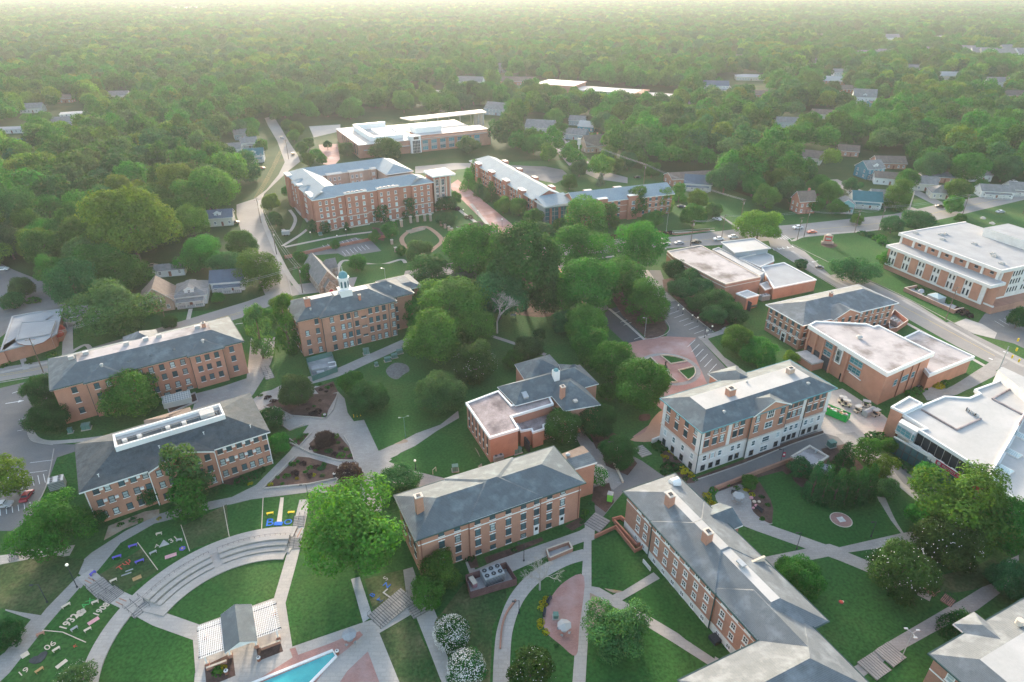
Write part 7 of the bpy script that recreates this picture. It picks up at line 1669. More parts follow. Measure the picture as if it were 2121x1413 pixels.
for (px,py,l,rz) in [(1003,668,'pinkish picnic bench under the dark oaks',10),(1063,656,'pale bench on the shaded lawn',5)]: bench(px,py,rz,l,'paint_pink' if px<1010 else 'flat_grey',2.)
# ------------------------------------------------- shrubs in the beds, each a thing
SHM=[crown('shrub',420,.15,900+i) for i in range(3)]
def shrub(px,py,w,m,lb,group,hh=.8,name='shrub'):
    x,y=G(px,py); rad=w/F*depth(x,y)/2*1.3; o=bpy.data.objects.new(name,random.choice(SHM)); col.objects.link(o); o.location=(x,y,gz(x,y)); o.scale=(rad,rad,rad*hh); o.rotation_euler=(0,0,random.random()*6); o.material_slots[0].link='OBJECT'; o.material_slots[0].material=MATS[m]; tag(o,lb,'shrub',group)
C={'g':('leaf_mid','green'),'d':('leaf_deep','dark green'),'p':('leaf_purple','purple-leaved'),'y':('leaf_gold','golden'),'b':('leaf_bright','bright green'),'s':('leaf_grey','grey-green')}
BEDS=[('plum tree bed on the plaza',[(646,928,11,'p'),(655,933,9,'g'),(695,905,14,'b'),(700,918,9,'g'),(681,935,14,'d'),(707,929,12,'p'),(717,932,11,'b'),(707,945,17,'b'),(694,942,12,'p'),(725,945,10,'g'),(660,922,7,'s')]),
('long triangular bed on the plaza',[(606,962,14,'g'),(617,957,8,'g'),(628,962,13,'p'),(611,982,16,'p'),(594,988,14,'g'),(575,990,9,'g'),(633,978,9,'g'),(642,970,12,'g'),(655,968,12,'p'),(666,970,15,'d'),(672,962,10,'g'),(641,986,14,'p'),(650,985,9,'y'),(615,992,8,'y'),(560,1004,11,'y'),(585,1003,8,'g'),(668,986,9,'s')]),
('mulched bed around the round plaza tree',[(555,825,13,'p'),(566,832,13,'p'),(540,820,9,'g'),(672,862,12,'g'),(655,855,20,'p'),(645,858,12,'p'),(638,848,8,'p'),(663,830,7,'p'),(651,842,7,'d'),(687,800,10,'p'),(678,804,10,'g'),(665,808,8,'p'),(662,797,8,'g'),(676,812,7,'p')]),
('small bush bed at the plaza corner',[(609,918,12,'g'),(622,911,16,'g'),(629,902,9,'g'),(637,902,9,'g')]),
('curved golden hedge behind the brick crescent',[(1131,1242,13,'y'),(1126,1251,16,'y'),(1120,1262,13,'y'),(1120,1290,16,'y'),(1118,1298,12,'y'),(1131,1310,14,'y'),(1152,1338,9,'d')]),
('golden shrub bed left of the patio wall',[(1478,1018,18,'b'),(1465,1028,18,'y'),(1462,1038,16,'b'),(1472,1045,18,'y'),(1484,1052,13,'b')]),
('mulched bed right of the patio',[(1526,1012,12,'b'),(1545,1015,11,'y'),(1558,1025,11,'y'),(1577,1030,11,'d'),(1590,1047,10,'g'),(1578,1075,11,'g'),(1507,1005,9,'g')]),
('garden bed left of the stone hall',[(1366,928,30,'d'),(1390,922,20,'d'),(1388,935,10,'y'),(1396,940,10,'y'),(1380,948,11,'y'),(1405,932,9,'y'),(1372,945,9,'y'),(1400,950,10,'s'),(1385,958,12,'s')]),
('bed in front of the stone hall doorway',[(1388,975,36,'d'),(1410,968,18,'d'),(1415,976,20,'y'),(1430,985,16,'y'),(1420,992,12,'s'),(1440,995,10,'s')]),
('front bed of the lower-left dormitory',[(500,1000,26,'d'),(530,985,22,'d'),(545,975,16,'d'),(519,1003,10,'y'),(510,1005,6,'s'),(455,1015,22,'d'),(330,1075,9,'y'),(290,1080,12,'g'),(275,1078,14,'d'),(250,1088,12,'g')]),
('foundation bed of the centre dormitory',[(973,1158,20,'d'),(1207,1083,11,'d'),(1065,1140,12,'d'),(1225,1045,12,'d'),(1212,1062,14,'g'),(1208,1072,12,'g')]),
('street-side lawn of the curved-porch building',[(108,737,20,'b'),(62,751,16,'b'),(12,752,20,'b'),(5,760,14,'b'),(160,668,14,'d'),(190,678,12,'d')]),
('pergola bed',[(452,1393,22,'b'),(462,1387,18,'y'),(447,1386,16,'b')]),
('hedge beside the auditorium extension',[(1942,801,22,'y'),(1955,793,20,'b'),(1900,812,22,'b'),(1887,818,22,'b'),(1912,806,14,'g')]),
('slope behind the dining hall glass',[(1857,960,26,'d'),(1875,968,26,'d'),(1893,980,24,'d'),(1845,918,22,'d'),(1905,995,20,'d')]),
('library lawn hedges',[(1785,485,18,'d'),(1795,487,18,'d'),(1805,490,18,'d'),(1820,495,26,'g'),(1830,505,24,'g'),(1905,602,20,'d'),(1920,612,20,'d'),(1950,622,20,'g'),(1965,630,18,'g'),(1990,648,26,'p'),(2003,655,22,'p')]),
('hedge row along the main road',[(1272,492,14,'p'),(1282,490,14,'p'),(1293,489,12,'p'),(1375,484,14,'p'),(1388,484,14,'p'),(945,435,16,'p'),(972,452,16,'p')])]
OR=['first','second','third','fourth','fifth','sixth','seventh','eighth','ninth','tenth','eleventh','twelfth','thirteenth','fourteenth','fifteenth','sixteenth','seventeenth']
for bn_,L_ in BEDS:
    cnt={}
    for c in L_: cnt[c[3]]=cnt.get(c[3],0)+1
    seen={}
    for (px,py,w,k) in sorted(L_,key=lambda c:c[0]):
        seen[k]=seen.get(k,0)+1; nm=C[k][1]; lb=('only %s shrub in the %s'%(nm,bn_)) if cnt[k]==1 else ('%s %s shrub from the left, %s'%(OR[seen[k]-1],nm,bn_))
        shrub(px,py,w,C[k][0],lb,'shrubs of the '+bn_)
T(730,1108,212,'spread','leaf_bright','huge yellow-green oak left of the front centre dormitory',.92,trunk=.22)
T(905,1178,92,'spread','leaf_bright','vivid green tree hiding the left corner of the front centre dormitory',1.,trunk=.3)
T(888,1228,74,'round','leaf_bright','green tree at the head of the steps, below the vivid green one',.9,trunk=.2)
T(935,1312,72,'round','leaf_deep','upper of two white-flowering crape myrtles beside the lower path',1.05,bl=BLOD[0],name='crape_myrtle',trunk=.1)
T(966,1384,76,'round','leaf_deep','lower of two white-flowering crape myrtles, bottom edge',1.,bl=BLOD[0],name='crape_myrtle',trunk=.1)
T(1100,1392,98,'round','leaf_magnolia','magnolia with few white blooms inside the curved path, bottom edge',.9,bl=BLO[1],name='magnolia_tree',trunk=.1)
T(1285,1305,128,'spread','leaf_grey','feathery yellow-green tree on the lawn between two crossing paths',.8,trunk=.15)
T(1648,1196,98,'round','leaf_mid','rounded feathery tree alone on the lawn behind the diagonal dormitory',.85,trunk=.08)
T(1868,1182,128,'round','leaf_magnolia','sunlit magnolia dotted with blooms above the brick steps',1.0,bl=BLO[0],name='magnolia_tree',trunk=.12)
T(1962,1126,118,'round','leaf_magnolia','magnolia dotted with blooms, right of the sunlit magnolia',1.05,bl=BLO[0],name='magnolia_tree',trunk=.12)
T(2010,1050,190,'spread','leaf_bright','huge spreading oak in front of the dining hall, right edge',.85,trunk=.25)
T(2095,1090,120,'round','leaf_mid','green oak at the right edge beside the huge spreading one',1.,trunk=.2)
T(1925,1070,80,'round','leaf_mid','smaller green tree under the left side of the huge spreading oak',.9,trunk=.15)
T(2095,1205,90,'round','leaf_deep','dark tree at the right edge above the bottom-right hall',.9,trunk=.1)
T(1990,1290,66,'cone','leaf_deep','bushy dark conifer at the corner of the bottom-right hall',.9,name='conifer',trunk=.02)
for i,(x,y) in enumerate([(1690,998),(1712,1006),(1736,1012),(1758,1012),(1782,1010),(1803,1003)]):
    T(x,y-2,36,'cone','leaf_deep','conical evergreen in the clipped row behind the curved lawn',2.5,group='conical evergreens in a row behind the curved lawn',name='conical_evergreen',trunk=.02)
T(1662,972,52,'round','leaf_deep','dark round tree in front of the utility block',.95,trunk=.1)
T(1752,948,44,'cone','leaf_deep','broad dark conical evergreen beside the green transformer',1.6,name='conical_evergreen',trunk=.03)
T(1796,935,50,'tall','leaf_mid','upright loose tree left of the dining hall walk',1.1,trunk=.2)
T(1828,968,52,'spread','leaf_yellow','sparse yellowish young tree left of the dining hall walk',1.1,trunk=.2)
T(1843,925,32,'round','leaf_mid','small light tree against the dining hall glass corner',1.2,trunk=.2)
T(1836,1010,42,'spread','leaf_grey','sparse grey-green young tree at the end of the evergreen row',1.2,trunk=.25)
T(1916,990,50,'tall','leaf_mid','dense upright tree in front of the balcony banner',1.15,trunk=.15)
T(1822,910,56,'shrub','leaf_deep','tall dark shrub mass at the brick corner of the dining hall',.8,cat='shrub',name='shrub')
T(1553,1000,34,'round','leaf_bright','small round bright tree in the mulch bed by the patio',1.,trunk=.12)
T(1283,935,76,'round','leaf_deep','dark round tree beside the stone steps and red banner lamp',.85,trunk=.12)
T(1238,985,42,'round','leaf_mid','white-flowering small tree at the right end of the front centre dormitory',1.2,bl=BLOD[0],name='crape_myrtle',trunk=.15)
T(1166,888,78,'round','leaf_magnolia','magnolia with white blooms beside the music hall low roof',1.05,bl=BLO[0],name='magnolia_tree',trunk=.12)
T(1237,872,84,'round','leaf_deep','dark tree right of the magnolia by the music hall',.8,trunk=.2)
T(1256,812,38,'round','leaf_mid','small green tree at the corner of the music hall roof',1.,trunk=.2)
T(1330,800,118,'round','leaf_mid','largest round tree at the roundabout, in front of the white flat roofed hall',.95,trunk=.22)
T(1268,752,94,'round','leaf_mid','round tree second along the row left of the roundabout',1.05,trunk=.22)
T(1222,716,84,'round','leaf_mid','round tree third along the row left of the roundabout',1.,trunk=.22)
T(1213,668,92,'round','leaf_bright','lighter round tree at the far end of the row left of the roundabout',.85,trunk=.22)
T(1095,722,64,'round','leaf_grey','grey-green rounded tree behind the music hall',.85,trunk=.15)
T(1065,745,45,'round','leaf_mid','small green tree directly behind the music hall corner',.9,trunk=.1)
T(1118,695,26,'round','leaf_deep','small dark tree beside the shaded lawn',1.2,trunk=.15)
T(1340,628,84,'tall','leaf_mid','tall full tree on the mulched island above the roundabout',.95,trunk=.22)
T(1222,592,126,'round','leaf_mid','broad tree left of the dark parking strip',.9,trunk=.25)
T(1292,585,94,'tall','leaf_mid','tree between the broad one and the tall island tree',.9,trunk=.22)
T(1326,512,102,'spread','leaf_mid','wide tree beside the main road left of the pink-roofed block',1.05,trunk=.3)
T(1208,515,118,'spread','leaf_mid','wide tree at the top of the drive near the main road',.85,trunk=.3)
T(1212,452,88,'tall','leaf_bright','tall light green tree in front of the glass atrium',.85,trunk=.2)
T(1262,450,44,'tall','leaf_mid','slim mid green tree right of the tall light green one',1.1,trunk=.15)
T(1085,555,150,'round','leaf_deep','massive dark oak in the wooded middle of campus',1.2,trunk=.25)
T(988,530,132,'round','leaf_mid','oak with yellow-lit top left of the massive dark oak',1.0,trunk=.25)
T(1035,612,116,'round','leaf_deep','dark oak below and between the two largest campus oaks',1.,trunk=.2)
T(893,572,92,'tall','leaf_deep','dark upright evergreen right of the cupola hall',.8,trunk=.15)
T(1128,615,80,'round','leaf_deep','dark tree at the right side of the shaded grove',.95,trunk=.15)
T(962,585,60,'tall','leaf_blue','bluish tree in front of the dark oaks',1.,trunk=.15)
T(1004,592,46,'tall','leaf_blue','small bluish tree beside the pale bare tree',1.,trunk=.15)
T(870,525,58,'round','leaf_grey','olive-coloured tree in the brick-path garden',1.,trunk=.2)
T(932,628,152,'round','leaf_bright','big bright green tree right of the cupola hall',.7,trunk=.3)
T(903,700,116,'round','leaf_bright','bright green tree below the big bright one',1.,trunk=.2)
T(985,752,82,'tall','leaf_magnolia','tall magnolia dotted white beside the shaded lawn',1.0,bl=BLO[0],name='magnolia_tree',trunk=.12)
T(908,820,104,'round','leaf_grey','broad grey-green tree on the lawn left of the music hall',.92,trunk=.1)
T(762,822,84,'round','leaf_deep','dark green tree at the north end of the plaza',.8,trunk=.15)
T(728,795,56,'round','leaf_mid','mid green tree touching the dark one at the plaza',.9,trunk=.15)
T(614,812,72,'round','leaf_grey','round grey-green tree in the mulched bed at the plaza',1.1,trunk=.12)
T(535,690,56,'pine','leaf_grey','left of two tall pines between the dormitory and cupola hall',1.7,name='pine_tree',trunk=.5)
T(590,672,62,'pine','leaf_mid','right of two tall pines between the dormitory and cupola hall',1.7,name='pine_tree',trunk=.45)
T(552,655,44,'round','leaf_mid','low tree behind the two tall pines',.9,trunk=.2)
T(585,630,50,'round','leaf_yellow','yellowish tree at the street corner behind the cupola hall',.8,trunk=.1)
T(525,660,40,'round','leaf_mid','small tree at the right end of the long left dormitory',1.2,trunk=.1)
T(272,818,108,'round','leaf_bright','bright tree with yellow top in front of the long left dormitory',.95,trunk=.15)
T(88,812,70,'round','leaf_deep','dark evergreen at the left end of the long dormitory, nearer the road',1.05,trunk=.08)
T(95,868,82,'round','leaf_deep','dark evergreen at the left end of the long dormitory, nearer the lot',.85,trunk=.08)
T(385,985,96,'pine','leaf_grey','sparse tall pine in front of the lower-left dormitory',1.25,name='pine_tree',trunk=.35)
T(392,1030,84,'pine','leaf_mid','lower spreading pine beside the sparse tall one',1.,name='pine_tree',trunk=.3)
T(112,1085,140,'spread','leaf_mid','large pine with yellow-lit top, left of the amphitheatre',.85,name='pine_tree',trunk=.42)
T(22,985,80,'pine','leaf_yellow','yellow-lit pine beside the left parking lot',.85,name='pine_tree',trunk=.8)
T(312,1025,50,'round','leaf_deep','dark shrubby tree against the lower-left dormitory, right one',1.05,trunk=.05)
T(198,1076,46,'round','leaf_deep','dark shrubby tree at the corner of the lower-left dormitory',.95,trunk=.05)
T(5,1318,72,'round','leaf_deep','dark bushy tree at the left edge beside the path',.8,trunk=.05)
T(150,1408,80,'spread','leaf_grey','flowering bush-like tree at the bottom-left edge',.6,bl=BLO[1],trunk=.1)
T(824,1002,92,'round','leaf_deep','broad dark evergreen at the left end of the slate-roofed centre dormitory',.62,trunk=.05)
T(722,984,60,'round','leaf_purple','dark purplish tree at the south side of the plaza',.95,trunk=.1)
T(674,912,48,'round','leaf_purple','dark purple-leaved tree in the triangular plaza bed',.8,name='plum_tree',trunk=.05)
T(578,920,46,'round','leaf_mid','small green tree at the right corner of the lower-left dormitory',1.05,trunk=.08)
T(562,868,58,'round','leaf_deep','dark tree between the plaza steps and the lower-left dormitory',.8,trunk=.08)
T(1527,705,64,'round','leaf_bright','left tree of the pair above the slate-roofed stone hall',1.,trunk=.12)
T(1575,732,72,'round','leaf_mid','right tree of the pair above the slate-roofed stone hall',.85,trunk=.12)
T(1640,740,34,'round','leaf_yellow','small yellowish bush-like tree by the auditorium canopy',.9,trunk=.05)
for i,(x,y,w) in enumerate([(1400,560,54),(1432,580,58),(1412,600,56),(1455,598,52),(1482,622,60),(1450,632,54),(1508,640,56),(1478,655,52),(1525,660,46)]):
    T(x,y,w,'round','leaf_deep','dark rounded tree in the dense row along the pink-roofed block',.8,group='dark trees along the pink-roofed block',trunk=.12)
T(1573,467,88,'round','leaf_yellow','yellow-green dome-shaped tree at the road junction',.78,trunk=.2)
T(1318,422,50,'tall','leaf_mid','tall narrow tree in front of the blue roofed road-side wing',1.25,trunk=.1)
T(1372,418,44,'tall','leaf_yellow','pale yellowish tree near the end of the blue roofed wing',1.15,trunk=.12)
T(1350,455,44,'round','leaf_mid','small tree below the pale yellowish one',.9,trunk=.12)
T(1407,402,30,'tall','leaf_mid','slim green tree at the far end of the blue roofed wing',1.3,trunk=.12)
T(1436,448,54,'round','leaf_mid','light-topped round tree on the corner lawn',.95,trunk=.1)
T(1445,412,44,'round','leaf_yellow','yellowish tree behind the corner lawn',.9,trunk=.12)
T(1478,436,36,'round','leaf_grey','pink-tinged crape myrtle on the corner by the side road',1.,name='crape_myrtle',trunk=.15)
T(984,352,28,'cone','leaf_mid','light conical tree at the top of the brick street',1.4,name='conical_evergreen',trunk=.03)
T(970,372,32,'cone','leaf_mid','conical tree in front of the blue roofed wing, farthest left',1.3,name='conical_evergreen',trunk=.03)
T(1018,398,28,'cone','leaf_deep','dark conical tree against the blue roofed wing',1.4,name='conical_evergreen',trunk=.03)
T(993,388,22,'cone','leaf_deep','slimmer dark conical tree against the blue roofed wing',1.6,name='conical_evergreen',trunk=.03)
T(1042,425,34,'round','leaf_bright','first bright street tree beside the brick street',1.15,trunk=.12)
T(1075,430,38,'round','leaf_bright','second bright street tree beside the brick street',1.1,trunk=.12)
T(1104,452,42,'round','leaf_mid','street tree in front of the atrium, left',1.,trunk=.12)
T(1122,480,58,'round','leaf_deep','dark tree in front of the atrium',.7,trunk=.1)
T(1158,465,28,'round','leaf_mid','small tree at the right foot of the atrium',1.1,trunk=.1)
T(848,432,34,'tall','leaf_deep','right dark evergreen against the courtyard dormitory',1.25,name='evergreen_tree',trunk=.06)
T(791,445,32,'tall','leaf_deep','left dark evergreen against the courtyard dormitory',1.2,name='evergreen_tree',trunk=.06)
T(808,480,36,'round','leaf_mid','mid green tree below the two dark evergreens',1.2,trunk=.1)
T(775,490,22,'round','leaf_mid','small tree at the corner of the handicapped parking',1.4,trunk=.1)
T(694,508,18,'round','leaf_mid','small tree on the parking divider beside the chapel',1.4,trunk=.15)
T(674,473,22,'tall','leaf_deep','dark conical shrub-tree at the dormitory left corner',1.1,trunk=.03)
T(648,470,32,'round','leaf_deep','magnolia-like tree at the dormitory left corner',.9,trunk=.03)
T(718,470,14,'cone','leaf_deep','small dark conical evergreen at the dormitory entrance',1.3,name='conical_evergreen',trunk=.03)
T(922,420,48,'round','leaf_deep','dark tree at the foot of the white-roofed tower',.7,trunk=.1)
T(942,412,28,'round','leaf_mid','lighter tree at the right foot of the white-roofed tower',1.1,trunk=.1)
T(925,455,40,'round','leaf_deep','dark low tree between the tower and brown pavilion',.7,trunk=.08)
T(560,420,36,'round','leaf_yellow','yellow-lit tree between the street and courtyard dormitory',1.1,trunk=.06)
T(570,455,32,'round','leaf_deep','dark tree below the yellow-lit one by the street',1.1,trunk=.06)
T(595,398,24,'round','leaf_mid','small tree on the triangular grass by the courtyard dormitory',1.1,trunk=.1)
T(620,535,28,'round','leaf_mid','upper of two small trees left of the chapel',1.1,trunk=.08)
T(640,564,38,'round','leaf_mid','lower of two small trees left of the chapel',1.,trunk=.08)
T(738,545,38,'round','leaf_mid','round tree right of the chapel path',1.,trunk=.08)
T(832,520,24,'round','leaf_mid','small tree at the brick garden loop',1.,trunk=.08)
T(800,310,66,'round','leaf_mid','dark-topped tree in front of the science building',.72,trunk=.12)
T(678,300,18,'round','leaf_deep','small clipped round tree on the science plaza',1.,trunk=.35)
T(718,310,34,'round','leaf_grey','grey-green tree at the corner of the science building',.9,trunk=.06)
T(655,320,26,'round','leaf_mid','tree row by the science plaza, nearest',.95,trunk=.1)
T(640,298,24,'round','leaf_mid','tree row by the science plaza, middle',1.1,trunk=.1)
T(615,268,26,'round','leaf_bright','tree row by the science plaza, farthest',1.3,trunk=.1)
T(970,300,46,'round','leaf_grey','loose grey-green tree at the right end of the science building',.85,trunk=.12)
T(1105,300,44,'round','leaf_mid','round tree above the small car park',1.05,trunk=.1)
T(1137,320,26,'round','leaf_bright','small bright tree at the small car park',1.25,trunk=.12)
T(1078,298,20,'round','leaf_yellow','small yellowish tree above the small car park',1.2,trunk=.1)
T(1245,372,18,'cone','leaf_blue','blue spruce behind the blue roofed wing',1.4,name='blue_spruce',trunk=.03)
T(1180,378,34,'round','leaf_mid','tree in the triangle garden between the two blue roofed wings',1.,trunk=.1)
T(1252,345,46,'round','leaf_yellow','yellow-topped tree behind the road-side wing',.95,trunk=.12)
T(1200,350,38,'round','leaf_grey','grey-green tree beside the white sign mast',1.,trunk=.12)
T(1185,310,36,'round','leaf_mid','tree in front of the gabled brick house behind the dormitory',1.1,trunk=.12)
T(1768,560,90,'spread','leaf_deep','dark tree beside the right street opposite the library',.62,trunk=.1)
T(1900,458,66,'round','leaf_deep','dark broad tree behind the library',.7,trunk=.1)
T(1848,468,46,'round','leaf_deep','dark small tree left of the broad one behind the library',.85,trunk=.1)
T(1862,408,52,'tall','leaf_bright','tall yellow-green tree among the houses right',1.1,trunk=.15)
T(1718,400,44,'round','leaf_bright','bright tree beside the red brick house',1.2,trunk=.12)
T(1735,430,40,'round','leaf_mid','mid green tree beside the narrow white house',.9,trunk=.1)
T(1697,385,46,'round','leaf_mid','green tree behind the red brick house',1.,trunk=.15)
T(1845,540,48,'round','leaf_mid','round bush-like tree at the library corner',.85,trunk=.04)
T(1660,548,26,'round','leaf_deep','small dark tree beside the right street',.9,trunk=.06)
T(1587,408,56,'round','leaf_bright','bright round tree behind the corner lawn',1.,trunk=.1)
T(1990,452,24,'round','leaf_mid','small tree behind the library roof edge',.8,trunk=.1)
T(2110,660,40,'round','leaf_deep','tree at the right edge in front of the library lot',1.3,trunk=.15)
T(534,562,86,'tall','leaf_bright','light green tree leaning over the left street',.85,trunk=.2)
T(428,400,110,'round','leaf_bright','vivid green open-crowned tree left of the street bend',.95,trunk=.25)
T(268,470,165,'round','leaf_yellow','largest yellow-topped oak in the left woods',.98,trunk=.25)
T(175,495,92,'round','leaf_bright','vivid yellow-green tree left of the largest oak',1.,trunk=.25)
T(105,445,60,'tall','leaf_mid','upright tree left of the vivid yellow-green one',1.1,trunk=.2)
T(240,570,120,'round','leaf_mid','dome-shaped tree above the small left houses',.75,trunk=.25)
T(232,638,150,'spread','leaf_grey','wide open-branched tree in front of the small left houses',.8,trunk=.22)
T(150,590,92,'round','leaf_deep','dark green tree beside the left car park',1.3,trunk=.15)
T(90,520,80,'round','leaf_mid','tree at the left woods edge near the back lot',1.1,trunk=.2)
T(410,520,100,'spread','leaf_mid','broad light tree behind the white garage',.85,trunk=.2)
T(468,555,70,'round','leaf_deep','dark tree between the broad one and the leaning street tree',.95,trunk=.15)
T(500,505,62,'round','leaf_mid','round tree beside the left street, above the leaning one',.9,trunk=.2)
T(45,598,48,'round','leaf_grey','pink-blooming crape myrtle beside the left car park',1.05,name='crape_myrtle',trunk=.1)
T(24,625,46,'round','leaf_deep','small dark tree at the left edge by the driveway',.9,trunk=.05)
T(70,622,34,'shrub','leaf_mid','low round bush beside the left car park',.7,cat='shrub',name='shrub')
T(510,348,52,'tall','leaf_deep','dark tree beside the green-roofed house',1.1,trunk=.15)
T(452,618,28,'round','leaf_mid','round bush-tree right of the white porch house',.9,trunk=.05)
T(352,668,34,'round','leaf_deep','dark round bush-tree by the street in front of the tudor house',.85,trunk=.05)

T(978,682,88,'round','leaf_bright','bright tree touching the big bright green ones, right side',1.,trunk=.15)
T(1165,610,76,'round','leaf_mid','mid green tree filling the gap right of the shaded grove',1.,trunk=.15)
T(1172,668,56,'round','leaf_deep','dark low tree at the edge of the shaded lawn',.9,trunk=.12)
T(868,648,70,'round','leaf_mid','mid green tree at the right wall of the cupola hall',1.,trunk=.15)
_ro=random.Random(5)
for i,(x,y,w,k) in enumerate([(520,262,34,'leaf_mid'),(542,300,24,'leaf_mid'),(497,266,36,'leaf_deep'),(596,262,26,'leaf_mid'),(608,282,24,'leaf_bright'),(626,308,26,'leaf_mid'),(638,332,28,'leaf_bright'),(667,330,22,'leaf_mid')]):
    T(x,y,w,'round',k,['tree left of the top of the left street','small tree between the street and the side-street houses','dark tree behind the side-street houses','tree at the top right edge of the left street','bright tree beside the upper left street','tree beside the left street opposite the cars','bright bushy tree near the street bend','small tree at the front of the science plaza'][i],1.1,trunk=.15)
for i in range(30):
    x=585+i*19.5+_ro.uniform(-6,6); y=212+_ro.uniform(-12,12)-(8 if x>740 else 0)
    T(x,y,_ro.uniform(36,56),_ro.choice(['round','spread','round']),_ro.choice(['leaf_mid','leaf_deep','leaf_bright','leaf_mid']),'broadleaf tree in the belt directly behind the science building',_ro.uniform(.85,1.1),group='trees directly behind the science building',trunk=.15)
for i,(x,y,w) in enumerate([(1055,262,34),(1075,280,28),(1058,285,22),(1160,270,34),(1150,245,40),(1250,255,46),(1235,290,30),(1275,345,34),(1300,335,40),(1350,352,36),(1262,320,36)]):
    T(x,y,w,'round',['leaf_mid','leaf_bright','leaf_deep'][i%3],'broadleaf tree among the houses behind the blue-roofed wings',1.,group='trees among the houses behind the blue-roofed wings',trunk=.15)
for i,(x,y,w) in enumerate([(1690,425,36),(1765,385,34),(1775,455,26),(1880,372,44),(1930,345,60),(1985,395,50),(2005,350,70),(2080,350,60),(1975,425,40),(2030,385,30),(1640,395,60),(1610,375,56),(1560,385,50)]):
    T(x,y,w,'round',['leaf_mid','leaf_deep','leaf_bright'][i%3],'leafy tree in the gardens of the right-hand houses',1.,group='trees in the gardens of the right-hand houses',trunk=.15)
bare(1030,690,84,'pale leafless tree beside the shaded lawn',0)
bare(1118,1222,88,'pale nearly leafless tree beside the curved path',1)
NTREE=NT
random.seed(77)
# near woodland, every tree a thing
def inpoly(x,y,p):
    c=False
    for i in range(len(p)):
        x1,y1=p[i-1]; x2,y2=p[i]
        if (y1>y)!=(y2>y) and x<(x2-x1)*(y-y1)/(y2-y1)+x1: c=not c
    return c
CAMPUS=[G(*p) for p in [(-400,1600),(-400,620),(60,548),(130,620),(300,650),(330,545),(460,560),(560,600),(470,440),(490,415),(545,385),(560,330),(545,262),(600,262),(640,258),(720,238),(900,222),(1035,224),(1030,300),(1075,340),(1190,362),(1240,388),(1330,362),(1400,362),(1480,395),(1530,455),(1560,440),(1650,445),(1640,400),(1720,370),(1760,345),(1830,345),(1930,360),(2121,375),(2600,380),(2800,1700)]]
CLEAR=[]   # (x,y,r)
for x,y,r in HOUSE_SPOTS+[(*G(a,b_),30) for a,b_ in ((1160,186),(1200,190),(1240,194),(1280,198),(1320,200),(1355,202))]: CLEAR.append((x,y,r))
SIGHT=[(p[0],p[1]) for p in CLEAR]
def project(x,y,z):
    dz=z-H; f=y*C_-dz*S_; return CX+F*x/f, CY+F*(-(y*S_+dz*C_))/f
def blocked(x,y,r,h):
    if inpoly(x,y,CAMPUS): return True
    for cx,cy,cr in CLEAR:
        if (x-cx)**2+(y-cy)**2<(cr+r*.7)**2: return True
        # keep the line of sight to the house open
        d=math.hypot(cx,cy); ux,uy=cx/d,cy/d; t=x*ux+y*uy; 
        if 0<d-t<h*d/H*(1. if d<430 else .65):
            off=abs(-x*uy+y*ux)
            if off<cr*.55+r*.55: return True
    for (ax,ay,bx,by,wd) in ROADSEG:
        vx,vy=bx-ax,by-ay; L2=vx*vx+vy*vy; t=max(0,min(1,((x-ax)*vx+(y-ay)*vy)/L2)); 
        if math.hypot(x-ax-vx*t,y-ay-vy*t)<wd+r*.75: return True
        tt=y/ (ay+vy*t) if ay+vy*t>0 else 0
    for tx,ty,tr in TREESPOT:
        if (x-tx)**2+(y-ty)**2<(r*.7+tr*.7)**2: return True
    return False
TREESPOT=[]
for o in list(col.objects):
    if o.get('category')=='tree':
        cr=[c for c in o.children if c.name.startswith(('crown','branches'))]
        if cr: TREESPOT.append((o.location.x,o.location.y,cr[0].scale[0]))
def seg(pts,w):
    q=[G(*p) for p in pts]; return [(*a,*b,w) for a,b in zip(q,q[1:])]
ROADSEG=seg([(-100,770),(105,750),(300,700),(510,640)],8)+seg([(555,265),(600,320),(560,385),(515,425),(530,500),(585,600)],8)+seg([(1145,520),(1400,500),(1530,490),(1660,478),(1850,459),(1960,436),(2121,400)],9)+seg([(1485,440),(1545,475)],6)+seg([(1100,255),(1180,310),(1250,362)],6)+seg([(1498,165),(1530,200),(1555,215)],7)+seg([(1720,372),(1900,440)],6)
cand=[]
y=150.
while y<900:
    hw=(CX+260)/F*(y*C_+H*S_)
    x=-hw
    st=12.2 if y<420 else 14.
    while x<hw:
        jx=x+random.uniform(-.36,.36)*st; jy=y+random.uniform(-.36,.36)*st; r=random.choice([5,6.4,7.6,9.,10.5]); cand.append((jx,jy,r)); x+=st
    y+=st*.86
placed=[]
for (x,y,r) in cand:
    if blocked(x,y,r,r*2.4): continue
    placed.append((x,y,r))
placed.sort(key=lambda p:math.hypot(p[0],p[1]))
NEARN=max(0,298-NTREE)
WL={'l':'left of the long street','m':'behind the courtyard dormitory and science building','r':'right of the blue-roofed wings'}
LEAFS=[('leaf_mid','mid green'),('leaf_bright','bright green'),('leaf_deep','dark green'),('leaf_yellow','yellow-topped'),('leaf_grey','grey-green'),('leaf_mid','mid green')]
for (x,y,r) in placed[:NEARN]:
    px,py=project(x,y,8); zone='l' if px<590 else ('m' if px<1070 else 'r'); lm,lw=random.choice(LEAFS); kd=random.choice(['round','round','spread','tall'])
    T(0,0,0,kd,lm,'%s broadleaf tree in the near woods %s'%(lw,WL[zone]),random.uniform(.85,1.15) if kd!='tall' else 1.25,world=(x,y,r),group='%s trees in the near woods %s'%(lw,WL[zone]),trunk=.3)
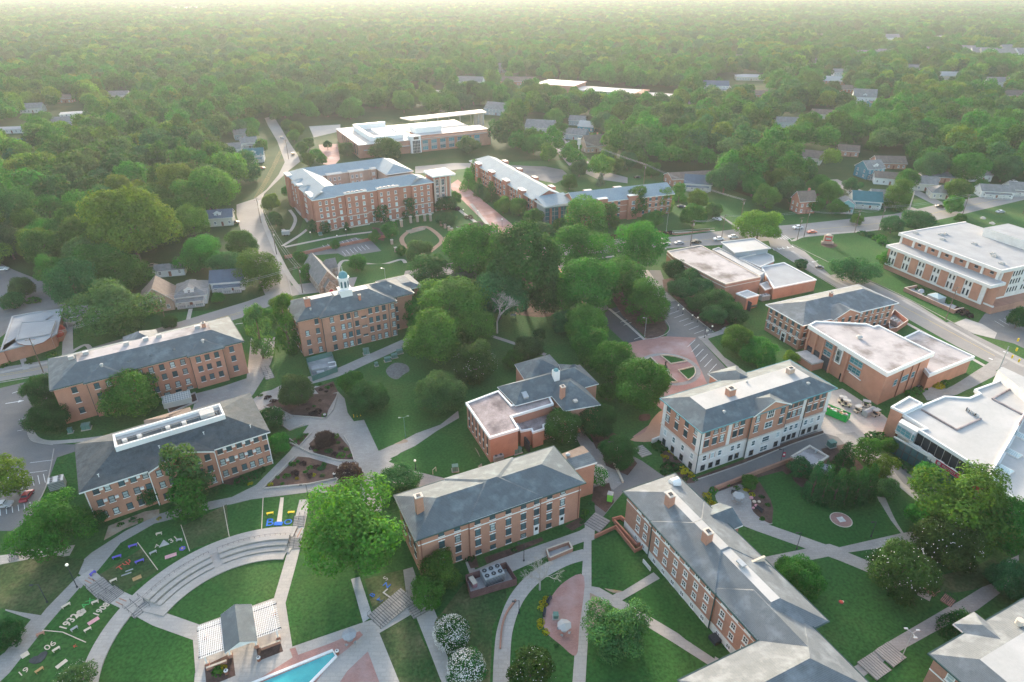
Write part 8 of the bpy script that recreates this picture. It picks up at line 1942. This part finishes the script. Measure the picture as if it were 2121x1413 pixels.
# the far woods: one mass of instanced trees
PR=bpy.data.collections.new('woodland_kinds')
def proto(kind,n,s,seed,mat,lod):
    me=crown(kind,n,s,seed); me.materials[0]=MATS[mat]; o=bpy.data.objects.new('woodland_kind_%02d'%len(PR.objects),me); PR.objects.link(o)
for i,(k,m_) in enumerate([('round','leaf_mid'),('round','leaf_bright'),('spread','leaf_deep'),('round','leaf_mid'),('round','leaf_yellow'),('round','leaf_grey'),('round','leaf_deep'),('round','leaf_mid')]): proto(k,2600,.072,300+i,m_,0)
pts=[(x,y,r) for (x,y,r) in placed[NEARN:]]
from mathutils import noise
y=900.
while y<5200:
    st=15.5+ (y-900)*.006; hw=(CX+300)/F*(y*C_+H*S_); x=-hw
    while x<hw:
        jx=x+random.uniform(-.4,.4)*st; jy=y+random.uniform(-.4,.4)*st; r=st*random.uniform(.4,.7)*(1+.55*noise.noise((jx*.006,jy*.006,2)))
        ok=True
        for cx,cy,cr in CLEAR:
            if cy<800: continue
            if (jx-cx)**2+(jy-cy)**2<(cr+r*.6)**2: ok=False; break
            d=math.hypot(cx,cy); ux,uy=cx/d,cy/d; t=jx*ux+jy*uy
            if 0<d-t<10*d/H and abs(-jx*uy+jy*ux)<cr*.6: ok=False; break
        if ok: pts.append((jx,jy,r))
        x+=st
    y+=st*.9
me=bpy.data.meshes.new('distant_woodland'); me.from_pydata([(x,y,(1.45*min(r,9)*.95)) for x,y,r in pts],[],[])
a=me.attributes.new('size','FLOAT_VECTOR','POINT'); 
fl=[]
for x,y,r in pts: h=min(r,11)*random.uniform(.75,1.25); fl+= [r,r,h]
a.data.foreach_set('vector',fl)
a=me.attributes.new('turn','FLOAT','POINT'); a.data.foreach_set('value',[random.uniform(0,6.28) for _ in pts])
a=me.attributes.new('pick','INT','POINT'); 
from mathutils import noise
def kindat(x,y):
    if random.random()<.3: return random.choice([0,1,2,3,4,5,6,7])
    v=noise.noise((x*.011,y*.007,0))+.35*noise.noise((x*.05,y*.03,4)); return [2,6,5,0,7,3,1,4][max(0,min(7,int((v+.62)*6.5)))]
a.data.foreach_set('value',[kindat(x,y) for x,y,r in pts])
wo=bpy.data.objects.new('distant_woodland',me); col.objects.link(wo); tag(wo,'dense broadleaf woodland stretching to the hazy horizon behind the campus','woodland',None,'stuff')
ng=bpy.data.node_groups.new('scatter','GeometryNodeTree'); ng.interface.new_socket('Geometry',in_out='INPUT',socket_type='NodeSocketGeometry'); ng.interface.new_socket('Geometry',in_out='OUTPUT',socket_type='NodeSocketGeometry')
N=ng.nodes; gi=N.new('NodeGroupInput'); go=N.new('NodeGroupOutput'); ip=N.new('GeometryNodeInstanceOnPoints'); ci=N.new('GeometryNodeCollectionInfo'); ci.inputs[0].default_value=PR; ci.inputs['Separate Children'].default_value=True; ci.inputs['Reset Children'].default_value=True
def att(nm,t):
    n=N.new('GeometryNodeInputNamedAttribute'); n.data_type=t; n.inputs['Name'].default_value=nm; return n.outputs['Attribute']
cx_=N.new('ShaderNodeCombineXYZ'); ng.links.new(att('turn','FLOAT'),cx_.inputs[2])
ng.links.new(gi.outputs[0],ip.inputs['Points']); ng.links.new(ci.outputs[0],ip.inputs['Instance']); ip.inputs['Pick Instance'].default_value=True
ng.links.new(att('pick','INT'),ip.inputs['Instance Index']); ng.links.new(att('size','FLOAT_VECTOR'),ip.inputs['Scale']); ng.links.new(cx_.outputs[0],ip.inputs['Rotation'])
ng.links.new(ip.outputs[0],go.inputs[0]); md=wo.modifiers.new('scatter','NODES'); md.node_group=ng
print('TREES',NT,'placed',len(placed),'far',len(pts))
# ================================================================ LIGHT, AIR, CAMERA
SUN_EL=R(13); SUN_AZ=R(-9)       # measured from +Y, negative to the left
w=bpy.data.worlds.new("World"); sc.world=w; w.use_nodes=True; nt=w.node_tree
sky=nt.nodes.new('ShaderNodeTexSky'); sky.sky_type='NISHITA'; sky.sun_disc=False; sky.sun_elevation=SUN_EL; sky.sun_rotation=SUN_AZ; sky.air_density=1.; sky.dust_density=2.; sky.ozone_density=.3
bg=nt.nodes['Background']; nt.links.new(sky.outputs[0],bg.inputs[0]); bg.inputs[1].default_value=.15
sl=bpy.data.lights.new('sun','SUN'); sl.energy=2.4; sl.angle=R(5); sl.color=(1,.88,.74)
so=bpy.data.objects.new('sun',sl); col.objects.link(so)
d=Vector((math.sin(SUN_AZ)*math.cos(SUN_EL),math.cos(SUN_AZ)*math.cos(SUN_EL),math.sin(SUN_EL))); so.rotation_euler=d.to_track_quat('Z','Y').to_euler(); so.location=(0,200,200)
cam=bpy.data.cameras.new('camera'); co=bpy.data.objects.new('camera',cam); col.objects.link(co); sc.camera=co
cam.sensor_width=36; cam.lens=36*F/2121.; co.location=(0,0,H); co.rotation_euler=(math.pi/2-TH,0,0); cam.clip_end=30000; cam.clip_start=1
hz=bpy.data.meshes.new('haze'); X0,X1,Y0,Y1,Z0,Z1=-9100,9100,-500,14100,-1.,112.
hb=MB(); hb.box(X0,Y0,Z0,X1,Y1,Z1,'ground_base'); ho=hb.build('haze'); ho['kind']='stuff'; ho['label']='pale hazy air over the woodland'
vm=bpy.data.materials.new('haze'); vm.use_nodes=True; n=vm.node_tree.nodes; n.clear(); o_=n.new('ShaderNodeOutputMaterial'); pv=n.new('ShaderNodeVolumePrincipled'); pv.inputs['Color'].default_value=(.84,.91,1.,1); pv.inputs['Density'].default_value=HAZE; pv.inputs['Anisotropy'].default_value=.4; vm.node_tree.links.new(pv.outputs[0],o_.inputs['Volume'])
ho.data.materials.clear(); ho.data.materials.append(vm)
sc.view_settings.view_transform='Standard'; sc.view_settings.look='None'; sc.view_settings.exposure=EXPO; sc.view_settings.gamma=1
sc.cycles.max_bounces=6; sc.cycles.diffuse_bounces=3; sc.cycles.glossy_bounces=2; sc.cycles.transmission_bounces=3; sc.cycles.volume_bounces=1; sc.cycles.transparent_max_bounces=4
sc.cycles.use_adaptive_sampling=True; sc.cycles.adaptive_threshold=.02; sc.cycles.sample_clamp_indirect=5
